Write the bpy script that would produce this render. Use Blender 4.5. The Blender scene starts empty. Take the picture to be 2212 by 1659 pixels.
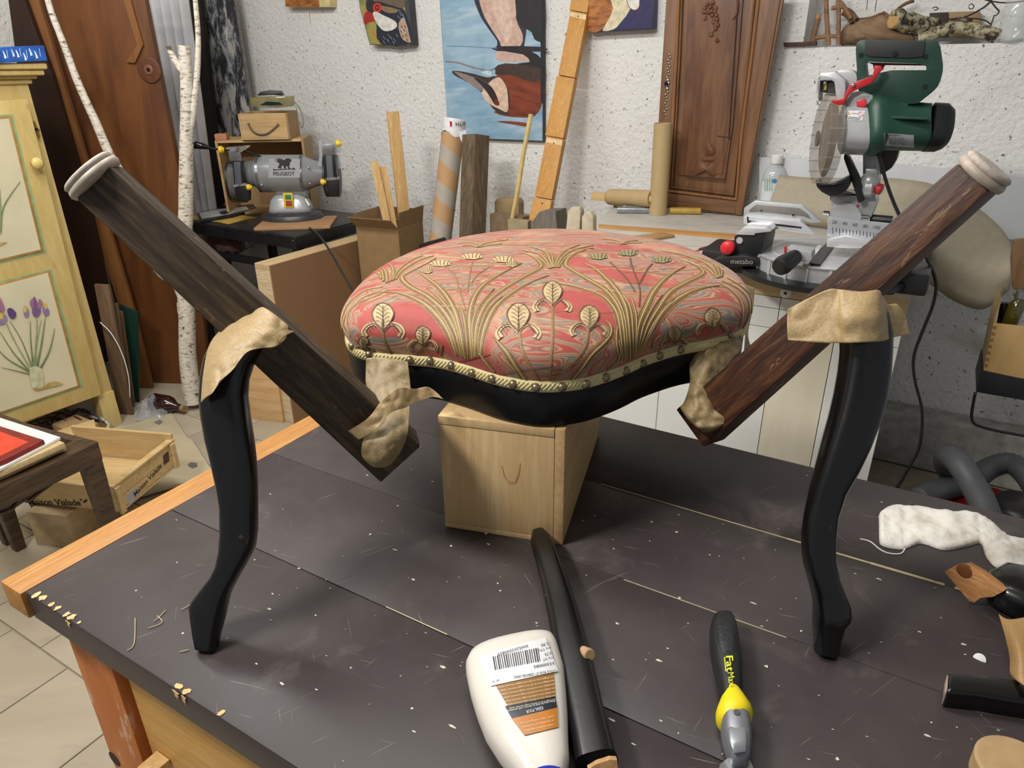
import bpy, bmesh, math, random
from math import sin, cos, pi, radians, sqrt, atan2
from mathutils import Vector as V, Matrix, Quaternion, noise
from mathutils.bvhtree import BVHTree
from mathutils.geometry import tessellate_polygon
random.seed(7)
S = bpy.context.scene
COL = S.collection

# ---------------------------------------------------------------- camera
F = 1500.0; CX, CY = 1106.0, 829.5
PIT, YAW, ROL, EYE = radians(24.4), radians(31.0), radians(0.7), 1.40
FW = V((-sin(YAW)*cos(PIT), cos(YAW)*cos(PIT), -sin(PIT)))
_r = V((cos(YAW), sin(YAW), 0)); _u = _r.cross(FW)
RT = cos(ROL)*_r - sin(ROL)*_u; UP = cos(ROL)*_u + sin(ROL)*_r
C0 = V((0, 0, EYE))
cd = bpy.data.cameras.new('camera'); cam = bpy.data.objects.new('camera', cd); COL.objects.link(cam)
cd.sensor_width = 36; cd.lens = F/2212*36; cd.clip_start = .02; cd.clip_end = 50
m = Matrix((RT, UP, -FW)).transposed().to_4x4(); m.translation = C0; cam.matrix_world = m
S.camera = cam

# ---------------------------------------------------------------- world, lamps, exposure
S.view_settings.view_transform = 'Standard'; S.view_settings.look = 'None'
S.view_settings.gamma = 1; S.view_settings.use_curve_mapping = False
S.view_settings.exposure = 0.0
w = bpy.data.worlds.new('world'); S.world = w; w.use_nodes = True
w.node_tree.nodes['Background'].inputs[0].default_value = (.93, .96, 1, 1)
w.node_tree.nodes['Background'].inputs[1].default_value = 0.30
def area(name, loc, sx, sy, watts, col, aim=None):
    l = bpy.data.lights.new(name, 'AREA'); l.shape = 'RECTANGLE'; l.size = sx; l.size_y = sy
    l.energy = watts; l.color = col
    o = bpy.data.objects.new(name, l); COL.objects.link(o); o.location = loc
    if aim is not None: o.rotation_euler = (V(aim)-V(loc)).to_track_quat('-Z', 'Y').to_euler()
    o['label'] = ('small bright' if sx < 1 else 'long tube')+' workshop ceiling lamp, above the picture frame'; o['category'] = 'lamp'
    return o
area('ceiling_lamp', (-1.15, -.35, 2.45), .5, .16, 37, (1, .965, .91), (-.9, .6, .9))
area('ceiling_lamp', (-1.5, .9, 2.57), 2.6, .3, 56, (1, .985, .96), (-1.5, 1.6, .3))

# ---------------------------------------------------------------- pixel helpers: where a sight line meets a real plane
def ray(p): return FW + RT*((p[0]-CX)/F) - UP*((p[1]-CY)/F)
def Z(p, z): d = ray(p); return C0 + d*((z-EYE)/d.z)
def Y(p, y): d = ray(p); return C0 + d*(y/d.y)
def X(p, x): d = ray(p); return C0 + d*(x/d.x)
def D(p, t): return C0 + ray(p)*t
def P(p, pl): d = ray(p); return C0 + d*((pl[0]-C0).dot(pl[1])/d.dot(pl[1]))
def yp(y): return (V((0, y, 0)), V((0, 1, 0)))
def xp(x): return (V((x, 0, 0)), V((1, 0, 0)))
def zp(z): return (V((0, 0, z)), V((0, 0, 1)))
def vplane(pt, deg):   # upright plane through pt whose horizontal direction is deg
    a = radians(deg); return (V(pt), V((-sin(a), cos(a), 0)))
def plane3(a, b, c): return (V(a), (V(b)-V(a)).cross(V(c)-V(a)).normalized())
def dep(p): return (p-C0).dot(FW)
def pxm(n, p): return n*dep(p)/F        # n pixels at point p, in metres

# ---------------------------------------------------------------- materials
def lin(h):
    if not isinstance(h, str): return tuple(h)+(1,)
    c = [int(h[i:i+2], 16)/255 for i in (0, 2, 4)]
    return tuple(x/12.92 if x <= .04045 else ((x+.055)/1.055)**2.4 for x in c)+(1,)
MATS = {}
def newmat(name):
    m = bpy.data.materials.new(name); m.use_nodes = True; n = m.node_tree.nodes; l = m.node_tree.links
    return m, n, l, n['Principled BSDF']
def _coord(n, l, dirn=None, stretch=1, scale=1):
    tc = n.new('ShaderNodeTexCoord'); mp = n.new('ShaderNodeMapping'); mp.vector_type = 'TEXTURE'
    if dirn is not None:
        mp.inputs['Rotation'].default_value = V(dirn).to_track_quat('X', 'Z').to_euler()
        mp.inputs['Scale'].default_value = (stretch/scale, 1/scale, 1/scale)
    else: mp.inputs['Scale'].default_value = (1/scale,)*3
    l.new(tc.outputs['Object'], mp.inputs[0]); return mp.outputs[0]
def _noise(n, l, co, sc=1, det=4, rough=.55, dist=0):
    t = n.new('ShaderNodeTexNoise'); t.inputs['Scale'].default_value = sc; t.inputs['Detail'].default_value = det
    t.inputs['Roughness'].default_value = rough; t.inputs['Distortion'].default_value = dist
    l.new(co, t.inputs['Vector']); return t.outputs['Fac']
def _ramp(n, l, fac, stops, const=False):
    r = n.new('ShaderNodeValToRGB'); e = r.color_ramp
    if const: e.interpolation = 'CONSTANT'
    while len(e.elements) < len(stops): e.elements.new(.5)
    for el, (p, c) in zip(e.elements, stops): el.position = p; el.color = lin(c)
    l.new(fac, r.inputs[0]); return r.outputs[0]
def _mix(n, l, fac, a, b, mode='MIX'):
    x = n.new('ShaderNodeMix'); x.data_type = 'RGBA'; x.blend_type = mode
    for s, v in ((x.inputs[0], fac), (x.inputs[6], a), (x.inputs[7], b)):
        if hasattr(v, 'links') or hasattr(v, 'is_linked'): l.new(v, s)
        elif isinstance(v, (int, float)): s.default_value = v
        else: s.default_value = lin(v)
    return x.outputs[2]
def _bump(n, l, h, st, dist, bs):
    b = n.new('ShaderNodeBump'); b.inputs['Strength'].default_value = st; b.inputs['Distance'].default_value = dist
    l.new(h, b.inputs['Height']); l.new(b.outputs[0], bs.inputs['Normal'])
def plain(name, c, rough=.5, metal=0, var=.12, scale=30, bump=0, spec=.5, coat=0, tr=0, alpha=1, c2=None, emis=None):
    if name in MATS: return MATS[name]
    m, n, l, b = newmat(name); co = _coord(n, l, None, 1, scale)
    f = _noise(n, l, co, 1, 5)
    r = lin(c)
    lo = lin(c2) if c2 else tuple(x*(1-var) for x in r[:3])+(1,)
    hi = r if c2 else tuple(min(1, x*(1+var)) for x in r[:3])+(1,)
    l.new(_ramp(n, l, f, [(.35, lo[:3]), (.65, hi[:3])]), b.inputs['Base Color'])
    b.inputs['Roughness'].default_value = rough; b.inputs['Metallic'].default_value = metal
    b.inputs['Specular IOR Level'].default_value = spec; b.inputs['Coat Weight'].default_value = coat
    b.inputs['Transmission Weight'].default_value = tr; b.inputs['Alpha'].default_value = alpha
    if bump: _bump(n, l, f, bump, .002, b)
    MATS[name] = m; return m
def wood(name, c1, c2, dirn=(1, 0, 0), scale=60, stretch=14, rough=.55, c3=None, bump=.15, wear=None, wearlo=.62, spec=.4, coat=0, fine=3):
    if name in MATS: return MATS[name]
    scale *= fine
    m, n, l, b = newmat(name)
    co = _coord(n, l, dirn, stretch, scale)
    f = _noise(n, l, co, 1, 6, .62, .6)
    st = [(.39, c1), (.60, c2)] if c3 is None else [(.38, c1), (.5, c2), (.62, c3)]
    col = _ramp(n, l, f, st)
    f2 = _noise(n, l, _coord(n, l, dirn, stretch*1.2, scale*.25), 1, 3, .5, 1.2)
    col = _mix(n, l, .45, col, _ramp(n, l, f2, [(.35, c1), (.65, c2)]))
    if wear:
        f3 = _noise(n, l, _coord(n, l, dirn, 3, scale*.6), 1, 8, .7, .5)
        col = _mix(n, l, _ramp(n, l, f3, [(wearlo, (0, 0, 0)), (wearlo+.05, (1, 1, 1))]), col, wear)
    l.new(col, b.inputs['Base Color'])
    b.inputs['Roughness'].default_value = rough; b.inputs['Specular IOR Level'].default_value = spec
    b.inputs['Coat Weight'].default_value = coat; b.inputs['Coat Roughness'].default_value = .1
    if bump: _bump(n, l, f, bump, .002, b)
    MATS[name] = m; return m

# ---------------------------------------------------------------- objects
W = {}
def link(o, mw=None, parent=None):
    COL.objects.link(o); mw = mw or Matrix()
    W[o.name] = mw
    if parent is not None:
        o.parent = parent; o.matrix_basis = W[parent.name].inverted() @ mw
    else: o.matrix_basis = mw
    return o
def tag(o, label, cat, group=None):
    o['label'] = label; o['category'] = cat
    if group: o['group'] = group
    return o
def thing(name, label, cat, loc=(0, 0, 0), group=None):
    o = bpy.data.objects.new(name, None); o.empty_display_size = .05
    link(o, Matrix.Translation(V(loc))); return tag(o, label, cat, group)
class G:
    def __init__(s): s.v = []; s.f = []; s.m = []
    def add(s, vs, fs, mi=0):
        k = len(s.v); s.v += [V(a) for a in vs]; s.f += [[i+k for i in f] for f in fs]; s.m += [mi]*len(fs); return s
    def box(s, c, d, ax=None, mi=0):     # centre, full sizes, optional (x,y,z) axes
        ax = ax or (V((1, 0, 0)), V((0, 1, 0)), V((0, 0, 1))); c = V(c)
        vs = [c + ax[0]*(d[0]/2*i) + ax[1]*(d[1]/2*j) + ax[2]*(d[2]/2*k) for i in (-1, 1) for j in (-1, 1) for k in (-1, 1)]
        return s.add(vs, [(0, 1, 3, 2), (4, 6, 7, 5), (0, 4, 5, 1), (2, 3, 7, 6), (0, 2, 6, 4), (1, 5, 7, 3)], mi)
    def prism(s, pts, off, mi=0):        # polygon + extrusion vector
        pts = [V(p) for p in pts]; off = V(off); n = len(pts)
        tri = tessellate_polygon([pts]) if n > 4 else [tuple(range(n))]
        nn = V((0, 0, 0))
        for i in range(n): nn += (pts[i]-pts[0]).cross(pts[(i+1) % n]-pts[0])
        vs = pts+[p+off for p in pts]; fs = []
        for t in tri:
            t = list(t)
            if len(t) == 3:
                tn = (pts[t[1]]-pts[t[0]]).cross(pts[t[2]]-pts[t[0]])
                if tn.dot(nn) < 0: t.reverse()
            a, bck = t, [i+n for i in reversed(t)]
            if nn.dot(off) > 0: a, bck = list(reversed(a)), list(reversed(bck))
            fs += [a, bck]
        for i in range(n):
            j = (i+1) % n
            fs.append((i, j, j+n, i+n) if nn.dot(off) > 0 else (j, i, i+n, j+n))
        return s.add(vs, fs, mi)
    def rings(s, R, close=True, cap=True, mi=0):   # list of equal-length rings
        n = len(R[0]); vs = [p for r in R for p in r]; fs = []
        for a in range(len(R)-1):
            for i in range(n if close else n-1):
                j = (i+1) % n; fs.append((a*n+i, a*n+j, (a+1)*n+j, (a+1)*n+i))
        if cap and close: fs += [tuple(reversed(range(n))), tuple((len(R)-1)*n+i for i in range(n))]
        return s.add(vs, fs, mi)
    def tube(s, pts, rad, n=10, cap=True, mi=0, flat=1, upv=None):
        pts = [V(p) for p in pts]
        if not hasattr(rad, '__len__'): rad = [rad]*len(pts)
        R = []; u = None
        for i, p in enumerate(pts):
            t = (pts[min(i+1, len(pts)-1)]-pts[max(i-1, 0)])
            t = t.normalized() if t.length > 1e-9 else V((0, 0, 1))
            if upv is not None: u = V(upv); u = (u-t*u.dot(t)).normalized()
            elif u is None: u = t.orthogonal().normalized()
            else: u = (u-t*u.dot(t)).normalized()
            q = t.cross(u)
            R.append([p+(u*cos(2*pi*k/n)*flat+q*sin(2*pi*k/n))*rad[i] for k in range(n)])
        return s.rings(R, True, cap, mi)
    def lathe(s, a, b, prof, n=24, mi=0, cap=True):   # prof: (t along a->b, radius in m)
        a, b = V(a), V(b); return s.tube2(a, b, prof, n, mi, cap)
    def tube2(s, a, b, prof, n, mi, cap):
        t = (b-a).normalized(); u = t.orthogonal().normalized(); q = t.cross(u)
        return s.rings([[a.lerp(b, k)+(u*cos(2*pi*i/n)+q*sin(2*pi*i/n))*max(r, 1e-4) for i in range(n)] for k, r in prof], True, cap, mi)
    def ball(s, c, r, n=8, mi=0, sq=(1, 1, 1)):
        c = V(c); R = []
        for i in range(n+1):
            a = pi*i/n
            R.append([c+V((sin(a)*cos(2*pi*j/(n*2))*sq[0], sin(a)*sin(2*pi*j/(n*2))*sq[1], cos(a)*sq[2]))*r for j in range(n*2)])
        return s.rings(R, True, False, mi)
    def ribbon(s, pts, w, nrm, mi=0, th=0):
        pts = [V(p) for p in pts]; L = []; k = len(pts)
        for i, p in enumerate(pts):
            t = (pts[min(i+1, k-1)]-pts[max(i-1, 0)]).normalized()
            nn = nrm[i] if isinstance(nrm, list) else V(nrm)
            q = t.cross(nn).normalized(); ww = w[i] if hasattr(w, '__len__') else w
            L.append([p-q*ww/2, p+nn*th, p+q*ww/2])
        return s.rings(L, False, False, mi)
    def build(s, name, mats, parent=None, smooth=False, bevel=0, seg=2, kind=None, mw=None, subd=0, ang=.6, solid=0):
        me = bpy.data.meshes.new(name)
        vs = s.v
        if mw is not None: inv = mw.inverted(); vs = [inv @ v for v in vs]
        me.from_pydata([tuple(v) for v in vs], [], s.f)
        for i, p in enumerate(me.polygons): p.material_index = s.m[i]
        if not isinstance(mats, (list, tuple)): mats = [mats]
        for m_ in mats: me.materials.append(m_)
        bm = bmesh.new(); bm.from_mesh(me)
        bmesh.ops.remove_doubles(bm, verts=bm.verts, dist=1e-6)
        if bevel:
            es = [e for e in bm.edges if len(e.link_faces) == 2 and e.calc_face_angle(0) > .5]
            bmesh.ops.bevel(bm, geom=es, offset=bevel, segments=seg, affect='EDGES', profile=.6, clamp_overlap=True)
        if smooth == 'all':
            for f in bm.faces: f.smooth = True
        elif smooth or bevel:
            for f in bm.faces: f.smooth = True
            for e in bm.edges:
                if len(e.link_faces) == 2 and e.calc_face_angle(0) > ang: e.smooth = False
        bm.to_mesh(me); bm.free()
        o = bpy.data.objects.new(name, me); link(o, mw, parent)
        if kind: o['kind'] = kind
        if subd: md = o.modifiers.new('s', 'SUBSURF'); md.levels = md.render_levels = subd
        if solid: md = o.modifiers.new('t', 'SOLIDIFY'); md.thickness = solid; md.offset = 0
        return o
def spline(pts, n=6, closed=False):
    pts = [V(tuple(p)+(0,)*(3-len(p))) for p in pts]; k = len(pts); out = []
    for i in range(k if closed else k-1):
        g = (lambda j: pts[j % k]) if closed else (lambda j: pts[max(0, min(k-1, j))])
        a, b, c, d = g(i-1), g(i), g(i+1), g(i+2)
        for j in range(n):
            t = j/n
            out.append(.5*((2*b)+(c-a)*t+(2*a-5*b+4*c-d)*t*t+(3*b-a-3*c+d)*t**3))
    if not closed: out.append(pts[-1])
    return out
def away(pl, pt=None):
    n = pl[1]; p = pl[0] if pt is None else pt
    return n if (p-C0).dot(n) > 0 else -n
def slab(name, px, pl, th, mat, parent=None, bevel=0, smooth=False, curve=0, **k):
    q = spline(px, curve, True) if curve else px
    pts = [P(p, pl) for p in q]
    return G().prism(pts, away(pl, pts[0])*th).build(name, mat, parent, smooth, bevel, **k)
def loft(secs, ratio=1.0, power=2.6, n=16, g=None, mi=0, cap=True):
    # secs: (xl,yl,xr,yr,depth[,ratio]) - cross-section whose width runs between the two points
    R = []; g = g or G()
    mids = [D(((s[0]+s[2])/2, (s[1]+s[3])/2), s[4]) for s in secs]
    for i, s in enumerate(secs):
        a, b = D(s[:2], s[4]), D(s[2:4], s[4]); u = (b-a)/2; hw = u.length; u.normalize()
        t = (mids[min(i+1, len(mids)-1)]-mids[max(i-1, 0)]).normalized()
        q = u.cross(t); q.normalize(); rr = s[5] if len(s) > 5 else ratio
        ring = []
        for k in range(n):
            th = 2*pi*k/n+pi/n; cx, sy = cos(th), sin(th)
            ex = abs(cx)**(2/power)*(1 if cx > 0 else -1); ey = abs(sy)**(2/power)*(1 if sy > 0 else -1)
            ring.append(mids[i]+u*ex*hw+q*ey*hw*rr)
        R.append(ring)
    return g.rings(R, True, cap, mi)
def text(name, s, a, b, pl, mat, parent, up=None, th=.0003, off=.0006, squash=1.0, bold=False):
    # baseline from pixel a to pixel b on plane pl
    cu = bpy.data.curves.new(name, 'FONT'); cu.body = s; cu.extrude = 0; cu.resolution_u = 3
    if bold: cu.offset = .012
    to = bpy.data.objects.new(name, cu); COL.objects.link(to)
    me = bpy.data.meshes.new_from_object(to.evaluated_get(bpy.context.evaluated_depsgraph_get()))
    bpy.data.objects.remove(to)
    xs = [v.co.x for v in me.vertices]; x0, x1 = min(xs), max(xs)
    A, B = P(a, pl), P(b, pl); nn = -away(pl, A)
    xv = (B-A)/(x1-x0); yv = nn.cross(xv)
    if up is not None:
        U = P(up, pl)-A; yv = U/.7
    yv = yv*squash
    g = G(); vs = [A+xv*(v.co.x-x0)+yv*v.co.y+nn*off for v in me.vertices]
    g.add(vs, [list(p.vertices) for p in me.polygons]); bpy.data.meshes.remove(me)
    return g.build(name, mat, parent)
def paint(name, polys, pl, parent, lift=.0004, mats=None, step=.00012):
    g = G(); ms = []; base = -away(pl, P(polys[0][1][0], pl))
    for i, e in enumerate(polys):
        c, px = e[0], e[1]; cv = e[2] if len(e) > 2 else 0
        mm = c if not isinstance(c, str) else plain('paint_'+c, c, .6, var=.18, scale=45)
        if mm not in ms: ms.append(mm)
        q = spline(px, cv, True) if cv else px
        pts = [P(p, pl)+base*(lift+step*i) for p in q]
        tri = tessellate_polygon([pts])
        fs = []
        for t in tri:
            n_ = (pts[t[1]]-pts[t[0]]).cross(pts[t[2]]-pts[t[0]])
            fs.append(tuple(t) if n_.dot(base) > 0 else tuple(reversed(t)))
        g.add(pts, fs, ms.index(mm))
    return g.build(name, ms, parent)
def stroke(px, w):          # pixel polyline -> closed pixel polygon of given width(s)
    q = spline(px, 5); L = []; R = []; k = len(q)
    for i, p in enumerate(q):
        t = (q[min(i+1, k-1)]-q[max(i-1, 0)]); t = V((t.x, t.y, 0)).normalized(); n_ = V((-t.y, t.x, 0))
        f = i/(k-1); ww = w if not hasattr(w, '__len__') else w[0]*(1-f)+w[1]*f
        L.append(p+n_*ww/2); R.append(p-n_*ww/2)
    return L+R[::-1]
# ================================================================ shared materials
BLACK = plain('ebonised_wood', '101114', .28, var=.3, scale=20, coat=.25, spec=.5)
BLKWEAR = wood('worn_black_lacquer', '050506', '08090b', (0, 0, 1), 25, 8, .30, wear='4a4036', wearlo=.68, bump=.06, spec=.4, coat=.35)
PINE = wood('pale_pine', 'd9b981', 'c19a60', (0, 0, 1), 45, 14, .6)
PINEX = wood('pale_pine_lengthwise', 'd9bb86', 'c39d64', (1, 0, 0), 45, 14, .6)
RAW = wood('raw_poplar', 'd6b98a', 'bf9c6a', (0, 0, 1), 38, 16, .6, c3='c9a878')
KRAFT = plain('kraft_card', 'a88a62', .8, var=.08, scale=60)
STEEL = plain('brushed_steel', 'a8a9aa', .3, 1, var=.08, scale=80)
CHROME = plain('chrome', 'd8d8da', .12, 1, var=.03)
BLKPL = plain('black_plastic', '141416', .4, var=.15)
BLKMET = plain('black_powder_coat', '17171a', .45, var=.25, scale=60)
YELL = plain('yellow_plastic', 'e8c61c', .4, var=.05)
WHITEP = plain('white_paint', 'e6e6e2', .45, var=.03)
RED = plain('red_plastic', 'b3202a', .35, var=.08)
CARD = plain('brown_card', 'a0835c', .85, var=.06, scale=40)
CREAM = plain('cream_paint', 'd8cfa6', .6, var=.06)
INK = plain('black_ink', '1c1b1c', .6, var=.02)
WHITE = plain('white_paper', 'e9e9e7', .6, var=.03)
GREYL = plain('light_grey_print', '8b8c8e', .6, var=.03)

def beam(a, b, wa, wb, ha, hb, roll=0, g=None, mi=0, ref=None):
    # tapered rectangular bar; w lies across the sight line, h along it, turned by roll
    a, b = V(a), V(b); t = (b-a).normalized(); g = g or G(); R = []
    view = V(ref) if ref is not None else ((a+b)/2-C0).normalized()
    u = t.cross(view).normalized(); q = u.cross(t).normalized()
    u, q = u*cos(roll)+q*sin(roll), -u*sin(roll)+q*cos(roll)
    for p, w_, h_ in ((a, wa, ha), (b, wb, hb)):
        R.append([p+u*w_/2*i+q*h_/2*j for i, j in ((1, 1), (-1, 1), (-1, -1), (1, -1))])
    return g.rings(R, True, True, mi)
def sheet(name, rows, mat, parent=None, amp=.0015, fr=60, sub=9, th=.0004, crease=0):
    # crumpled thin sheet through rows of (px,py,depth)
    R = [[D(p[:2], p[2]) for p in r] for r in rows]
    R = [spline(r, sub) for r in R]; cols = list(zip(*R)); cols = [spline(c, sub) for c in cols]
    R = list(zip(*cols)); g = G(); vs = []; fs = []; w_ = len(R[0])
    for i, r in enumerate(R):
        for j, p in enumerate(r):
            a = noise.noise(p*fr)*amp + noise.noise(p*fr*2.7+V((5, 1, 3)))*amp*.5
            if crease: a += (abs(noise.noise(p*fr*.7+V((9, 2, 4))))-.2)*crease
            vs.append(p+(C0-p).normalized()*a)
    for i in range(len(R)-1):
        for j in range(w_-1): fs.append((i*w_+j, i*w_+j+1, (i+1)*w_+j+1, (i+1)*w_+j))
    g.add(vs, fs); return g.build(name, mat, parent, 'all', solid=th)

# ================================================================ the room
def wallmat():
    m, n, l, b = newmat('roughcast_plaster'); co = _coord(n, l)
    f = _noise(n, l, co, 55, 5, .62); big = _noise(n, l, co, 2.2, 4, .6)
    base = _ramp(n, l, big, [(.3, 'e2e1dd'), (.7, 'ecebe8')])
    pit = _noise(n, l, co, 90, 2, .5)
    c = _mix(n, l, _ramp(n, l, pit, [(.68, (0, 0, 0)), (.715, (1, 1, 1))]), base, '7d7871')
    pale = _noise(n, l, co, 75, 3, .5)
    c = _mix(n, l, _ramp(n, l, pale, [(.60, (0, 0, 0)), (.68, (.5, .5, .5))]), c, 'f6f5f2')
    pk = _noise(n, l, co, 3.1, 3, .5, 1)
    c = _mix(n, l, _ramp(n, l, pk, [(.60, (0, 0, 0)), (.78, (.35, .35, .35))]), c, 'cdbfb8')
    l.new(c, b.inputs['Base Color']); b.inputs['Roughness'].default_value = .9
    _bump(n, l, f, .75, .012, b); return m
WALLM = wallmat()
g = G()
yb = 2.85
n0 = Y((1735, 95), yb).x; nz = 1.457
g.box(((-3.6+n0)/2, yb+.15, 1.3), (n0+3.6, .3, 2.6)); g.box(((n0+1.6)/2, yb+.15, nz/2), (1.6-n0, .3, nz))
g.box(((n0+1.6)/2, yb+.2, (nz+2.6)/2), (1.6-n0, .1, 2.6-nz))
wb = g.build('wall_back', WALLM); wb['kind'] = 'structure'
g = G().box((-3.65, .6, 1.3), (.1, 5, 2.6)); o = g.build('wall_left', WALLM); o['kind'] = 'structure'
g = G().box((-1.0, .6, 2.65), (5.4, 5.2, .1)); o = g.build('ceiling', plain('ceiling_paint', 'cfcdc8', .9)); o['kind'] = 'structure'
LEDGE = plain('rough_concrete', 'a3a19b', .95, var=.2, scale=25, bump=.8)
g = G(); q0 = Y((1959, 893), 2.75)
g.box((.6, 2.79, q0.z/2), (1.9, .12, q0.z)); o = g.build('trim_1', LEDGE, bevel=.01); o['kind'] = 'structure'
GROUT = plain('tile_grout', '8f8573', .9)
fl = G().box((-1.2, 1.0, -.03), (5.0, 5.2, .05)).build('floor', GROUT); fl['kind'] = 'structure'
def tilemat():
    m, n, l, b = newmat('sand_stone_tile'); co = _coord(n, l, (.8, .6, 0), 5, 5)
    f = _noise(n, l, co, 1, 6, .6, .4)
    oi = n.new('ShaderNodeObjectInfo')
    c = _ramp(n, l, f, [(.3, 'a69a84'), (.55, 'b5a994'), (.75, '988c78')])
    mr = n.new('ShaderNodeMapRange'); l.new(oi.outputs['Random'], mr.inputs[0]); mr.inputs[3].default_value = .85; mr.inputs[4].default_value = 1.0
    hs = n.new('ShaderNodeHueSaturation'); l.new(mr.outputs[0], hs.inputs['Value']); l.new(c, hs.inputs['Color'])
    l.new(hs.outputs[0], b.inputs['Base Color']); b.inputs['Roughness'].default_value = .42
    _bump(n, l, f, .08, .002, b); return m
TILE = tilemat(); tm = None; ts = .2725
for r in range(-1, 9):
    y0 = .552+ts*(r-1); xo = -1.82 if r % 2 == 1 else -1.685
    for c in range(-7, 4):
        x0 = xo+ts*c
        if x0 < -3.6: continue
        if tm is None:
            tm = G().box((x0+ts/2, y0+ts/2, -.004), (ts-.004, ts-.004, .008)).build('tile', TILE, fl, bevel=.0012, seg=1, mw=Matrix.Translation((x0+ts/2, y0+ts/2, 0)))
            continue
        t = tm.copy(); t.name = 'tile'; COL.objects.link(t); t.parent = fl
        t.matrix_basis = Matrix.Translation((x0+ts/2, y0+ts/2, 0))

# ================================================================ workbench
T = .85
def benchmat():
    m, n, l, b = newmat('scuffed_dark_paint'); co = _coord(n, l)
    f = _noise(n, l, co, 6, 6, .65)
    c = _ramp(n, l, f, [(.3, '352e2f'), (.7, '443d3c')])
    def mask(cc, sc, lo, hi, det=5, dist=0):
        return _ramp(n, l, _noise(n, l, cc, sc, det, .6, dist), [(lo, (0, 0, 0)), (hi, (1, 1, 1))])
    c = _mix(n, l, mask(co, 9, .60, .80, 8, .6), c, '5f5755')
    for dr, s_, lo in (((1, .25, 0), 520, .70), ((.5, 1, 0), 430, .71), ((1, -.8, 0), 560, .71), ((.1, 1, 0), 620, .72), ((1, .05, 0), 300, .73)):
        c = _mix(n, l, mask(_coord(n, l, dr, 45, s_), 1, lo+.005, lo+.055, 2), c, '7a706b')
    v = n.new('ShaderNodeTexVoronoi'); v.inputs['Scale'].default_value = 55; l.new(co, v.inputs['Vector'])
    sp = _ramp(n, l, v.outputs['Distance'], [(.05, (1, 1, 1)), (.09, (0, 0, 0))])
    sel = _ramp(n, l, _noise(n, l, co, 21, 2), [(.60, (0, 0, 0)), (.63, (1, 1, 1))])
    mm = n.new('ShaderNodeMath'); mm.operation = 'MULTIPLY'; l.new(sp, mm.inputs[0]); l.new(sel, mm.inputs[1])
    c = _mix(n, l, mm.outputs[0], c, 'cfc7b8')
    l.new(c, b.inputs['Base Color']); b.inputs['Roughness'].default_value = .42
    b.inputs['Specular IOR Level'].default_value = .4
    rr = _ramp(n, l, f, [(.3, (.38,)*3), (.7, (.52,)*3)]); l.new(rr, b.inputs['Roughness'])
    _bump(n, l, f, .1, .002, b); return m
BENCH = benchmat()
wbn = thing('workbench', 'large wooden workbench with a scuffed dark brown painted plank top', 'workbench', (-.4, .6, 0))
XL, XR = -.821, .78
ys = [.255, .447, .625, .800, 1.0]
for i in range(4):
    G().box(((XL+XR)/2, (ys[i]+ys[i+1])/2, T-.0195), (XR-XL, ys[i+1]-ys[i]-.0006, .039)).build('plank', BENCH, wbn, bevel=.0022 if i == 0 else .0006)
CH = plain('chipped_wood', 'd8b078', .8, var=.2, scale=200)
rg = random.Random(3)
def flake(g, c, r, sx=1):
    n_ = rg.randint(7, 11); a0 = rg.random()*6
    pts = [V((c.x+cos(a0+2*pi*i/n_)*r*rg.uniform(.35, 1)*sx, c.y+sin(a0+2*pi*i/n_)*r*rg.uniform(.35, 1), c.z)) for i in range(n_)]
    g.prism(pts, (0, 0, .0006))
g = G()   # filler squeezed into the seam between two planks
for a, b, w_ in (((1300, 1043), (1700, 1166), .0012), ((1700, 1166), (1880, 1221), .0022), ((1880, 1221), (2040, 1270), .0036), ((2062, 1282), (2090, 1290), .003)):
    A, B = Z(a, T+.0004), Z(b, T+.0004); A.y = B.y = .8
    g.box((A+B)/2, ((B-A).length, w_, .0008))
for a, b, w_ in (((840, 1305), (960, 1377), .0009), ((1345, 1256), (1700, 1372), .0007)):
    A, B = Z(a, T+.0003), Z(b, T+.0003); g.box((A+B)/2, ((B-A).length, w_, .0006))
g.build('seam_filler', plain('seam_filler', 'cdbd9a', .8), wbn, kind='stuff')
g = G()
for p, r in (((70, 1290), .007), ((78, 1300), .006), ((100, 1313), .005), ((112, 1322), .005), ((130, 1336), .005), ((147, 1338), .006), ((160, 1352), .003), ((372, 1495), .006), ((385, 1508), .005), ((468, 1550), .005)):
    c = Z(p, T+.0002); c.y = max(c.y, .259); flake(g, c, r)
    if r > .004 and rg.random() < .7:
        k_ = rg.uniform(.5, 1.3); q = [V((c.x+dx*r*rg.uniform(.5, 1.2), .2544, T-.002-dz*r*k_)) for dx, dz in ((-.8, 0), (-.1, -.1), (.9, .1), (.45, .7), (.6, 1.1), (.2, 1.3), (.1, 2.2), (-.2, 1.2), (-.5, 1.6), (-.4, .6))]
        g.prism(q, (0, -.0005, 0))
g.build('chipped_edge', CH, wbn, kind='stuff')
OR = wood('orange_pine', 'b58347', 'a06d35', (0, 1, 0), 70, 16, .5, c3='c4965c')
rx0, rx1 = Z((12, 1248), T).x, XL-.001
G().box(((rx0+rx1)/2, .63, T-.019), (rx1-rx0, .76, .038)).build('side_rail', OR, wbn, bevel=.003)
ORZ = wood('orange_stained_leg', 'b9672f', 'c67c42', (0, 0, 1), 20, 4, .5, wear='cda88a', wearlo=.57, spec=.4, fine=2)
lx0 = Y((150, 1391), .29).x; lx1 = Y((250, 1475), .29).x
def benchleg(x0, x1, y0):
    g = G().box(((x0+x1)/2, y0+.0145, .405), (x1-x0, .029, .81)); o = g.build('leg', ORZ, wbn, bevel=.004)
    return o
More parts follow.
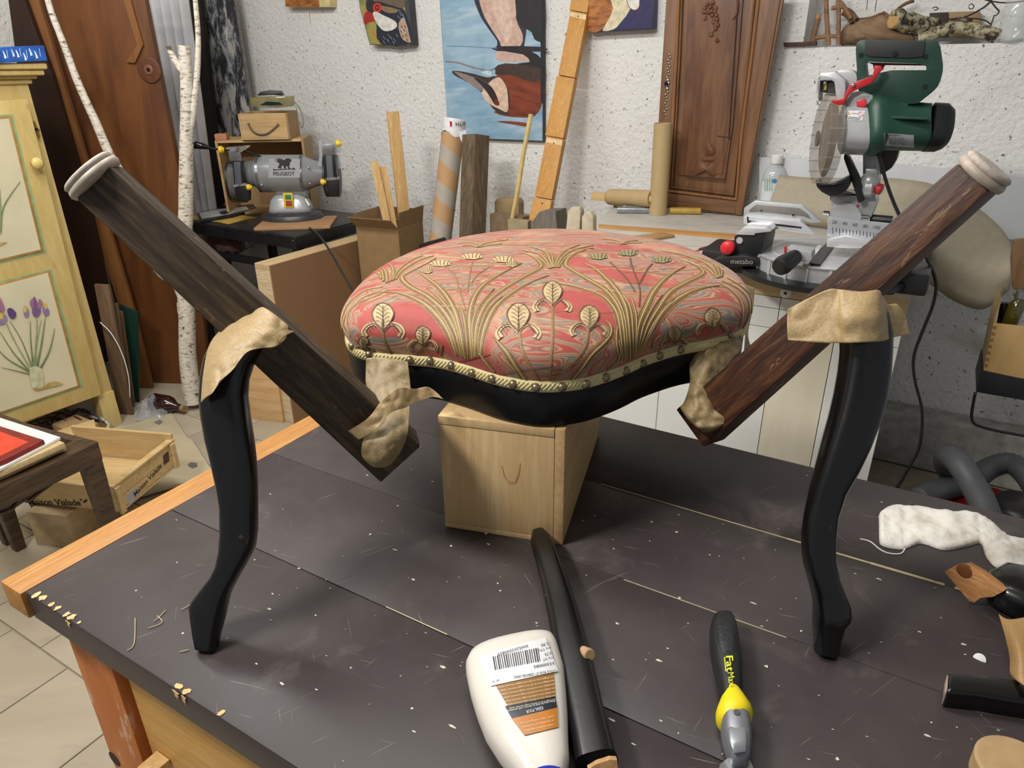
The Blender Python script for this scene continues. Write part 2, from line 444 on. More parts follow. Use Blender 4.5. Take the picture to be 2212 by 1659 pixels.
benchleg(lx0, lx1, .29); benchleg(lx0, lx1, .9); benchleg(.62, .62+lx1-lx0, .29); benchleg(.62, .62+lx1-lx0, .9)
hp = Y((247, 1640), .2895)
G().lathe(hp, hp+V((0, .006, 0)), [(0, .0125), (1, .0125)], 20).build('bolt_hole', plain('dark_hole', '3a2a1c', .8), wbn)
DR = wood('yellow_pine', 'd8ac62', 'c6924a', (1, 0, 0), 40, 14, .5)
dx = Y((291, 1512), .300).x
G().box((dx+.30, .309, .62), (.6, .018, .36)).build('drawer_front', DR, wbn, bevel=.002)
G().box((dx+.009, .48, .62), (.018, .32, .36)).box((dx+.591, .48, .62), (.018, .32, .36)).box((dx+.3, .648, .62), (.6, .015, .36)).box((dx+.3, .48, .447), (.56, .32, .01)).build('drawer_box', DR, wbn)
pz = Y((338, 1640), .29)
G().box((pz.x, .285, pz.z-.008), (.026, .028, .012)).build('runner_block', PINE, wbn, bevel=.001)
G().box((-.1, .32, .80), (1.3, .02, .03)).box((-.1, .95, .80), (1.3, .02, .03)).build('top_bearer', ORZ, wbn)

# ================================================================ upholstered seat
ang = .52; UO = V((-.388, .809, 0)); UA = V((cos(ang), sin(ang), 0)); VA = V((-sin(ang), cos(ang), 0))
def uv(u, v, z): return UO+UA*u+VA*v+V((0, 0, z))
OUT = [(-.302, -.03), (-.282, -.065), (-.25, -.083), (-.211, -.091), (-.175, -.100), (-.14, -.121), (-.104, -.149), (-.079, -.163), (-.052, -.172), (-.024, -.171), (.004, -.162), (.03, -.145), (.055, -.124), (.08, -.099), (.107, -.078), (.138, -.058), (.175, -.042), (.207, -.022), (.234, .008),
       (.25, .06), (.256, .12), (.248, .18), (.225, .25), (.185, .31), (.14, .35), (.09, .385), (.04, .41), (-.02, .42), (-.08, .41), (-.13, .39), (-.18, .355), (-.23, .31), (-.27, .25), (-.298, .17), (-.31, .09), (-.311, .02)]
OS = [(p.x, p.y) for p in spline(OUT, 5, True)]
ZA0, ZA1 = 1.0157, 1.063
seat = thing('chair_seat', 'detached chair seat in red and gold iris brocade, propped on a wooden box', 'chair seat', uv(-.03, .1, ZA0))
def off(o, k): # outward offset of outline point
    c = (-.03, .12); r = []
    n_ = len(OS)
    for i in range(n_):
        a, b = OS[i-1], OS[(i+1) % n_]; t = V((b[0]-a[0], b[1]-a[1])).normalized()
        r.append((OS[i][0]+t.y*o, OS[i][1]-t.x*o))
    return r
APR = wood('black_seat_rail', '040506', '08090b', (cos(ang), sin(ang), 0), 60, 30, .36, wear='1a1a1c', wearlo=.72, bump=.15, spec=.3)
def band(g, rows, mi=0):
    n_ = len(OS); R = [[uv(p[0], p[1], z) for p in off(o, 1)] for o, z in rows]
    return g.rings(R, True, False, mi)
g = G(); band(g, [(-.03, ZA0+.004), (-.006, ZA0), (-.002, ZA0+.001), (0, ZA0+.004), (0, ZA1-.002), (-.002, ZA1), (-.03, ZA1+.003)])
g.build('seat_rail', APR, seat, True, ang=.9)
g = G().prism([uv(p[0], p[1], ZA0+.012) for p in off(-.02, 1)], (0, 0, .03)); g.build('seat_base', plain('dark_webbing', '241c16', .9), seat)
# gimp: a twisted cream cord band under the brass nails
CORD = plain('cream_gimp', 'dccf9c', .85, var=.14, scale=500, bump=.5)
g = G(); ZG0, ZG1 = ZA1-.001, ZA1+.0125
band(g, [(-.004, ZG0-.001), (.0012, ZG0), (.0022, (ZG0+ZG1)/2), (.0014, ZG1), (-.004, ZG1+.001)])
gimp = g.build('gimp_braid', CORD, seat, 'all')
per = off(.0022, 1); n_ = len(per); L = [0]
for i in range(n_): L.append(L[-1]+math.dist(per[i], per[(i+1) % n_]))
def at_len(s):
    s %= L[-1]
    lo = max(i for i in range(n_) if L[i] <= s); f = (s-L[lo])/(L[lo+1]-L[lo]); a, b = per[lo], per[(lo+1) % n_]
    return a[0]*(1-f)+b[0]*f, a[1]*(1-f)+b[1]*f
g = G(); s = 0
while s < L[-1]:
    pts = []
    for k in range(5):
        f = k/4; a = at_len(s+.010*f); pts.append(uv(a[0], a[1], ZG0+.002+(ZG1-ZG0-.004)*f))
    g.tube(pts, [.0006, .0016, .0018, .0016, .0006], 5); s += .0052
g.build('braid_strand', CORD, seat, 'all', kind='stuff')
# cushion
CZ = ZG1-.001; CC = (-.035, .13)
PROF = [(1.0, 0), (1.008, .006), (1.018, .014), (1.022, .022), (1.014, .031), (.99, .040), (.955, .048), (.91, .0545), (.85, .060), (.76, .065), (.64, .069), (.5, .0725), (.36, .0745), (.22, .0758), (.1, .076), (.02, .076)]
PS = spline(PROF, 3)
def cush(i, r, h):
    p = OS[i]
    # fuller rounding inside the concave front corners as the stuffing bridges them
    b = max(0, min(1, h/.045)); q = (p[0], p[1])
    x = CC[0]+(q[0]-CC[0])*r; y = CC[1]+(q[1]-CC[1])*r
    return uv(x, y, CZ+h+noise.noise(V((x*9, y*9, 0)))*.0025*b)
g = G(); R = [[cush(i, p.x, p.y) for i in range(len(OS))] for p in PS]
g.rings(R, True, False); top = len(PS)-1; n_ = len(OS); g.f.append([top*n_+i for i in range(n_)]); g.m.append(0)
def brocade():
    m, n, l, b = newmat('red_brocade')
    co = _coord(n, l, (cos(ang), sin(ang), 0), 5, 15)
    f = _noise(n, l, co, 1, 2, .45, 1.1)
    wv = n.new('ShaderNodeMath'); wv.operation = 'MULTIPLY'; l.new(f, wv.inputs[0]); wv.inputs[1].default_value = 11
    fr = n.new('ShaderNodeMath'); fr.operation = 'FRACT'; l.new(wv.outputs[0], fr.inputs[0])
    st = _ramp(n, l, fr.outputs[0], [(0, '9c3a33'), (.12, 'a84238'), (.17, 'ae8a68'), (.28, '7d423f'), (.36, 'a98563'), (.46, '6b6b66'), (.56, '746b5f'), (.62, 'ae8a6b'), (.72, '84403b'), (.80, 'b3936f'), (.88, '93533f')])
    z = _noise(n, l, _coord(n, l, (cos(ang), sin(ang), 0), 1.8, 7), 1, 2, .5, .5)
    solid = _ramp(n, l, _noise(n, l, _coord(n, l, (cos(ang), sin(ang), 0), 1.6, 60), 1, 3), [(.3, '98352f'), (.7, 'a8443a')])
    c = _mix(n, l, _ramp(n, l, z, [(.57, (0, 0, 0)), (.59, (1, 1, 1))]), st, solid)
    fade = _noise(n, l, _coord(n, l, (0, 0, 1), 3, 14), 1, 4)
    c = _mix(n, l, _ramp(n, l, fade, [(.54, (0, 0, 0)), (.68, (.6, .6, .6))]), c, 'b98d68')
    wv2 = n.new('ShaderNodeTexWave'); wv2.inputs['Scale'].default_value = 420; l.new(_coord(n, l), wv2.inputs['Vector'])
    l.new(c, b.inputs['Base Color']); b.inputs['Roughness'].default_value = .62; b.inputs['Sheen Weight'].default_value = .15
    _bump(n, l, wv2.outputs['Fac'], .12, .0006, b)
    return m
cushion = g.build('cushion', brocade(), seat, 'all')
g = G(); bm = bmesh.new(); bm.from_mesh(cushion.data); bm.normal_update(); BV = BVHTree.FromBMesh(bm)
ctr = uv(CC[0], CC[1], CZ)
def on_cushion(p):
    h, nn, i, d = BV.ray_cast(C0, ray(p).normalized(), 6)
    if h is None: return None, None
    if nn.dot(h-ctr) < 0: nn = -nn
    return h, nn
GOLD = plain('gold_thread', '8e7347', .55, var=.18, scale=500, c2='71582f'); GOLD2 = plain('pale_gold_thread', 'b9a36b', .5, var=.1, scale=300)
BRN = plain('brown_thread', '5f4229', .6, var=.15, scale=300); PALE = plain('pale_flower_thread', 'b6a075', .55, var=.12, scale=300); SAGE = plain('sage_thread', '85805a', .6, var=.12, scale=200)
EM = G()
def emb(px, w, mi, lift=.0005, sub=7):
    pts = []; nn = []
    for p in spline(px, sub):
        h, n_ = on_cushion((p.x, p.y))
        if h is None: continue
        pts.append(h+n_*lift); nn.append(n_)
    if len(pts) < 3: return
    k = len(pts)
    if callable(w): ws = [w(i/(k-1)) for i in range(k)]
    elif hasattr(w, '__len__'): ws = [w[0]*(1-i/(k-1))+w[1]*i/(k-1) for i in range(k)]
    else: ws = [w]*k
    ws = [a*dep(p)/F for a, p in zip(ws, pts)]
    # foreshortening keeps the true thread width on the far side
    EM.ribbon(pts, ws, nn, mi, th=.0005)
def blade(px, w):      # leaf: brown outline, gold body, pale midrib
    emb(px, lambda t: w*2.4*(.5+.5*sin(pi*min(1, t*.8+.2)))*(1 if t < .7 else max(.12, (1-t)/.3)), 5, .0001)
    f = lambda k: (lambda t: k*(.45+.55*sin(pi*min(1, t*.75+.25)))*(1 if t < .8 else max(.12, (1-t)/.2)))
    emb(px, f(w*1.7), 2, .0003); emb(px, f(w*1.2), 0, .0006); emb(px, f(w*.30), 1, .0012)
def spray(bx, by, ht, sp, k=9, w=8, lean=0):
    # fan of arching leaves springing from one tight bundle
    for i in range(k):
        a = (i/(k-1)*2-1); s_ = sp*(abs(a)**1.25)*(1 if a > 0 else -1); hh = ht*(1-.38*abs(a)**1.5)
        x0 = bx+a*22
        blade([(x0, by), (x0+s_*.03+lean*.2, by-hh*.32), (bx+a*25+s_*.2+lean*.6, by-hh*.62), (bx+s_*.55+lean*.8, by-hh*.86), (bx+s_*.85+lean, by-hh*.99), (bx+s_*1.1+lean, by-hh*.99+abs(a)*10)], w)
def iris(x, y, s_, stem, lean=0):
    # one fleur-de-lis flower: ribbed central petal, two curled falls, stem
    emb([(x, y), (x+lean*.4, y+(stem[1]-y)*.5), stem], 5*s_+1.5, 0, .0007)
    R_ = [(x, y+22*s_), (x-16*s_, y+6*s_), (x-22*s_, y-12*s_), (x-12*s_, y-28*s_), (x, y-32*s_), (x+13*s_, y-27*s_), (x+22*s_, y-12*s_), (x+15*s_, y+6*s_)]
    q = spline(R_, 4, True); c, n0_ = on_cushion((x, y-6*s_)); ring = []
    if c is None: return
    for p in q:
        h, n_ = on_cushion((p.x, p.y))
        if h is None: return
        ring.append(h+n_*.0011)
    EM.add([c+n0_*.0020]+ring, [(0, i+1, (i+1) % len(ring)+1) for i in range(len(ring))], 3)
    emb([(p.x, p.y) for p in q[::2]]+[(q[0].x, q[0].y)], 2.2*s_+.6, 2, .0016, 3)
    emb([(x, y+18*s_), (x, y-26*s_)], 1.6, 2, .0026, 8)
    for k in range(-3, 3):
        yy_ = y+k*8*s_; emb([(x, yy_+4*s_), (x-8*s_, yy_-3*s_), (x-14*s_, yy_-4*s_)], 1.3, 2, .0024, 4); emb([(x, yy_+4*s_), (x+8*s_, yy_-3*s_), (x+14*s_, yy_-4*s_)], 1.3, 2, .0024, 4)
    for d_ in (-1, 1):
        emb([(x, y+24*s_), (x+d_*16*s_, y+10*s_), (x+d_*32*s_, y+14*s_), (x+d_*40*s_, y+26*s_), (x+d_*34*s_, y+36*s_)], lambda t: (5+9*t)*s_, 3, .0010)
        emb([(x, y+24*s_), (x+d_*16*s_, y+10*s_), (x+d_*32*s_, y+14*s_), (x+d_*40*s_, y+26*s_), (x+d_*34*s_, y+36*s_)], 1.6, 2, .0019)
        for k in range(4):
            f = k/4; xx_ = x+d_*(20+18*f)*s_; yy_ = y+(10+18*f)*s_
            emb([(xx_-4*s_, yy_-5*s_), (xx_, yy_+1), (xx_+4*s_, yy_+7*s_)], 1.3, 2, .0020, 3)
def both(pts, w, mi=0, lift=.0006): emb(pts, w, mi, lift)
def zA(l, o=(730, 490), s=4.609): return [(o[0]+a/s, o[1]+b/s) for a, b in l]
def zB(l): return zA(l, (1170, 490))
for l, w_ in (([(1180, 1270), (1100, 1050), (1000, 900), (850, 760), (650, 670), (470, 650)], 9), ([(1230, 1290), (1170, 1050), (1060, 850), (900, 700), (720, 600), (640, 520), (680, 470), (900, 360), (980, 320)], 8),
             ([(1250, 1300), (1200, 1050), (1120, 850), (990, 690), (880, 610)], 6), ([(1270, 1310), (1220, 1050), (1160, 830), (1040, 640), (900, 520), (800, 460)], 8), ([(1300, 1310), (1270, 1000), (1240, 850), (1190, 760)], 5),
             ([(1340, 1300), (1310, 950), (1340, 750), (1430, 600), (1600, 480), (1830, 370)], 8), ([(1360, 1290), (1340, 1000), (1390, 820), (1500, 680), (1560, 620)], 5), ([(1370, 1290), (1380, 1000), (1470, 780), (1620, 640), (1850, 500), (2000, 420), (2020, 370), (1940, 300), (1800, 250)], 8),
             ([(1420, 1270), (1450, 1050), (1550, 820), (1700, 680), (1900, 560), (2100, 490)], 9), ([(1210, 1280), (1130, 1060), (1040, 900), (930, 780)], 5), ([(1400, 1280), (1410, 1040), (1500, 820), (1640, 700)], 5),
             ([(1870, 1520), (1780, 1400), (1680, 1250), (1540, 1090)], 9), ([(1810, 1500), (1740, 1400), (1640, 1300)], 5), ([(1560, 1440), (1480, 1350), (1410, 1260)], 7),
             ([(490, 560), (480, 460), (440, 410), (340, 380)], 5), ([(510, 550), (550, 480), (540, 400), (470, 360)], 5), ([(570, 530), (640, 440), (800, 340), (960, 290)], 5), ([(540, 540), (600, 440), (720, 340), (850, 290)], 4), ([(430, 520), (410, 470), (320, 440)], 4), ([(455, 545), (440, 450), (380, 410)], 4),
             ([(470, 640), (300, 680), (140, 790), (70, 900), (60, 1000), (120, 1090)], 6), ([(440, 600), (260, 640), (110, 760), (45, 900), (50, 1040)], 5), ([(500, 630), (380, 690), (200, 760), (110, 850), (90, 960), (130, 1090)], 4),
             ([(1400, 205), (1370, 170), (1300, 160), (1180, 170)], 3), ([(1410, 205), (1450, 175), (1560, 150), (1700, 130)], 3), ([(1390, 210), (1330, 185), (1240, 195)], 3), ([(1420, 205), (1500, 185), (1640, 170)], 3),
             ([(1040, 1180), (1020, 1260)], 3), ([(1020, 1280), (1050, 1180)], 3)):
    blade(zA(l), w_)
for l, w_ in (([(800, 1320), (780, 1050), (740, 850), (620, 700), (420, 620), (200, 570), (0, 560)], 8), ([(830, 1320), (810, 1000), (760, 800), (640, 640), (450, 520), (300, 430), (240, 380), (280, 300), (400, 240), (520, 215)], 8),
             ([(850, 1330), (835, 1000), (790, 800), (690, 650), (600, 570)], 5), ([(880, 1320), (860, 950), (820, 760), (720, 600), (560, 440), (430, 370)], 9), ([(905, 1320), (900, 950), (870, 780), (800, 680)], 5), ([(920, 1300), (940, 950), (920, 800), (880, 680)], 5),
             ([(930, 1280), (960, 1000), (1040, 800), (1120, 640), (1250, 500), (1430, 400)], 9), ([(960, 1270), (1040, 1020), (1170, 800), (1280, 650), (1430, 560), (1590, 480), (1600, 430), (1500, 370), (1300, 290)], 8),
             ([(945, 1270), (1000, 1020), (1090, 830), (1200, 680)], 5), ([(990, 1250), (1100, 1020), (1230, 820), (1400, 690), (1560, 620), (1770, 590)], 9), ([(975, 1260), (1070, 1040), (1190, 860), (1320, 720)], 5), ([(770, 1320), (740, 1150), (750, 1000)], 4),
             ([(300, 1520), (400, 1400), (500, 1270), (630, 1150), (690, 1060), (680, 980), (630, 940)], 8), ([(650, 1430), (740, 1350), (780, 1250), (760, 1130)], 6), ([(1100, 1210), (1120, 1130), (1180, 1080)], 4),
             ([(110, 410), (70, 300), (20, 240), (-120, 200)], 5), ([(95, 415), (40, 330), (-30, 270), (-200, 235)], 5), ([(80, 420), (20, 350), (-60, 300)], 4), ([(125, 410), (170, 300), (250, 230), (380, 185)], 5), ([(150, 410), (200, 310), (320, 230), (520, 190)], 5), ([(170, 410), (230, 320), (340, 265), (430, 240)], 4), ([(118, 410), (110, 310), (90, 240)], 4),
             ([(1760, 510), (1700, 420), (1600, 350), (1400, 280), (1180, 240)], 5), ([(1775, 505), (1750, 420), (1690, 360), (1560, 300)], 4), ([(1790, 500), (1790, 430), (1740, 380)], 4), ([(1745, 515), (1660, 430), (1540, 380), (1380, 330)], 4),
             ([(1780, 570), (1900, 640), (1990, 760), (2000, 880), (1960, 1000)], 6), ([(1800, 540), (1960, 620), (2060, 740), (2060, 880), (2000, 1010)], 6), ([(1850, 510), (1990, 600), (2080, 700), (2085, 860), (2040, 990)], 5),
             ([(800, 175), (770, 150), (700, 130), (600, 125)], 3), ([(815, 175), (850, 150), (960, 140)], 3), ([(790, 180), (740, 165), (640, 160)], 3), ([(820, 178), (880, 165), (1000, 165)], 3)):
    blade(zB(l), w_)
for l in ([(1270, 830), (1200, 600), (1160, 480), (1080, 400)], [(1290, 650), (1310, 480), (1340, 350)], [(1330, 560), (1400, 470), (1550, 380)]): emb(zA(l), 3.5, 0)
for l in ([(970, 800), (980, 650), (960, 560)], [(960, 560), (900, 400), (880, 310)], [(970, 570), (1050, 430), (1100, 370)], [(930, 650), (850, 520), (760, 430), (680, 350)]): emb(zB(l), 4, 2)
def flat(c, w_, h_, mi=3):
    x, y = c; ring = []; c0, n0_ = on_cushion(c)
    if c0 is None: return
    for k in range(14):
        a = 2*pi*k/14; r = 1+.16*(k % 2)
        h, n_ = on_cushion((x+cos(a)*w_*r, y+sin(a)*h_*r))
        if h is None: return
        ring.append(h+n_*.0012)
    EM.add([c0+n0_*.0022]+ring, [(0, i+1, (i+1) % 14+1) for i in range(14)], mi)
    for k in range(-2, 3): emb([(x+k*w_*.33, y+h_*.8), (x+k*w_*.4, y-h_*.2), (x+k*w_*.5, y-h_*.8)], 1.3, 2, .0024, 3)
for c in ((1020, 370), (1340, 300), (1650, 330), (890, 440), (1730, 375)): flat(zA([c])[0], 21 if c[1] < 371 and c[0] < 1700 else 11, 6)
for c in ((860, 265), (560, 300), (1190, 335)): flat(zB([c])[0], 20, 6, 4)
iris(1120, 692, 1.1, (1163, 820), 20); iris(1193, 640, .95, (1187, 822)); iris(1272, 692, .95, (1194, 822), -30)
iris(828, 690, 1.05, (847, 768)); iris(914, 729, .75, (897, 764)); iris(1537, 692, .8, (1537, 720)); iris(1456, 726, .65, (1456, 745)); iris(786, 742, .5, (786, 755))
er = random.Random(21)
for k in range(46):
    x_ = er.uniform(800, 1560); y_ = er.uniform(512, 600) if k < 34 else er.uniform(600, 680); L_ = er.uniform(40, 150)
    emb([(x_, y_), (x_+L_*.35, y_-er.uniform(0, 4)), (x_+L_*.7, y_+er.uniform(-2, 4)), (x_+L_, y_+er.uniform(-3, 5))], lambda t: 3.2*sin(pi*min(.97, max(.03, t))), er.choice((5, 5, 0, 1)), .0002, 5)
EM.build('embroidery', [GOLD, GOLD2, BRN, PALE, SAGE, plain('tan_ground_thread', '9c7452', .65, var=.2, scale=250, c2='8a5c45')], seat, 'all', kind='stuff')
# dark red strips painting the shade of creases where the cloth is pulled
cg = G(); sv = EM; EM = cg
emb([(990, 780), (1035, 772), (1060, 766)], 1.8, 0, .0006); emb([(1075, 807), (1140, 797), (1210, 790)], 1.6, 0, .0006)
cg.build('crease_shade', plain('shadowed_fold', '6e2f35', .8), seat, 'all'); EM = sv
# brass nails
NAIL = plain('antique_brass', '93866c', .34, .75, var=.25, scale=300)
bm2 = bmesh.new(); bm2.from_mesh(gimp.data); BG = BVHTree.FromBMesh(bm2)
npx = [(762, 747), (798, 766), (886, 778), (930, 780), (976, 790), (1021, 806), (1064, 819), (1109, 830), (1158, 837), (1214, 836), (1265, 830), (1308, 815), (1351, 801), (1388, 785), (1424, 768), (1470, 755), (1612, 712)]
nm = None
for p in npx:
    h, nn, i, d = BG.ray_cast(C0, ray(p).normalized(), 6)
    if h is None: h, nn, i, d = BG.find_nearest(D(p, .9))
    if nn.dot(C0-h) < 0: nn = -nn
    mw = Matrix.Translation(h) @ nn.to_track_quat('Z', 'Y').to_matrix().to_4x4()
    if nm is None:
        R = []
        for k in range(7):
            a = (pi/2)*k/6; R.append([V((cos(a)*.0056*cos(2*pi*j/16), cos(a)*.0056*sin(2*pi*j/16), .0008+sin(a)*.0046)) for j in range(16)])
        nm = G().rings([[V((q.x, q.y, -.003)) for q in R[0]]]+R).build('brass_nail', NAIL, seat, 'all')
        o = nm
    else: o = nm.copy(); o.name = 'brass_nail'; COL.objects.link(o); o.parent = seat
    o.matrix_basis = W[seat.name].inverted() @ mw; W[o.name] = mw

# ================================================================ wooden box under the seat
A_, B_ = Z((962, 1138), T), Z((1215, 1178), T); xa = (B_-A_); bw = xa.length; xa.normalize(); ya = V((-xa.y, xa.x, 0)); za = V((0, 0, 1))
bh = ZA0-T-.0006; bl = .30; ax = (xa, ya, za)
bx = thing('wooden_box', 'raw pale wooden box standing on the bench and carrying the chair seat', 'box', A_)
def bpt(u, v, z): return A_+xa*u+ya*v+za*z
RAWY = wood('raw_poplar_side', 'c9a878', 'b18e60', tuple(ya), 38, 16, .6)
def gbox(u0, u1, v0, v1, z0, z1): return G().box(bpt((u0+u1)/2, (v0+v1)/2, (z0+z1)/2), (u1-u0, v1-v0, z1-z0), ax)
gbox(0, bw-.0125, 0, .012, .0085, bh-.012).build('front_panel', RAW, bx, bevel=.0008)
gbox(bw-.012, bw, 0, bl, .0005, bh-.0005).build('side_panel', RAWY, bx, bevel=.0008)
gbox(0, .012, .0125, bl, .0085, bh-.012).build('side_panel', RAWY, bx, bevel=.0008)
gbox(0, bw-.0125, 0, bl, .0003, .008).build('bottom_panel', RAW, bx, bevel=.0008)
gbox(-.001, bw-.0125, -.001, bl, bh-.0115, bh).build('top_panel', RAW, bx, bevel=.0015)
kn = [P(p, plane3(bpt(0, -.0004, 0), bpt(1, -.0004, 0), bpt(0, -.0004, 1))) for p in ((1083, 1005), (1090, 1030), (1100, 1043), (1112, 1043), (1120, 1025), (1124, 1000))]
G().ribbon(kn, [.0006, .0018, .0028, .0028, .0018, .0006], -ya).build('growth_ring', plain('knot_brown', 'b98a55', .6), bx)
kz = Z((965, 880), 1.002); 
# dark block between box and seat rail
# ================================================================ legs, battens, tape
def leg(name, label, secs, grp=None):
    g = loft(secs, .85, 3.4, 20)
    low = min(v.z for v in g.v); zs = T+.0003
    for v in g.v:
        if v.z < zs+.004: v.z = max(zs, v.z) if v.z > zs else zs
    c = sum((v for v in g.v[:20]), V())/20
    o = g.build(name, BLKWEAR, None, True, ang=1.0); tag(o, label, 'chair leg'); return o
def lerpd(a, b, t): return a*(1-t)+b*t
def secsof(rows, d0, d1):
    y0, y1 = rows[0][1], rows[-1][1]
    out = []
    for r in rows:
        t = ((r[1]+r[3])/2-(rows[0][1]+rows[0][3])/2)/((rows[-1][1]+rows[-1][3])/2-(rows[0][1]+rows[0][3])/2)
        out.append((r[0], r[1], r[2], r[3], 1/lerpd(1/d0, 1/d1, t))+tuple(r[4:]))
    return out
LL = secsof([(425, 1396, 470, 1400, 1), (421, 1370, 474, 1370, 1), (418, 1340, 482, 1338, 1), (417, 1322, 488, 1308, 1), (414, 1306, 494, 1286, .8), (421, 1294, 502, 1268, .75), (440, 1268, 515, 1245, .75), (458, 1246, 528, 1222, .8), (470, 1222, 540, 1200, .85), (477, 1190, 549, 1180, .9), (480, 1150, 553, 1145, .9),
              (479, 1095, 553, 1090, .9), (472, 1050, 552, 1045, .9), (462, 1000, 549, 995, .9), (450, 950, 543, 945, .9), (441, 900, 535, 895, .9), (437, 860, 530, 855, .9), (439, 815, 533, 820, .85), (446, 775, 543, 790, .8), (462, 740, 556, 770, .75), (486, 716, 568, 752, .7), (508, 700, 578, 740, .65)], .728, .735)
legL = leg('cabriole_leg', 'black cabriole chair leg standing left of the seat, taped to the left batten', LL)
LR = secsof([(1762, 1408, 1808, 1412, 1), (1761, 1380, 1812, 1382, 1), (1760, 1345, 1820, 1350, 1), (1762, 1318, 1830, 1338, 1), (1760, 1300, 1834, 1328, .8), (1755, 1275, 1832, 1308, .75), (1748, 1250, 1822, 1283, .78), (1740, 1222, 1809, 1250, .82), (1736, 1190, 1800, 1208, .88), (1735, 1155, 1800, 1165, .9),
              (1742, 1110, 1806, 1115, .9), (1753, 1060, 1822, 1065, .9), (1766, 1010, 1848, 1018, .9), (1781, 955, 1872, 965, .9), (1797, 900, 1893, 910, .9), (1809, 850, 1907, 858, .9), (1818, 800, 1915, 805, .9), (1823, 760, 1918, 760, .9), (1822, 720, 1919, 720, .9), (1822, 680, 1912, 680, .85), (1832, 650, 1902, 652, .75)], .712, .70)
legR = leg('cabriole_leg', 'black cabriole chair leg standing at the right of the bench under a wide tape wrap', LR)
BATL = wood('weathered_brown_oak', '261c14', '423427', (D((860, 990), .82)-D((185, 370), .66)).normalized(), 60, 12, .6, c3='665539', bump=.5, wear='75603f', wearlo=.62, fine=2.2)
BATR = wood('stripped_brown_oak', '26120a', '452616', (D((1510, 930), .93)-D((2140, 370), .64)).normalized(), 55, 9, .5, c3='684326', bump=.6, wear='8a6c45', wearlo=.60, fine=2.2)
FELT = plain('worn_felt', 'b3a79b', .9, var=.15, scale=120, bump=.5); GLI = plain('aged_nylon_glider', 'a69a8c', .5, var=.15, scale=60)
def batten(label, mat, a, b, wa, wb, ha, hb, roll):
    t = thing('turned_batten', label, 'wooden leg', b)
    beam(a, b, wa, wb, ha, hb, roll).build('shaft', mat, t, bevel=.0022)
    d = (a-b).normalized()
    G().lathe(a-d*.001, a+d*.010, [(0, wa*.44), (.05, wa*.5), (.15, wa*.62), (.5, wa*.66), (.85, wa*.63), (1, wa*.5)], 28).build('glider', GLI, t, 'all')
    G().lathe(a+d*.0085, a+d*.0155, [(0, wa*.40), (.1, wa*.60), (.6, wa*.63), (.9, wa*.58), (1, wa*.45)], 28).build('felt_pad', FELT, t, 'all')
    return t
bLa, bLb = D((214, 393), .672), D((862, 985), .835)
batten('dark weathered tapered chair leg sloping down from the upper left corner area', BATL, bLa, bLb, .0445, .064, .036, .05, radians(-14))
bRa, bRb = D((2112, 385), .655), D((1512, 918), .915)
batten('reddish brown stripped chair leg sloping down from the upper right towards the seat corner', BATR, bRa, bRb, .0385, .060, .034, .05, radians(-14))

def tapemat(name, c1, c2, al=.93):
    m, n, l, b = newmat(name); co = _coord(n, l)
    f = _noise(n, l, co, 420, 6, .75); c = _ramp(n, l, f, [(.35, c2), (.6, c1)])
    l.new(c, b.inputs['Base Color']); b.inputs['Roughness'].default_value = .5
    b.inputs['Alpha'].default_value = al
    _bump(n, l, _noise(n, l, co, 70, 5, .6, 1.0), .4, .002, b); return m
TAPE = tapemat('masking_tape', 'b39a70', '9b8259', .95); TAPED = tapemat('masking_tape_over_dark', '94805a', '7b6947', .97)
def dl(x, y): # depth just in front of the left batten
    t = max(0, min(1, ((x-214)*(862-214)+(y-393)*(985-393))/((862-214)**2+(985-393)**2)))
    return 1/lerpd(1/.672, 1/.835, t)
def dr(x, y):
    t = max(0, min(1, ((x-2112)*(1512-2112)+(y-385)*(918-385))/((1512-2112)**2+(918-385)**2)))
    return 1/lerpd(1/.655, 1/.915, t)
o = sheet('masking_tape', [[(434, 870, .705), (446, 858, .690), (460, 848, .682), (474, 822, .680)], [(440, 800, .712), (456, 812, .692), (480, 812, .684), (502, 800, .682)],
  [(456, 738, .722), (478, 758, .698), (505, 775, .688), (532, 762, .688)], [(498, 694, .728), (520, 715, .706), (540, 738, .695), (560, 753, .694)],
  [(530, 668, .735), (555, 690, .712), (578, 716, .702), (592, 750, .700)], [(548, 655, .735), (580, 672, .718), (604, 700, .712), (606, 742, .706)], [(560, 658, .735), (598, 685, .722), (622, 705, .718), (616, 734, .712)]], TAPE, amp=.0006, fr=80, crease=.006)
tag(o, 'crumpled cream masking tape wrapping the left black leg onto the left batten', 'tape')
sheet('loose_corner', [[(592, 735, .705), (603, 742, .705)], [(604, 718, .700), (612, 728, .700)], [(622, 712, .700), (636, 716, .702)]], TAPE, o, amp=.001)
o = sheet('masking_tape', [[(791, 774, .848), (815, 772, .846), (850, 775, .845), (881, 782, .846)], [(790, 830, .838), (812, 835, .832), (850, 835, .830), (887, 835, .834)], [(797, 868, .820), (820, 875, .812), (855, 872, .808), (886, 868, .812)],
  [(795, 915, .790), (825, 915, .782), (855, 910, .782), (884, 905, .79)], [(783, 955, .778), (815, 955, .770), (850, 950, .772), (880, 940, .782)], [(782, 985, .780), (808, 990, .772), (840, 985, .774), (866, 975, .785)], [(800, 1005, .785), (815, 1010, .780), (835, 1008, .782), (848, 1000, .790)]], TAPED, amp=.0006, fr=80, crease=.006)
tag(o, 'tan tape strip hanging from the left seat corner onto the left batten', 'tape')
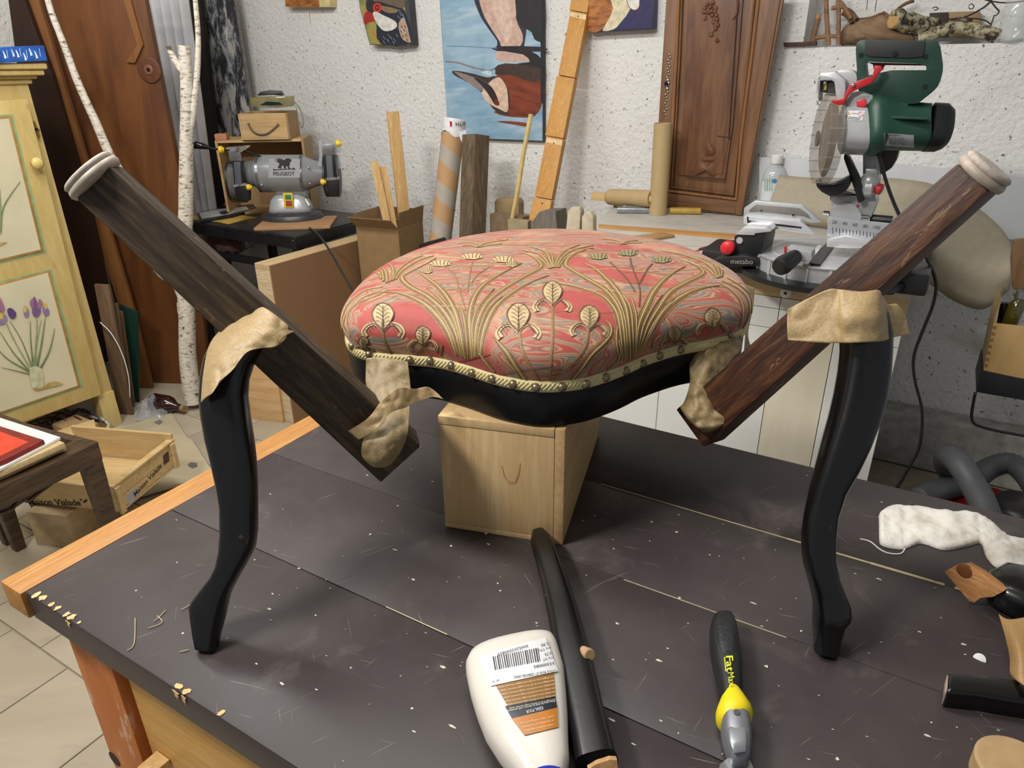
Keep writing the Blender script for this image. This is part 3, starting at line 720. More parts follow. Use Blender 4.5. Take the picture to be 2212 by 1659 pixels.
sheet('cross_strip', [[(752, 931, .775), (764, 941, .775), (775, 950, .775)], [(795, 903, .765), (804, 916, .765), (812, 928, .765)], [(828, 862, .772), (835, 878, .770), (842, 893, .770)], [(862, 838, .790), (868, 858, .788), (876, 880, .79)], [(895, 840, .81), (898, 856, .81), (902, 868, .81)], [(925, 836, .82), (930, 848, .82), (934, 858, .82)], [(948, 852, .825), (953, 858, .825), (958, 862, .825)]], TAPE, o, amp=.0006, fr=90, crease=.005)
o = sheet('masking_tape', [[(1702, 668, .70), (1700, 700, .70), (1702, 735, .70)], [(1745, 645, .693), (1742, 690, .692), (1742, 738, .690)], [(1790, 625, .686), (1788, 680, .683), (1788, 741, .680)],
  [(1810, 625, .684), (1808, 680, .677), (1815, 741, .676)], [(1822, 626, .680), (1822, 680, .668), (1826, 741, .668)], [(1860, 630, .676), (1860, 680, .661), (1862, 740, .662)], [(1897, 627, .678), (1896, 680, .664), (1898, 738, .664)], [(1906, 640, .684), (1912, 685, .675), (1914, 735, .675)], [(1918, 657, .69), (1920, 690, .686), (1924, 730, .686)], [(1938, 657, .692), (1942, 692, .691), (1944, 726, .691)], [(1955, 678, .695), (1960, 700, .695), (1966, 722, .695)]], TAPE, amp=.0005, fr=60, crease=.004)
tag(o, 'broad flat piece of masking tape across the top of the right black leg', 'tape')
o = sheet('masking_tape', [[(1545, 706, .935), (1570, 703, .935), (1602, 726, .935)], [(1520, 715, .925), (1560, 735, .915), (1600, 755, .925)], [(1502, 740, .915), (1540, 770, .905), (1575, 785, .915)], [(1490, 790, .905), (1520, 810, .89), (1550, 815, .90)], [(1490, 830, .89), (1515, 840, .875), (1548, 850, .885)],
  [(1478, 868, .885), (1508, 872, .865), (1542, 880, .870)], [(1470, 882, .88), (1500, 905, .86), (1560, 898, .862)], [(1490, 910, .875), (1515, 925, .858), (1575, 912, .862)], [(1520, 935, .87), (1540, 930, .862), (1590, 905, .866)]], TAPED, amp=.001, fr=80, crease=.010)
tag(o, 'twisted tan tape holding the right batten to the right seat corner', 'tape')
o = sheet('masking_tape', [[(1604, 612, 1.02), (1629, 622, 1.03)], [(1612, 660, 1.0), (1627, 662, 1.02)], [(1610, 720, .985), (1616, 725, .99)], [(1606, 775, .975), (1632, 768, .985)]], TAPE, amp=.001)
tag(o, 'narrow tape edge showing behind the right side of the seat', 'tape')

# ================================================================ loose things on the bench
# curved black chair rail with a wooden peg
RL = secsof([(1150, 1152, 1176, 1146, .8), (1147, 1178, 1194, 1165, .8), (1158, 1215, 1207, 1195, .8), (1172, 1270, 1226, 1245, .8), (1186, 1340, 1249, 1315, .8), (1197, 1400, 1266, 1375, .8), (1210, 1460, 1283, 1435, .8), (1222, 1530, 1300, 1510, .8), (1235, 1600, 1318, 1580, .8), (1244, 1659, 1334, 1635, .8)], .90, .60)
sc = []
for r in RL:
    c = ((r[0]+r[2])/2, (r[1]+r[3])/2); q = Z(c, T+.022); sc.append((r[0], r[1], r[2], r[3], dep(q), .8))
# slide the far end down onto the bench
rail = thing('curved_chair_rail', 'long curved black chair rail lying on the bench between bottle and scraper', 'chair part', Z((1260, 1560), T))
g = loft(sc, .8, 3.2, 20)
for v in g.v: v.z = max(v.z, T+.0004)
g.build('rail', BLKWEAR, rail, True, ang=1.0)
pg = Z((1268, 1405), T+.036)
G().lathe(pg+V((-.004, 0, -.004)), pg+V((.006, -.006, .002)), [(0, .0058), (.9, .0062), (1, .0052)], 18).build('wooden_peg', plain('peg_end_grain', 'a98a66', .8, var=.15, scale=200), rail, True)
e0 = [Z(p, T+.004) for p in ()]
pe = D((1300, 1652), .575)
slab('bare_end', [(1270, 1662), (1290, 1650), (1318, 1641), (1333, 1642), (1336, 1675), (1275, 1675)], (D((1300, 1650), sc[-1][4]-.019), FW), .006, plain('raw_break', 'b98e5f', .8, var=.2, scale=150), rail)

# glue bottle lying on its back, neck towards the front
bt = thing('glue_bottle', 'flat white wood glue bottle lying upside down by the front edge, blue cap', 'bottle', Z((1130, 1500), T))
zb = T+.024
rows = [(1040, 1402, 1188, 1374, .45), (1014, 1420, 1196, 1380, .8), (1006, 1440, 1203, 1394, 1), (1008, 1462, 1208, 1410, 1), (1016, 1500, 1219, 1450, 1), (1030, 1545, 1224, 1505, 1), (1048, 1590, 1227, 1555, 1), (1075, 1632, 1228, 1605, .95), (1103, 1666, 1230, 1645, .85), (1130, 1700, 1222, 1680, .7), (1150, 1725, 1215, 1712, .6)]
R = []; n_ = 28
for r in rows:
    a, b = Z(r[:2], zb), Z(r[2:4], zb); u = (b-a)/2; c = (a+b)/2
    R.append([c+u*(abs(cos(t))**.75*(1 if cos(t) > 0 else -1))+V((0, 0, .0235*r[4]*(abs(sin(t))**.75)*(1 if sin(t) > 0 else -1))) for t in [2*pi*k/n_ for k in range(n_)]])
bot = G().rings(R).build('bottle_body', plain('translucent_white_plastic', 'd3cdc3', .35, var=.04, scale=12, spec=.5), bt, 'all')
nb = (R[-1][0]+R[-1][n_//2])/2; dv = (nb-(R[-3][0]+R[-3][n_//2])/2).normalized(); nk = nb-dv*.013
G().lathe(nk, nb+dv*.02, [(0, .0178), (.05, .0195), (.7, .019), (1, .012)], 28).build('cap', plain('blue_cap', '1e2fa0', .4, var=.06), bt, 'all')
bm3 = bmesh.new(); bm3.from_mesh(bot.data); inv = W[bot.name]; BB = BVHTree.FromBMesh(bm3)
def onb(p, l):
    h, nn, i, d = BB.ray_cast(C0, ray(p).normalized(), 3)
    return (h+V((0, 0, l))) if h else Z(p, T+.047)+V((0, 0, l))
def bsheet(name, quad, mat, l, parent, nx=14, ny=10, bulge=0):
    g = G(); (a, b, c, d) = [V(q+(0,)) for q in quad]; vs = []
    for j in range(ny+1):
        for i in range(nx+1):
            p = a.lerp(b, i/nx).lerp(d.lerp(c, i/nx), j/ny); p.y += bulge*sin(pi*i/nx)
            vs.append(onb((p.x, p.y), l))
    fs = [(j*(nx+1)+i, (j+1)*(nx+1)+i, (j+1)*(nx+1)+i+1, j*(nx+1)+i+1) for j in range(ny) for i in range(nx)]
    return g.add(vs, fs).build(name, mat, parent, 'all')
lab = bsheet('bottle_label', [(1064, 1470), (1196, 1448), (1205, 1570), (1134, 1590)], plain('bronze_label', '8c6330', .4, var=.08), .0006, bt)
bsheet('dark_band', [(1091, 1527), (1199, 1504), (1204, 1530), (1106, 1554)], plain('navy_band', '24262f', .4), .0010, lab, 12, 3)
bsheet('amber_band', [(1106, 1554), (1204, 1530), (1206, 1572), (1133, 1590)], plain('amber_band', 'b8752c', .4), .0010, lab, 12, 4)
st = bsheet('price_sticker', [(1033, 1418), (1178, 1379), (1206, 1452), (1060, 1484)], plain('white_sticker', 'd9dadc', .35, var=.02), .0013, bt, 14, 8)
bars = [(1064+i*4.6, 1.2+1.6*random.Random(i).random()) for i in range(22)]
g = G()
for x, w_ in bars:
    y0 = 1421-(x-1064)*.192; a, b = (x, y0), (x+5, y0+29)
    vs = [onb(p, .0018) for p in ((a[0], a[1]), (b[0], b[1]), (b[0]+w_, b[1]-.3), (a[0]+w_, a[1]-.3))]
    g.add(vs, [(0, 1, 2, 3)])
g.build('barcode', INK, st)
def btext(s, a, b, l, mat, parent, h):   # writing that follows the bottle, baseline a->b in pixels, h pixels tall towards -up
    cu = bpy.data.curves.new('t', 'FONT'); cu.body = s; cu.resolution_u = 2; to = bpy.data.objects.new('t', cu); COL.objects.link(to)
    me = bpy.data.meshes.new_from_object(to.evaluated_get(bpy.context.evaluated_depsgraph_get())); bpy.data.objects.remove(to)
    xs = [v.co.x for v in me.vertices]; x0, x1 = min(xs), max(xs); a, b = V(a+(0,)), V(b+(0,)); xv = (b-a)/(x1-x0); yv = V((xv.y, -xv.x, 0)).normalized()*h/.7
    g = G(); vs = []
    for v in me.vertices:
        p = a+xv*(v.co.x-x0)+yv*v.co.y; vs.append(onb((p.x, p.y), l))
    fs = [list(p.vertices) for p in me.polygons]; bpy.data.meshes.remove(me)
    return g.add(vs, fs).build('lettering', mat, parent)
GRY = plain('grey_ink', '4a4b50', .6)
for s_, a, b, h in (('3045203000829', (1140, 1395), (1074, 1414), 6), ('12,90', (1188, 1389), (1168, 1394), 6), ('Prix TTC', (1190, 1399), (1162, 1406), 5), ('10,75', (1193, 1410), (1176, 1414), 6), ('Prix HT', (1195, 1420), (1172, 1426), 5), ('33300082', (1197, 1432), (1152, 1441), 6), ('COLLE BOIS ET DERIVES 290G', (1202, 1449), (1110, 1463), 6), ('007 47', (1078, 1470), (1062, 1474), 4)):
    btext(s_, a, b, .0019, GRY, st, h)
LT = plain('pale_label_ink', 'dcc9a4', .6); WT = plain('white_label_ink', 'dcdcdc', .6)
for i in range(7):
    y0 = 1462+i*8.2; x1 = 1197+i*.4; x0_ = 1070+i*4.2
    btext('encollages bois et derives usage interieur temps', (x1, y0), (x0_+4, y0+(x1-x0_)*.19), .0011, LT, lab, 4)
btext('Pour tous les bois et derives, mdf, panneaux', (1198, 1515), (1096, 1537), .0014, WT, lab, 4)
btext('IDEAL POUR', (1172, 1528), (1136, 1537), .0014, WT, lab, 7)
for i, s_ in enumerate(('pour des collages forts', 'et durables, prise rapide', 'toutes essences naturelles')):
    btext(s_, (1196, 1548+i*9), (1124+i*5, 1564+i*8), .0014, LT, lab, 4)

# scraper knife
kf = thing('scraper_knife', 'black and yellow rubber handled scraper with grey metal nose, lying on the bench', 'hand tool', Z((1580, 1480), T))
zk = T+.017
def lying(rows, ratio, mat, name, parent, power=2.6, n=24, z=zk, th=.016, bev=False):
    R = []
    for r in rows:
        a, b = Z(r[:2], z), Z(r[2:4], z); u = (b-a)/2; c = (a+b)/2; k = r[4] if len(r) > 4 else 1
        R.append([c+u*(abs(cos(t))**(2/power)*(1 if cos(t) > 0 else -1))+V((0, 0, th*k*(abs(sin(t))**(2/power))*(1 if sin(t) > 0 else -1))) for t in [2*pi*k_/n for k_ in range(n)]])
    return G().rings(R).build(name, mat, parent, 'all')
def rubber():
    m, n, l, b = newmat('knurled_black_rubber'); v = n.new('ShaderNodeTexVoronoi'); v.inputs['Scale'].default_value = 260; l.new(_coord(n, l), v.inputs['Vector'])
    b.inputs['Base Color'].default_value = lin('1d1e20'); b.inputs['Roughness'].default_value = .6; _bump(n, l, v.outputs['Distance'], .5, .001, b); return m
gripm = plain('smooth_black_rubber', '1b1c1e', .5, var=.1)
hd = lying([(1545, 1334, 1572, 1332, .55), (1537, 1342, 1583, 1338, .85), (1533, 1360, 1591, 1356, 1), (1533, 1385, 1595, 1380, 1), (1535, 1410, 1598, 1405, 1), (1540, 1440, 1602, 1436, 1), (1546, 1465, 1603, 1462, 1), (1551, 1490, 1603, 1488, .95), (1555, 1512, 1601, 1510, .9), (1556, 1528, 1598, 1526, .85)], 1, gripm, 'handle', kf)
lying([(1549, 1345, 1573, 1342, .5), (1546, 1360, 1583, 1357, 1), (1549, 1390, 1590, 1386, 1), (1557, 1415, 1592, 1412, .9), (1572, 1428, 1592, 1420, .3)], 1, rubber(), 'knurled_grip', hd, 3, z=zk+.0115, th=.006)
lying([(1563, 1494, 1590, 1492, .85), (1559, 1506, 1600, 1504, .95), (1552, 1524, 1612, 1520, 1.05), (1546, 1540, 1623, 1536, 1.15), (1547, 1553, 1626, 1548, 1.15), (1553, 1562, 1622, 1558, 1.05), (1560, 1568, 1614, 1564, .9)], 1, plain('yellow_collar', 'e6cf16', .45, var=.04), 'collar', kf, 2.2)
lying([(1560, 1536, 1606, 1531, 1.0), (1557, 1552, 1616, 1548, 1.05), (1558, 1580, 1621, 1576, 1.02), (1562, 1600, 1623, 1597, 1), (1569, 1625, 1622, 1622, .85), (1578, 1645, 1619, 1642, .6), (1588, 1651, 1614, 1649, .35)], 1, plain('grey_cast_metal', '8c8f94', .45, .6, var=.05, scale=200), 'nose', kf, 2.8)
lying([(1575, 1568, 1605, 1566, .5), (1572, 1580, 1612, 1577, 1), (1575, 1605, 1614, 1602, 1), (1584, 1628, 1612, 1625, .5)], 1, plain('pale_cast_metal', 'a0a3a8', .4, .6, var=.05), 'thumb_rest', kf, 3, z=zk+.0125, th=.0035)
bl0 = [Z(p, T+.014) for p in ((1583, 1630), (1618, 1636), (1640, 1690), (1540, 1700), (1556, 1650))]
G().prism(bl0, (0, 0, -.0012)).build('blade', STEEL, kf)
G().prism([Z(p, T+.0165) for p in ((1585, 1632), (1606, 1628), (1618, 1640), (1597, 1645))], (0, 0, -.002)).build('blade_clip', plain('ivory_clip', 'd8d5c8', .5), kf)
G().lathe(Z((1591, 1538), T+.0335), Z((1591, 1538), T+.0355), [(0, .0028), (1, .0024)], 12).build('rivet', STEEL, kf)
bmh = bmesh.new(); bmh.from_mesh(hd.data)
YI = plain('yellow_lettering', 'dbe02a', .5)
text('lettering', 'Fat', (1568, 1418), (1570, 1452), (V((0, 0, T+.0345)), V((0, 0, 1))), YI, hd, up=(1583, 1417), bold=True)
text('lettering', 'Max', (1571, 1454), (1575, 1483), (V((0, 0, T+.0342)), V((0, 0, 1))), YI, hd, up=(1585, 1453))
G().prism([Z(p, T+.0347) for p in ((1564, 1420), (1566, 1420), (1569, 1451), (1567, 1451))], (0, 0, .0003)).build('underline', YI, hd)

# rag, black chair parts, tape roll at the right
def ragm():
    m, n, l, b = newmat('stained_white_cotton'); co = _coord(n, l); f = _noise(n, l, co, 14, 5, .6)
    l.new(_ramp(n, l, f, [(.32, 'b8ab97'), (.45, 'd9d3c8'), (.7, 'e3e0d9')]), b.inputs['Base Color']); b.inputs['Roughness'].default_value = .9
    _bump(n, l, _noise(n, l, co, 120, 4), .4, .003, b); return m
def cloth(name, outline, mat, parent, zt, hump, fr, n=26, lbl=None):
    # rows: pairs of (top pixel, bottom pixel) along the cloth, crumpled ridges between
    g = G(); vs = []; m_ = 16; k = len(outline)
    tp = spline([o_[0] for o_ in outline], 6); bt_ = spline([o_[1] for o_ in outline], 6)
    for i, (a, b) in enumerate(zip(tp, bt_)):
        f = i/(len(tp)-1)
        for j in range(m_+1):
            s_ = j/m_; p = a.lerp(b, s_); q = Z((p.x, p.y), T)
            e = min(s_, 1-s_)*2; e2 = min(f, 1-f)*2; env = min(1, (e*2.2))**.5*min(1, e2*5)**.5
            h = (hump*(.25+.6*abs(noise.noise(q*fr)))+.55*hump*abs(noise.noise(V((q.x*fr*2, q.y*fr*3.5, 1))))+.2*hump*abs(noise.noise(q*fr*6)))*env
            q = Z((p.x, p.y+0), T); vs.append(q+V((0, 0, h+.0006)))
    for i in range(len(tp)-1):
        for j in range(m_): fs_ = (i*(m_+1)+j, i*(m_+1)+j+1, (i+1)*(m_+1)+j+1, (i+1)*(m_+1)+j); g.f.append(fs_); g.m.append(0)
    g.v = vs; o = g.build(name, mat, parent, 'all', solid=.0012); return o
rag = cloth('cotton_rag', [((1898, 1118), (1899, 1160)), ((1905, 1105), (1905, 1180)), ((1930, 1092), (1950, 1188)), ((1975, 1096), (1990, 1176)), ((2030, 1104), (2040, 1190)), ((2085, 1108), (2090, 1182)), ((2120, 1118), (2118, 1176)), ((2155, 1142), (2132, 1208)), ((2185, 1162), (2160, 1232)), ((2235, 1168), (2215, 1240))], ragm(), None, T, .017, 28)
tag(rag, 'crumpled stained white cotton rag lying along the back edge of the bench', 'rag')
G().tube([Z(p, T+.001) for p in spline([(1858, 1164), (1880, 1170), (1900, 1186), (1920, 1195), (1945, 1196), (1955, 1185), (1956, 1176)], 5)], .0009, 6).build('hem_thread', plain('white_thread', 'cfcac0', .8), rag)
lp = thing('broken_chair_leg', 'black chair leg with a bare sawn orange end and dowel hole, at the right edge', 'chair part', Z((2160, 1290), T))
hz = T+.03
lying([(2128, 1246, 2150, 1294, 0.75), (2145, 1240, 2175, 1306, .9), (2165, 1228, 2215, 1326, 1), (2240, 1240, 2300, 1352, 1)], 1, BLKWEAR, 'shaft', lp, 2.6, z=T+.021, th=.0205)
RE = wood('sawn_tenon', 'c8925c', 'b67a46', (1, -.6, 0), 70, 6, .7, c3='d6a878', bump=.5)
tpl = plane3(Z((2090, 1226), T+.042), Z((2160, 1262), T+.042), Z((2104, 1303), T+.004))
tenon = slab('bare_end', [(2040, 1236), (2060, 1226), (2087, 1222), (2118, 1240), (2168, 1278), (2145, 1290), (2118, 1292), (2104, 1303), (2092, 1298), (2062, 1262)], tpl, .012, RE, lp, bevel=.001)
dc = P((2083, 1233), tpl); dn = -away(tpl)
G().lathe(dc-dn*.002, dc+dn*.0015, [(0, .008), (.8, .008), (1, .0065)], 20).build('dowel_hole', plain('dark_dowel', '7c4a26', .4, var=.2), tenon, True)
bb = thing('black_chair_bar', 'straight black lacquered bar with a worn pale end at the right edge', 'chair part', Z((2120, 1490), T))
lying([(2043, 1470, 2040, 1510, .95), (2052, 1470, 2050, 1512, 1), (2100, 1474, 2110, 1519, 1), (2160, 1480, 2185, 1531, 1), (2260, 1492, 2290, 1550, 1)], 1, BLKWEAR, 'bar', bb, 6, z=T+.0112, th=.011)
lying([(2041.5, 1471, 2038.5, 1509, .9), (2053, 1472, 2052, 1511, .98)], 1, plain('worn_bare_end', '8f7d72', .7, var=.3, scale=120), 'worn_end', bb, 6, z=T+.0112, th=.0112)
sh = sheet('kraft_tape_strip', [[(2157, 1326, .715), (2180, 1338, .70), (2230, 1330, .70)], [(2170, 1370, .69), (2195, 1375, .675), (2240, 1370, .68)], [(2181, 1420, .672), (2205, 1425, .655), (2250, 1420, .66)], [(2182, 1455, .662), (2205, 1468, .645), (2260, 1475, .64)], [(2196, 1472, .657), (2220, 1484, .635), (2270, 1500, .63)]], tapemat('kraft_tape', 'a88657', '9a7849', 1), amp=.001, fr=20)
tag(sh, 'brown kraft tape strip standing behind the straight black bar at the right edge', 'tape')
cb = Z((2185, 1690), T)
G().lathe(cb+V((0, 0, .0003)), cb+V((0, 0, .02)), [(0, .031), (.9, .031), (1, .029)], 36).build('tape_roll', KRAFT, None, True)
tag(bpy.data.objects['tape_roll'], 'tan cardboard disc just entering the bottom right corner of the bench', 'disc')
G().lathe(Z((2116, 1424), T), Z((2116, 1424), T+.001), [(0, .0058), (.6, .0056), (1, .003)], 18).build('paint_chip', WHITE, None, True); tag(bpy.data.objects['paint_chip'], 'small round white paint chip on the bench above the straight black bar', 'paint chip')
g = G(); rg.seed(11)
for i in range(150):
    p = (rg.uniform(300, 2200), rg.uniform(960, 1650)); q = Z(p, T+.0002)
    if not (XL+.01 < q.x < XR and .27 < q.y < .99): continue
    if bx and abs((q-A_).dot(xa)-bw/2) < bw/2+.01 and -.01 < (q-A_).dot(ya) < bl+.01: continue
    flake(g, q, rg.choice((.0005, .0006, .0008, .0011, .0016)), rg.choice((1, 2, 3)))
for p in ((800, 1155), (1050, 1153), (1462, 1150), (1468, 1292), (975, 1180), (2118, 1423), (1808, 1640), (1655, 1440)): flake(g, Z(p, T+.0003), .0026)
o = g.build('wood_flakes', plain('pale_flakes', 'c9bfae', .8, var=.2, scale=300), None, kind='stuff'); tag(o, 'tiny pale wood and paint flakes scattered over the dark bench top', 'shavings')
g = G()
for a, b, c in (((275, 1405), (290, 1390), (292, 1335)), ((332, 1342), (345, 1332), (358, 1318)), ((388, 1408), (398, 1406), (408, 1403)), ((392, 1317), (402, 1312), (413, 1305)), ((320, 1357), (350, 1345), (340, 1330))):
    g.tube([Z((p.x, p.y), T+.0012) for p in spline([a, b, c], 4)], .0005, 5)
o = g.build('wood_fibres', plain('fibre', 'c7b08a', .8), None, kind='stuff'); tag(o, 'thin curled pale wood fibres lying near the left black leg foot', 'shavings')
# ================================================================ left side: painted cupboard
YP = wood('yellow_distressed_paint', 'c7ac68', 'd6bf80', (0, 0, 1), 18, 5, .5, wear='b3935034'[:6], wearlo=.64, bump=.06)
CP = plain('cream_door_panel', 'd8cfae', .55, var=.05, scale=8); DKG = plain('sage_green_line', '8fae82', .6); OCH = plain('ochre_moulding', 'b08545', .55, var=.15)
cx = -2.87; cup = thing('painted_cupboard', 'yellow painted cupboard with iris flower panels against the left wall', 'cupboard', (-3.1, 1.1, 0))
yr = X((265, 915), cx).y; ztop = X((104, 172), cx).z
G().box((-3.1, (yr+.55)/2, (.16+ztop)/2), (.44, yr-.55, ztop-.16)).build('body', YP, cup, bevel=.004)
for yy in (yr-.035, .59): G().box((cx-.03, yy, .08), (.06, .07, .16)).build('foot', YP, cup, bevel=.003)
for yy in (yr-.035, .59): G().box((-3.29, yy, .08), (.06, .07, .16)).build('foot', YP, cup, bevel=.003)
zc = [X((90, 181), cx).z, X((97, 170), cx+.02).z, X((106, 163), cx+.04).z, X((107, 150), cx+.05).z, X((108, 136), cx+.06).z]
for k, o_ in enumerate((.012, .025, .045, .055)):
    G().box((-3.1+o_/2, (yr+.55)/2, (zc[k]+zc[k+1])/2), (.44+o_, yr-.55+2*o_, zc[k+1]-zc[k])).build('cornice_moulding', YP, cup, bevel=.008, seg=3)
pd = xp(cx+.022)
door = slab('door', [(-80, 222), (59, 214), (219, 853), (53, 911), (-80, 955)], pd, .02, YP, cup, bevel=.003)
pf = xp(cx+.0235)
for k, (oq, iq) in enumerate((([(-60, 252), (27, 247), (101, 546), (-60, 583)], [(-60, 262), (19, 256), (88, 539), (-60, 574)]), ([(-60, 622), (111, 581), (180, 836), (5, 897), (-60, 915)], [(-60, 634), (103, 589), (168, 833), (13, 886), (-60, 908)]))):
    slab('panel_line', oq, xp(cx+.0232), .0012, DKG, door)
    sh_ = [((a[0]*.55+b[0]*.45), (a[1]*.55+b[1]*.45)) for a, b in zip(oq, iq)]
    slab('panel_moulding', sh_, xp(cx+.0262), .004, OCH, door, bevel=.0015)
    pn = slab('door_panel', iq, xp(cx+.0268), .003, CP, door)
def zL(l, o=(0, 380), s=3.77): return [(o[0]+a/s, o[1]+b/s) for a, b in l]
def zM(l): return zL(l, (0, 780))
LG = '6f8459'; LG2 = '8c9d6c'
def sg(l, w_, c=LG, f=zL): return (c, stroke(f(l), w_))
pol = [sg([(250, 1600), (110, 1440), (0, 1270)], [4, 1]), sg([(260, 1560), (180, 1350), (80, 1180)], [3, 1]), sg([(270, 1560), (250, 1350), (245, 1180)], [4, 1]), sg([(285, 1560), (300, 1350), (335, 1170)], [4, 1], LG2), sg([(300, 1560), (340, 1350), (370, 1130)], [5, 1]), sg([(320, 1580), (400, 1430), (445, 1240)], [5, 1]),
       sg([(250, 1600), (60, 1490), (-40, 1380)], [4, 1]), sg([(260, 1620), (140, 1590), (10, 1560)], [3, 1]), sg([(270, 1560), (295, 1300), (297, 1160)], [2, 2], LG2), sg([(240, 1560), (110, 1330), (50, 1200)], [2, 2], LG2),
       ('c9c9a4', zL([(240, 1560), (340, 1570), (350, 1720), (280, 1740), (255, 1700)]), 2), ('b9a05c', zM([(260, 215), (330, 220), (390, 180), (440, 165), (515, 185), (450, 205), (380, 220), (300, 240)]), 2),
       ('7b5a8c', zL([(275, 980), (300, 1030), (330, 1100), (300, 1150), (265, 1130), (260, 1060)]), 3), ('9580ad', zL([(210, 1060), (235, 1110), (220, 1150), (195, 1140), (190, 1080)]), 3), ('8f78a8', zL([(350, 1060), (390, 1080), (398, 1120), (370, 1140), (345, 1100)]), 3), ('a36f8a', zL([(240, 1040), (255, 1000), (275, 1010), (270, 1080)]), 2), ('a36f8a', zL([(300, 1080), (315, 1000), (345, 1030), (320, 1080)]), 2), ('d8bd4a', zL([(195, 1070), (215, 1070), (212, 1110), (192, 1110)]), 2), ('d8bd4a', zL([(355, 1040), (375, 1040), (378, 1080), (362, 1075)]), 2),
       ('5b3f78', zL([(55, 1090), (90, 1075), (130, 1120), (110, 1160), (75, 1150)]), 3), ('8f7fae', zL([(-20, 1120), (30, 1120), (55, 1160), (25, 1205), (-20, 1200)]), 3), ('a36f8a', zL([(-20, 980), (10, 1010), (35, 1080), (10, 1110), (-20, 1100)]), 2), ('d8bd4a', zL([(-10, 1115), (22, 1120), (20, 1160), (-10, 1160)]), 2)]
pol = [e for e in pol]
paint('painted_irises', pol, xp(cx+.0298), cup, mats=None)
paint('painted_leaves', [sg([(5, 450), (30, 250), (165, 45)], [4, 1.5]), sg([(0, 470), (5, 300), (-5, 100)], [4, 2], LG2), ('b9a05c', zL([(-10, 545), (60, 540), (20, 560), (-10, 570)]), 2)], xp(cx+.0298), cup)
kb = X((72, 352), cx+.022)
G().lathe(kb, kb+V((.04, 0, 0)), [(0, .012), (.3, .009), (.5, .017), (.75, .022), (.95, .015), (1, .004)], 20).build('knob', plain('yellow_knob', 'd8c074', .35, coat=.3), cup, 'all')
es = slab('escutcheon', zL([(285, 1030), (300, 1040), (320, 1090), (345, 1110), (330, 1130), (345, 1170), (330, 1180), (315, 1140), (300, 1100)], (0, 0), 3.95), xp(cx+.003), .003, plain('old_brass_plate', '9b7a3c', .4, .8), cup)
kh = X((78, 280), cx+.0032); G().lathe(kh, kh+V((.001, 0, 0)), [(0, .006), (1, .006)], 12).build('keyhole', plain('keyhole_black', '050505', .9), cup)
# blue painted canvas on the cupboard
bc = thing('blue_canvas', 'bright blue painted canvas with white strokes lying on top of the yellow cupboard', 'painting', X((40, 136), -2.83))
bpl = xp(-2.815)
slab('canvas', [(-60, 104), (95, 98), (103, 131), (-60, 139)], bpl, .22, plain('cobalt_canvas', '2b6bc4', .5, var=.3, scale=25, c2='1d4c9c'), bc, bevel=.002)
paint('white_strokes', [('dfe6ea', stroke([(x, y), (x+4, y+9), (x+6, y+16)], [1.5, 5])) for x, y in ((6, 110), (24, 106), (34, 108), (50, 114), (62, 104), (74, 110))]+[('a9c6e6', stroke([(x, y), (x+3, y+18)], 1.5)) for x, y in ((14, 108), (42, 104), (56, 108), (84, 104))], bpl, bc)

# boards and birch behind it
pang = 25; Pb = V((-2.99, 1.86, 0))
VEN = wood('brown_veneer', '55301a', '6b411f', (.1, .05, 1), 9, 6, .5, c3='7a4c28', bump=.05, fine=1.3)
pp = vplane(Pb, pang)
bp = slab('veneered_panel', [(82, -30), (307, -30), (350, 190), (396, 430), (440, 700), (452, 812), (300, 868)], pp, .03, VEN, None, bevel=.002)
bp = thing('large_veneered_panel', 'large leaning reddish brown veneered wood panel with a round knot behind the birch', 'wood panel', P((420, 860), pp))
o = bpy.data.objects['veneered_panel']; o.name = 'panel'; o.parent = bp; o.matrix_basis = W[bp.name].inverted()
ppf = (pp[0]-away(pp)*.004, pp[1])
VEN2 = wood('pale_brown_strip', '6f4826', '85582f', (.1, .05, 1), 12, 8, .5)
slab('batten_strip', [(263, -10), (279, -10), (309, 96), (291, 136), (273, 134), (296, 97)], (pp[0]-away(pp)*.01, pp[1]), .009, VEN2, bp)
kc = P((322, 151), ppf); nrm = -away(pp)
G().lathe(kc, kc+nrm*.003, [(0, .050), (.3, .049), (.5, .046), (1, .03)], 28).build('knot_ring', wood('knot_wood', '4f2d1a', '68402a', (0, 0, 1), 60, 2, .5), bp, 'all')
G().lathe(kc+nrm*.002, kc+nrm*.006, [(0, .020), (.8, .019), (1, .014)], 20).build('knot_core', plain('pink_knot', '7c4c38', .5, var=.2), bp, 'all')
G().lathe(kc+nrm*.0055, kc+nrm*.0065, [(0, .009), (1, .008)], 14).build('knot_hole', plain('black_hole', '080605', .9), bp)
def board(name, px, pt, angd, th, mat, label, cat='board', **k):
    o = slab(name, px, vplane(pt, angd), th, mat, None, **k); tag(o, label, cat); return o
DKB = wood('dark_brown_board', '22120b', '30190f', (0, 0, 1), 14, 8, .55)
board('narrow_board', [(42, -30), (74, -30), (186, 344), (217, 433), (286, 664), (330, 845), (296, 850), (255, 658), (178, 414)], Pb+V((-.06, -.10, 0)), pang, .02, VEN2, 'narrow brown board leaning between the yellow cupboard and the large veneered panel', bevel=.001)
board('dark_board_and_gap', [(14, -30), (42, -30), (112, 160), (186, 414), (262, 760), (205, 800), (100, 430), (62, 300), (38, 150)], Pb+V((-.12, -.16, 0)), pang, .02, DKB, 'dark brown board behind the upper right corner of the yellow cupboard, widened to fill the shaded gap', bevel=.001)  # real board, widened so its dark colour also fills the shaded gap
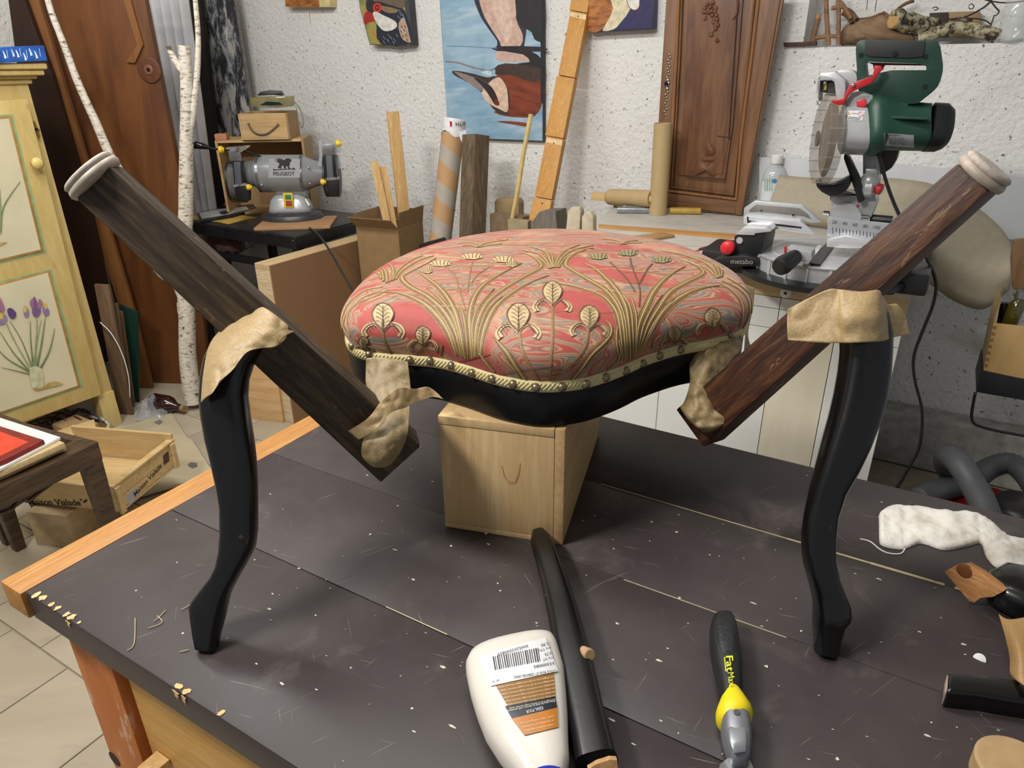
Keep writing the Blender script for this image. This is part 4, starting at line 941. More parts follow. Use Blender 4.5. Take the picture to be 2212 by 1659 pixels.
# grey corrugated sheet
g = G(); n1, n2 = 84, 10; Lp = [(300, -30), (470, 900)]; Rp = [(404, -30), (530, 900)]; pc = vplane((-3.2, 2.32, 0), 20); nn_ = -away(pc); R = []
for j in range(n2+1):
    a = V((300, -30, 0)).lerp(V((437, 640, 0)), j/n2); b = V((404, -30, 0)).lerp(V((494, 640, 0)), j/n2)
    R.append([P((a.x+(b.x-a.x)*i/n1, a.y+(b.y-a.y)*i/n1), pc)+nn_*.035*abs(sin(pi*5*i/n1)) for i in range(n1+1)])
g.rings(R, False, False); o = g.build('corrugated_sheet', plain('grey_fibre_sheet', 'c2c2c4', .6, var=.12, scale=6), None, 'all', solid=.004)
tag(o, 'light grey corrugated sheet standing behind the forked birch trunk', 'sheet')
# peeling board, dark gap
pe = plain('peeling_paint', 'a7a6a2', .8, var=.1)
m, n, l, b = newmat('flaking_grey_paint'); co = _coord(n, l, (.1, 0, 1), 2.2, 16); f = _noise(n, l, co, 1, 8, .72, .5)
l.new(_ramp(n, l, f, [(.44, '2c2d2f'), (.47, '4a4d52'), (.52, '8b8f95'), (.56, 'b9b6ae')]), b.inputs['Base Color']); b.inputs['Roughness'].default_value = .8; _bump(n, l, f, .6, .006, b); PEEL = m
board('peeling_board', [(424, -30), (490, -30), (532, 250), (560, 520), (490, 560), (462, 300)], (-3.3, 2.72, 0), 0, .03, PEEL, 'tall board with flaking grey and black paint beside the white wall')
board('grey_strip', [(490, -30), (500, -30), (545, 250), (570, 520), (560, 520), (532, 250)], (-3.3, 2.755, 0), 0, .02, plain('weathered_grey_wood', '77716b', .8, var=.2), 'thin weathered grey strip at the right of the flaking painted board')
board('gap_shade_strip', [(396, -30), (428, -30), (466, 300), (492, 560), (500, 700), (460, 700), (448, 480)], (-3.3, 2.66, 0), 0, .025, plain('gap_shade_black', '1e1712', .8, var=.3), 'near black strip standing in for the shaded gap between the grey corrugated sheet and the flaking painted board')  # near-black strip stands in for the shade in the gap
# birch
m, n, l, b = newmat('birch_bark'); co = _coord(n, l, (0, 0, 1), .35, 40); f = _noise(n, l, co, 1, 6, .65); f2 = _noise(n, l, _coord(n, l), 26, 4)
c = _ramp(n, l, f, [(.33, '4b4137'), (.40, 'a89d8c'), (.48, 'd3cbbd'), (.7, 'e2dccf')])
c = _mix(n, l, _ramp(n, l, f2, [(.64, (0, 0, 0)), (.69, (1, 1, 1))]), c, '57493c'); l.new(c, b.inputs['Base Color']); b.inputs['Roughness'].default_value = .7; _bump(n, l, f, .35, .005, b); BIR = m
b0 = Z((418, 876), .012); pbz = vplane(b0, pang)
bi = thing('birch_trunk', 'white birch trunk with forked branches leaning in front of the large veneered panel', 'tree trunk', b0)
def limb(name, px, r0, parent=bi, rr=None, mat=None, pl_=None, sub=4, cap=True):
    q = spline(px, sub); pts = [P((p.x, p.y), pl_ or pbz) for p in q]; k = len(pts)
    rs = [(r0[0]*(1-i/(k-1))+r0[1]*i/(k-1))*(1+.06*noise.noise(V((i*.9, r0[0]*50, 2)))) for i in range(k)] if rr is None else rr
    g = G().tube(pts, [r*dep(p)/F for r, p in zip(rs, pts)], 14); return g.build(name, mat or BIR, parent, True, ang=1.0)
limb('trunk', [(398, 99), (402, 160), (404, 220), (403, 290), (402, 370), (401, 470), (396, 560), (399, 620), (404, 690), (405, 760), (411, 820), (418, 868)], (12, 19))
limb('long_branch', [(98, -20), (113, 32), (141, 104), (163, 165), (190, 228), (206, 262), (235, 330), (262, 377), (300, 460), (333, 560), (352, 590), (378, 606), (397, 640)], (6, 13))
limb('thin_branch', [(420, -20), (427, 60), (428, 110), (425, 170), (417, 245), (407, 300)], (5, 7))
limb('stub', [(363, 100), (371, 118), (386, 142), (403, 162)], (5, 9))
limb('knot_swelling', [(395, 655), (397, 670), (402, 690)], (12, 14))
# slat bundle, green board, wires
for k, (x0, x1, y0, x2, x3) in enumerate(((203, 232, 614, 258, 286), (232, 252, 655, 262, 282), (249, 262, 672, 272, 292))):
    o = board('rough_slat', [(x0, y0), (x1, y0+2), (x3, 895), (x2, 905)], (-2.95-.03*k, 1.50+.03*k, 0), 20, .012, wood('rough_grey_brown_slat', '5c4634', '7d6348', (.05, 0, 1), 25, 9, .8, bump=.3), ('widest', 'middle', 'narrowest')[k]+' of three rough slats standing against the side of the yellow cupboard', 'slat', bevel=.001); o['group'] = 'rough slats beside the cupboard'
board('green_board', [(250, 654), (296, 674), (300, 880), (284, 890)], (-2.98, 1.62, 0), 20, .008, plain('bottle_green_board', '15382e', .5), 'dark green board standing between the rough slats and the veneered panel')
o = G().tube([P((p.x, p.y), vplane((-2.86, 1.52, 0), 20)) for p in spline([(216, 696), (240, 720), (262, 760), (277, 810), (281, 860)], 5)], .0022, 6).build('white_wire', WHITE, None, 'all'); tag(o, 'thin curved white wire in front of the rough slats', 'wire')

# ================================================================ floor clutter, left
fb = slab('flat_board', [(150, 950), (370, 892), (404, 944), (415, 950), (455, 1012), (440, 1030), (330, 1060), (230, 1090), (120, 1040)], zp(.022), .012, plain('pale_beige_board', 'b9ad91', .6, var=.08, scale=8), None, bevel=.001); tag(fb, 'pale beige flat board lying on the floor under the wooden crates', 'board')
for v in fb.data.vertices: pass
slab('stain', [(405, 1003), (412, 998), (425, 1000), (427, 1008), (416, 1012), (408, 1008)], zp(.0225), .0004, plain('grey_stain', '6d6a66', .8), fb)
slab('stain', [(332, 912), (345, 906), (352, 911), (344, 918)], zp(.0225), .0004, plain('grey_stain', '6d6a66', .8), fb)
# wine crate
CR = wood('crate_pine', 'd2b684', 'b99a66', (.8, .3, 0), 40, 12, .65)
zc0 = .13
c0 = Z((264, 1107), zc0); c1 = Z((384, 1006), zc0); c2 = Z((8, 1098), zc0)
ux = (c1-c0); lx = ux.length; ux.normalize(); uy = V((ux.y, -ux.x, 0))
if (c2-c0).dot(uy) < 0: uy = -uy
ly = min(.42, (c2-c0).dot(uy)) if (c2-c0).dot(uy) > .15 else .34
crate = thing('wine_crate', 'pale wooden open crate with black script lettering on two sides, behind the carved stool', 'crate', c0)
hc = .095; axc = (ux, uy, V((0, 0, 1)))
def cbx(name, a0, a1, b0_, b1, z0, z1, par=crate, mat=CR, **k):
    return G().box(c0+ux*(a0+a1)/2+uy*(b0_+b1)/2+V((0, 0, (z0+z1)/2)), (abs(a1-a0), abs(b1-b0_), z1-z0), axc).build(name, mat, par, bevel=.0012, seg=1, **k)
cbx('bottom_board', .0, lx, 0.0, ly, 0, .008)
cbx('side_board', 0, lx, 0, .009, .010, .05); cbx('side_board', 0, lx, 0, .009, .052, hc)
cbx('side_board', 0, lx, ly-.009, ly, .010, hc)
cbx('end_board', -.012, 0, 0, ly, .010, hc+.004); cbx('end_board', lx, lx+.012, 0, ly, .010, hc+.03)
cbx('top_rail', -.012, lx+.012, -.004, .02, hc+.001, hc+.009)
cbx('corner_post', -.010, .012, -.011, -.0005, 0, hc); cbx('corner_post', lx-.02, lx, -.011, -.0005, 0, hc)
pr = plane3(c0-uy*.0004, c0+ux-uy*.0004, c0-uy*.0004+V((0, 0, 1)))
text('lettering', 'Maison Vialade', (292, 1073), (350, 1008), pr, INK, crate, bold=True)
slab('printed_label', [(272, 1072), (292, 1052), (300, 1070), (278, 1092)], pr, .0004, plain('grey_label', 'a5a7a8', .5), crate)
slab('printed_emblem', [(352, 984), (364, 974), (366, 996), (354, 1006)], pr, .0004, plain('brown_print', '4a3526', .6), crate)
pl_ = plane3(c0-ux*.0125, c0-ux*.0125+uy, c0-ux*.0125+V((0, 0, 1)))
text('lettering', 'Maison Vialade', (64, 1090), (176, 1092), pl_, INK, crate, bold=True, off=.001)
text('small_lettering', 'les vignerons nature', (88, 1098), (162, 1102), pl_, plain('brown_print', '4a3526', .6), crate, off=.001)
paint('leaf_mark', [('1c1b1c', [(178, 1086), (184, 1079), (190, 1079), (186, 1085)]), ('1c1b1c', [(174, 1082), (172, 1076), (178, 1080)])], pl_, crate, lift=.001)
# cardboard block under the crate
k0 = Z((135, 1183), 0); kb_ = G()
kb_.box(k0+ux*.10+uy*.02+V((0, 0, .0645)), (.2, .15, .129), axc); o = kb_.build('cardboard_block', plain('beige_block', 'b39b74', .8), None, bevel=.003); tag(o, 'plain beige cardboard block on the floor supporting the wine crate', 'box')
o = slab('slatted_offcut', [(105, 936), (203, 905), (207, 922), (188, 937), (140, 950)], zp(.14), .03, CR, None, bevel=.002); tag(o, 'small pale wooden offcut beside the tangle of cables', 'offcut')
o = G().box(Z((170, 940), .055), (.16, .1, .108)).build('offcut_box', CARD, None, bevel=.002); tag(o, 'small low carton under the wooden offcut and cables', 'box')
# cables
g = G(); cr = random.Random(5); CBM = [plain('blue_cable', '2c4c86', .4), plain('dark_red_cable', '4f1f1f', .4), plain('white_cable', 'c4c0b6', .4), plain('black_cable', '151515', .4)]
for k in range(16):
    c_ = V((cr.uniform(80, 200), cr.uniform(890, 922), 0)); w_ = cr.uniform(25, 60); h_ = cr.uniform(10, 24); z_ = cr.uniform(.03, .09)
    g.tube([Z((max(20, c_.x+w_*cos(t)), c_.y+h_*sin(t)*(1+.2*sin(3*t))), z_+.03*sin(2*t+k)) for t in [i*.35+k for i in range(14)]], .0035, 6, mi=cr.choice((0, 1, 2, 3, 1, 3)))
g.tube([Z((p.x, p.y), .05) for p in spline([(188, 898), (215, 905), (235, 918), (222, 930), (200, 926)], 5)], .006, 8, mi=2)
o = g.build('cable_tangle', CBM, None, 'all', kind='stuff'); tag(o, 'tangle of blue, red, white and black cables under the yellow cupboard', 'cables')
# red-brown bottle lying, plastic wrap
ba, bb_ = Z((330, 866), .045), Z((394, 882), .03)
g = G().lathe(ba, bb_, [(0, .02), (.02, .037), (.5, .042), (.62, .036), (.78, .018), (.95, .0135), (1, .013)], 22)
bw_ = thing('dark_red_bottle', 'dark red glass bottle with a cork lying on the floor by the birch trunk', 'bottle', ba)
g.build('glass_body', plain('dark_red_glass', '2a0d0e', .1, spec=.7, coat=.5), bw_, 'all')
G().lathe(bb_-(bb_-ba)*.03, bb_+(bb_-ba).normalized()*.012, [(0, .016), (1, .0155)], 16).build('cork_stopper', plain('cork_cap', '8a7250', .6), bw_, True)
g = G(); vs = []
for j in range(17):
    for i in range(21):
        p = Z((290+i*3.6, 872+j*2.3+i*-.2), .02); e = sin(pi*i/20)*sin(pi*j/16); vs.append(p+V((0, 0, .05*e*abs(noise.noise(p*22+V((3, 3, 3))))*2.2)))
g.add(vs, [(j*21+i, j*21+i+1, (j+1)*21+i+1, (j+1)*21+i) for j in range(16) for i in range(20)])
o = g.build('plastic_wrap', plain('crinkled_film', 'b9bcbe', .12, alpha=.4, spec=.8), None, False); tag(o, 'crinkled clear plastic wrap on the floor beside the dark red bottle', 'wrap')

# ================================================================ carved stool with the red canvas
OAK = wood('dark_carved_oak', '2f2217', '4a3625', (0, 1, 0), 30, 9, .45, c3='5c4632', bump=.2, spec=.5); zt = .43
sc_ = Z((212, 953), zt); sx = sc_.x
stool = thing('carved_stool', 'old dark carved wooden stool frame holding boards and a red canvas, far left', 'stool', (sx-.2, sc_.y-.2, 0))
rf = zp(zt)
def rail_(px, th=.06, mat=OAK): return slab('seat_rail', px, rf, th, mat, stool, bevel=.004)
rail_([(212, 953), (186, 968), (-60, 1080), (-60, 1048), (160, 950)])
rail_([(212, 953), (165, 955), (30, 915), (-30, 895), (-30, 880), (56, 913)])
pa = xp(sx+.001)
slab('carved_apron', [(188, 968), (188, 1000), (160, 1014), (128, 1026), (108, 1045), (85, 1062), (60, 1080), (30, 1100), (0, 1112), (-40, 1120), (-40, 1058), (60, 1020)], pa, .022, OAK, stool, bevel=.002)
def ap(px, r): 
    return G().tube([P((p.x, p.y), xp(sx+.002)) for p in spline(px, 5)], r, 8).build('carved_bead', OAK, stool, 'all')
ap([(188, 1003), (160, 1016), (128, 1028), (108, 1047), (85, 1064), (60, 1083), (48, 1070), (34, 1090), (20, 1103), (-30, 1118)], .005)
ap([(186, 985), (120, 1005), (60, 1030), (0, 1055)], .003)
g = G()
for k in range(8):
    a = 2*pi*k/8; c_ = P((12, 1062), xp(sx+.004)); g.ball(c_+V((0, cos(a)*.016, sin(a)*.016)), .009, 5, sq=(.5, 1, 1))
g.ball(P((12, 1062), xp(sx+.006)), .008, 5); g.build('carved_rosette', OAK, stool, 'all')
def sleg(x, y, w0=.05, w1=.032): return G().rings([[V((x+a*w_/2, y+b*w_/2, z_)) for a, b in ((-1, -1), (1, -1), (1, 1), (-1, 1))] for z_, w_ in ((zt-.02, w0), (.30, w0*.95), (0, w1))]).build('leg', OAK, stool, bevel=.004)
lf = Z((20, 1172), 0)
sleg(sx-.018, sc_.y-.03); sleg(lf.x, lf.y); sleg(sx-.40, sc_.y-.05); sleg(sx-.38, lf.y)
G().tube([V((sx-.002, sc_.y-.05, zt-.06)), V((sx+.002, sc_.y-.04, .25)), V((sx, sc_.y-.04, .12))], .004, 6).build('leg_bead', OAK, stool)
for k, (z1, col) in enumerate(((zt+.018, 'c9b48a'), (zt+.036, 'c2aa7c'))):
    o = slab('cream_board', [(-80, 920-6*k), (60, 925-4*k), (142-3*k, 962-6*k), (120, 970-5*k), (-80, 1062-8*k)], zp(z1), .0165, wood('cream_board_wood', 'cbb58a', 'b79f72', (1, .3, 0), 30, 10, .7), None, bevel=.0015)
    tag(o, ('lower' if k == 0 else 'upper')+' cream board lying on the carved stool under the red canvas', 'board', 'cream boards on the carved stool')
rc = thing('red_canvas', 'red painting in a white frame lying on the boards of the carved stool', 'painting', Z((20, 950), zt+.04))
zr = zt+.045
slab('white_frame', [(-80, 885), (0, 902), (130, 944), (0, 1012), (-80, 1045)], zp(zr), .008, WHITEP, rc, bevel=.001)
slab('red_canvas_panel', [(-80, 905), (0, 920), (95, 950), (12, 992), (-60, 1020)], zp(zr+.014), .0135, plain('crimson_canvas', '8f2a25', .4, var=.3, scale=18, c2='6f1f1f'), rc, bevel=.002)
slab('orange_red_centre', [(-80, 925), (0, 932), (62, 955), (0, 985), (-60, 1005)], zp(zr+.0148), .0006, plain('scarlet_paint', 'd8452f', .4, var=.2, scale=25), rc)

# ================================================================ black metal table with the grinder
zt2 = .75; a_, b_, c_ = Z((391, 475), zt2), Z((636, 512), zt2), Z((805, 465), zt2)
x0, x1, y0, y1 = a_.x, b_.x, (a_.y+b_.y)/2, c_.y
mt = thing('metal_table', 'black metal stand table with a speckled top carrying the bench grinder', 'table', ((x0+x1)/2, (y0+y1)/2, 0))
SPK = plain('speckled_black_top', '2a2b2d', .4, var=.5, scale=35, c2='17181a')
G().box(((x0+x1)/2, (y0+y1)/2, zt2-.006), (x1-x0, y1-y0, .012)).build('table_top', SPK, mt, bevel=.002)
G().box(((x0+x1)/2, y0+.002, zt2-.034), (x1-x0+.004, .004, .044)).build('front_rail', BLKMET, mt); G().box((x1+.002, (y0+y1)/2, zt2-.034), (.004, y1-y0, .044)).build('side_rail', BLKMET, mt)
G().box(((x0+x1)/2, y1, zt2-.034), (x1-x0, .004, .044)).build('back_rail', BLKMET, mt)
for xx_, yy_ in ((x0+.02, y0+.022), (x1-.02, y0+.022), (x0+.02, y1-.022), (x1-.02, y1-.022)):
    G().box((xx_, yy_, (zt2-.012)/2), (.036, .036, zt2-.014)).build('leg', BLKMET, mt, bevel=.001)
for z_ in (.60, .30):
    G().box(((x0+x1)/2, y0+.022, z_), (x1-x0-.08, .03, .03)).build('stretcher', BLKMET, mt, bevel=.001); G().box((x1-.02, (y0+y1)/2, z_), (.03, y1-y0-.08, .03)).build('stretcher', BLKMET, mt, bevel=.001)
G().box(((x0+x1)/2, (y0+y1)/2, .31), (x1-x0-.08, y1-y0-.08, .008)).build('lower_shelf', BLKMET, mt)
sc1 = Z((633, 505), zt2-.02); G().lathe(V((b_.x-.02, y0, sc1.z)), V((b_.x-.02, y0-.004, sc1.z)), [(0, .005), (1, .003)], 10).build('bolt', CHROME, mt)
sk = slab('sack', [(425, 512), (450, 505), (490, 515), (510, 545), (440, 540)], yp(y0+.10), .06, plain('pinkish_bag', '7c5a57', .6, var=.3), None, bevel=.01); tag(sk, 'pinkish rolled bag seen below the top of the black metal table', 'bag')
sk.location.z += 0
# grinder on its plywood base
ga = radians(36); gx = V((cos(ga), sin(ga), 0)); gy = V((-sin(ga), cos(ga), 0)); axg = (gx, gy, V((0, 0, 1)))
pa_ = Z((548, 493), zt2+.012); pb_ = Z((716, 483), zt2+.012); pw = (pb_-pa_).dot(gx)
ply = G().box(pa_+gx*pw/2+gy*.125-V((0, 0, .0058)), (pw, .25, .0116), axg).build('plywood_base', wood('pinkish_plywood', 'b88f68', 'a57c56', (.8, .6, 0), 30, 10, .6), None, bevel=.001); tag(ply, 'square of pinkish plywood on the black table under the bench grinder', 'board')
gc = Z((632, 470), zt2+.0125); gp = (gc, gy.copy())
gr = thing('bench_grinder', 'grey double wheel bench grinder with yellow knobs on the black metal table', 'grinder', gc)
def gq(x, y, o_=0): return P((x, y), (gc+gy*o_, gy))
sc_g = dep(gc)/F
GREY = plain('grinder_grey', '8d8f91', .32, .15, var=.04, scale=40); DGR = plain('dark_grey_metal', '4a4b4e', .4, .5)
def glathe(name, prof, mat, par=gr, yc=375, n=32, o_=0):
    a, b = gq(prof[0][0], yc, o_), gq(prof[-1][0], yc, o_); L = prof[-1][0]-prof[0][0]
    return G().lathe(a, b, [((x-prof[0][0])/L, r*sc_g) for x, r in prof], n).build(name, mat, par, True, ang=.5)
mo = glathe('motor_housing', [(530, 22), (536, 25), (548, 26), (561, 36), (565, 38), (652, 38), (657, 36), (680, 27), (700, 22)], GREY)
for x_ in (563, 655): glathe('end_ring', [(x_-3, 38.2), (x_+3, 38.2)], plain('ring_grey', '7b7d80', .3, .7), mo)
fr_o = -38*sc_g-.0006
slab('name_plate', [(580, 343), (648, 343), (648, 384), (580, 384)], (gc+gy*fr_o, gy), .0005, plain('plate_silver', 'b0b2b5', .3, .2, var=.03), gr)
text('lettering', 'PEUGEOT', (591, 379), (637, 379), (gc+gy*(fr_o-.0003), gy), INK, gr, bold=True)
def zG(l): return [(380+a/3.95, 160+b/3.95) for a, b in l]
paint('lion_emblem', [('2c2c2e', zG([(870, 800), (885, 760), (870, 750), (862, 738), (875, 722), (905, 725), (925, 735), (935, 722), (960, 718), (985, 728), (988, 742), (975, 748), (972, 770), (965, 790), (978, 805), (960, 806), (948, 785), (938, 788), (940, 806), (922, 806), (918, 784), (905, 782), (898, 790), (905, 806), (888, 806)])), ('2c2c2e', stroke(zG([(880, 760), (850, 735), (875, 722), (910, 732)]), 1.2)),
                      ('2c2c2e', stroke(zG([(835, 818), (1010, 808)]), 1.8)), ('2c2c2e', zG([(830, 805), (850, 816), (834, 830)])), ('2c2c2e', zG([(1000, 796), (1020, 808), (1000, 822)]))], (gc+gy*(fr_o-.0003), gy), gr)
def gs(name, px, mat, par, o_=0, th=.02, bev=.001, f=zG): return slab(name, f(px), (gc+gy*o_, gy), th, mat, par, bevel=bev)
hs_ = glathe('base_neck', [(600, 0.1), (600.1, 18), (664, 18), (664.1, .1)], GREY, gr, 410)
ft = G(); R = []
for z_, rx, ry in ((0, 66, .5), (4, 66, .5), (10, 62, .48), (14, 50, .44), (16, 44, .42)):
    R.append([gc+gx*(cos(2*pi*k/32)*rx*sc_g)+gy*(sin(2*pi*k/32)*rx*sc_g*.8)+V((0, 0, z_*sc_g)) for k in range(32)])
ft.rings(R); bs = ft.build('base_plate', DGR, gr, True, ang=.6)
R = []
for z_, rx, ry in ((14, 46, 30), (24, 43, 28), (40, 38, 24), (50, 28, 18)):
    R.append([gc+gx*(max(-1, min(1, cos(2*pi*k/32)*1.15))*rx*sc_g)+gy*(max(-1, min(1, sin(2*pi*k/32)*1.15))*ry*sc_g)+V((0, 0, z_*sc_g)) for k in range(32)])
hb = G().rings(R).build('switch_housing', plain('bright_grey_metal', 'b4b6b8', .3, .2, var=.03), gr, 'all')
so = -31*sc_g
sw = gs('switch_plate', [(912, 1015), (992, 1015), (1005, 1140), (925, 1140)], YELL, gr, so, .006)
gs('green_button', [(930, 1030), (982, 1030), (985, 1070), (933, 1070)], plain('green_button', '2f7d55', .4), sw, so-.002, .004); gs('red_button', [(936, 1080), (988, 1080), (994, 1128), (940, 1128)], plain('button_red', 'a23a3c', .4), sw, so-.002, .004)
G().tube([gq(660, 430, -.05), gq(668, 444, -.06)], [.004, .006], 10).build('white_lever', WHITEP, gr, True)
for s_, xw, name in ((-1, 514, 'grinding_wheel'), (1, 718, 'grinding_wheel')):
    yo = 392 if s_ < 0 else 380
    glathe(name, [(xw-12, 30), (xw-11, 40), (xw+11, 40), (xw+12, 30)], plain('wheel_grey', '6c6a68', .9), gr, yo)
    glathe('wheel_guard', [(xw-16, 10), (xw-15, 43), (xw+14, 43), (xw+15, 22)], BLKMET, gr, yo, o_=.012)
lf_ = -45*sc_g
gs('tool_arm', [(480, 740), (560, 740), (590, 960), (500, 965)], BLKPL, gr, lf_, .03); gs('arm_strip', [(492, 750), (548, 748), (560, 935), (505, 940)], plain('mid_grey_strip', '5c6066', .4), gr, lf_-.003, .004)
gs('clamp_bracket', [(445, 660), (545, 650), (565, 740), (458, 742)], STEEL, gr, lf_-.002, .025); gs('clamp_bar', [(425, 628), (575, 615), (630, 612), (628, 622), (560, 665), (440, 668)], CHROME, gr, lf_-.004, .03)
gs('rest_plate', [(490, 945), (600, 930), (602, 952), (495, 968)], CHROME, gr, lf_-.006, .035); gs('lower_guard', [(500, 965), (615, 950), (628, 1000), (628, 1080), (600, 1095), (525, 1090), (505, 1020)], BLKPL, gr, lf_, .035, .004)
gs('tool_arm', [(1255, 690), (1355, 690), (1375, 885), (1265, 890)], BLKPL, gr, lf_, .03); gs('arm_strip', [(1280, 695), (1330, 695), (1345, 880), (1290, 882)], plain('mid_grey_strip', '5c6066', .4), gr, lf_-.003, .004)
gs('clamp_bracket', [(1245, 600), (1355, 595), (1358, 690), (1250, 692)], STEEL, gr, lf_-.002, .02); gs('rest_plate', [(1280, 885), (1385, 880), (1388, 902), (1285, 908)], CHROME, gr, lf_-.006, .035)
gs('lower_guard', [(1285, 905), (1395, 900), (1398, 1040), (1340, 1052), (1290, 1030)], BLKPL, gr, lf_, .035, .004)
gs('spark_shield', [(1215, 570), (1245, 560), (1250, 600), (1360, 600), (1400, 620), (1415, 700), (1450, 760), (1440, 800), (1380, 810), (1370, 700), (1250, 690), (1245, 790), (1210, 780), (1225, 700)], plain('clear_shield', 'c9ccd0', .08, alpha=.3), gr, lf_+.03, .002, 0)
for x_, y_, r_ in ((390, 645, 7), (627, 965, 6), (1390, 590, 7), (1258, 920, 6)):
    p_ = zG([(x_, y_)])[0]; q_ = gq(p_[0], p_[1], lf_-.008)
    g = G(); g.lathe(q_-gx*.012, q_+gx*.012, [(0, r_*sc_g*.8), (.1, r_*sc_g), (.7, r_*sc_g), (.75, r_*sc_g*.6), (1, r_*sc_g*.6)], 10); g.build('yellow_knob', YELL, gr, True)
G().tube([gq(493, 325, lf_-.01), gq(458, 321, lf_-.01), gq(440, 316, lf_-.012), gq(425, 313, lf_-.012), gq(413, 318, lf_-.012)], [.004, .005, .013, .017, .008], 12).build('black_handle', plain('gloss_black', '0a0a0b', .15), gr, 'all')
G().tube([gq(523, 325, lf_), gq(575, 342, .0)], .005, 8).build('shaft_rod', BLKMET, gr)
for x_, y_ in ((563, 370), (565, 400), (667, 362), (670, 397)):
    q_ = gq(x_, y_, -34*sc_g); G().ball(q_, .006, 5).build('screw_head', CHROME, gr, 'all')
cbl = G().tube([q for q in [gq(p.x, p.y, -.06) if p.y < 470 else D((p.x, p.y), 2.62) for p in []]] or [Z((p.x, p.y), zt2+.006) if p.x < 700 and p.y < 508 else D((p.x, p.y), 2.72+(p.y-500)*-.0012) for p in spline([(588, 452), (610, 460), (640, 476), (665, 490), (692, 512), (716, 548), (740, 590), (768, 640)], 6)], .0042, 8).build('power_cord', BLKPL, gr, 'all')
# open wooden crate and drawer box behind the grinder
pk = gq(487, 438, .10); pk.z = zt2; 
def obox(px_tl, px_tr, px_bl, off_, depth, name, label, cat, mat, matd, open_front=True, th=.012, z0=None):
    pl2 = (gc+gy*off_, gy); a, b, c = P(px_tl, pl2), P(px_tr, pl2), P(px_bl, pl2); zb_ = c.z if z0 is None else z0; zt_ = (a.z+b.z)/2
    c = a.copy(); c.z = zb_; w_ = (b-a).dot(gx); h_ = zt_-zb_; t = thing(name, label, cat, c)
    def q(n_, u0, u1, v0, v1, w0, w1, m_): return G().box(c+gx*(u0+u1)/2+gy*(v0+v1)/2+V((0, 0, (w0+w1)/2)), (u1-u0, v1-v0, w1-w0), axg).build(n_, m_, t, bevel=.001, seg=1)
    e = .0004
    q('side_panel', 0, th, 0, depth, 0, h_, mat); q('side_panel', w_-th, w_, 0, depth, 0, h_, matd)
    q('bottom_panel', th+e, w_-th-e, 0, depth, 0, th, mat)
    if open_front: q('top_panel', th+e, w_-th-e, 0, depth, h_-th, h_, mat); q('back_panel', th+e, w_-th-e, depth-th, depth, th+e, h_-th-e, matd)
    else: q('front_panel', th+e, w_-th-e, 0, th, th+e, h_, mat); q('back_panel', th+e, w_-th-e, depth-th, depth, th+e, h_, matd); q('top_panel', th+e, w_-th-e, th+e, depth-th-e, h_-.02, h_-.012, matd)
    return t, c, w_, h_
PC = wood('crate_pine_pale', 'd9b886', 'bf9762', (.8, .6, 0), 26, 10, .6); PD = wood('carton_brown', 'a98d62', '9c8057', (0, 0, 1), 20, 3, .7)
cr1, cc, cw, chh = obox((463, 304), (655, 300), (486, 438), .19, .22, 'open_crate', 'open fronted pine crate on the black table behind the bench grinder', 'crate', PC, PD, z0=zt2)
dz = gq(518, 302, .105).z
cr2, cc2, cw2, ch2 = obox((513, 245), (620, 245), (518, 302), .175, .26, 'drawer_box', 'pale pine drawer box with a rope handle on top of the open fronted crate', 'box', PC, PD, False, .008, z0=cc.z+chh+.0005)
G().tube([gq(p.x, p.y, .170) for p in spline([(537, 269), (545, 282), (558, 290), (578, 288), (600, 270)], 5)], .0042, 8).build('rope_handle', plain('grey_rope', '7a6a52', .8), cr2, 'all')
for p in ((537, 268), (600, 269)): G().ball(gq(p[0], p[1], .171), .006, 5).build('rope_knot', plain('grey_rope', '7a6a52', .8), cr2, 'all')
br = G().box(cc+gx*.03+V((0, 0, chh+.015))+gy*.03, (.055, .05, .028), axg).build('brick_piece', plain('salmon_brick', 'c58a66', .8), None, bevel=.002); tag(br, 'small salmon brick piece on the open crate, left of the drawer box', 'brick')
gg = thing('safety_goggles', 'yellowish clear safety goggles with a black strap on top of the pine drawer box', 'goggles', cc2+V((0, 0, ch2)))
slab('lens', zG([(628, 200), (990, 185), (1000, 275), (860, 290), (640, 280)]), (gc+gy*.22, gy), .06, plain('amber_lens', '8c8350', .12, alpha=.75, spec=.8), gg, bevel=.006)
slab('black_strap', zG([(697, 178), (720, 150), (790, 138), (880, 145), (905, 165), (905, 185), (830, 178), (700, 185)]), (gc+gy*.23, gy), .05, BLKPL, gg, bevel=.006)
slab('dark_nose_piece', zG([(715, 265), (770, 235), (880, 240), (915, 262), (800, 268)]), (gc+gy*.217, gy), .01, plain('teal_black', '142527', .2), gg)
G().tube([gq(p.x, p.y, .10) for p in spline([(632, 216), (646, 232), (655, 258), (652, 277), (647, 262)], 5)], .003, 6).build('hanging_strap', plain('grey_strap', '8a8070', .7), gg, 'all')
cz = G().box(gq(607, 325, .25), (.085, .05, .055), axg).build('black_case', BLKPL, None, bevel=.002)
tag(cz, 'black plastic case inside the open crate just above the grinder motor', 'case'); cz.location = V((0, 0, cc.z+.0125-min(v.co.z for v in cz.data.vertices)))
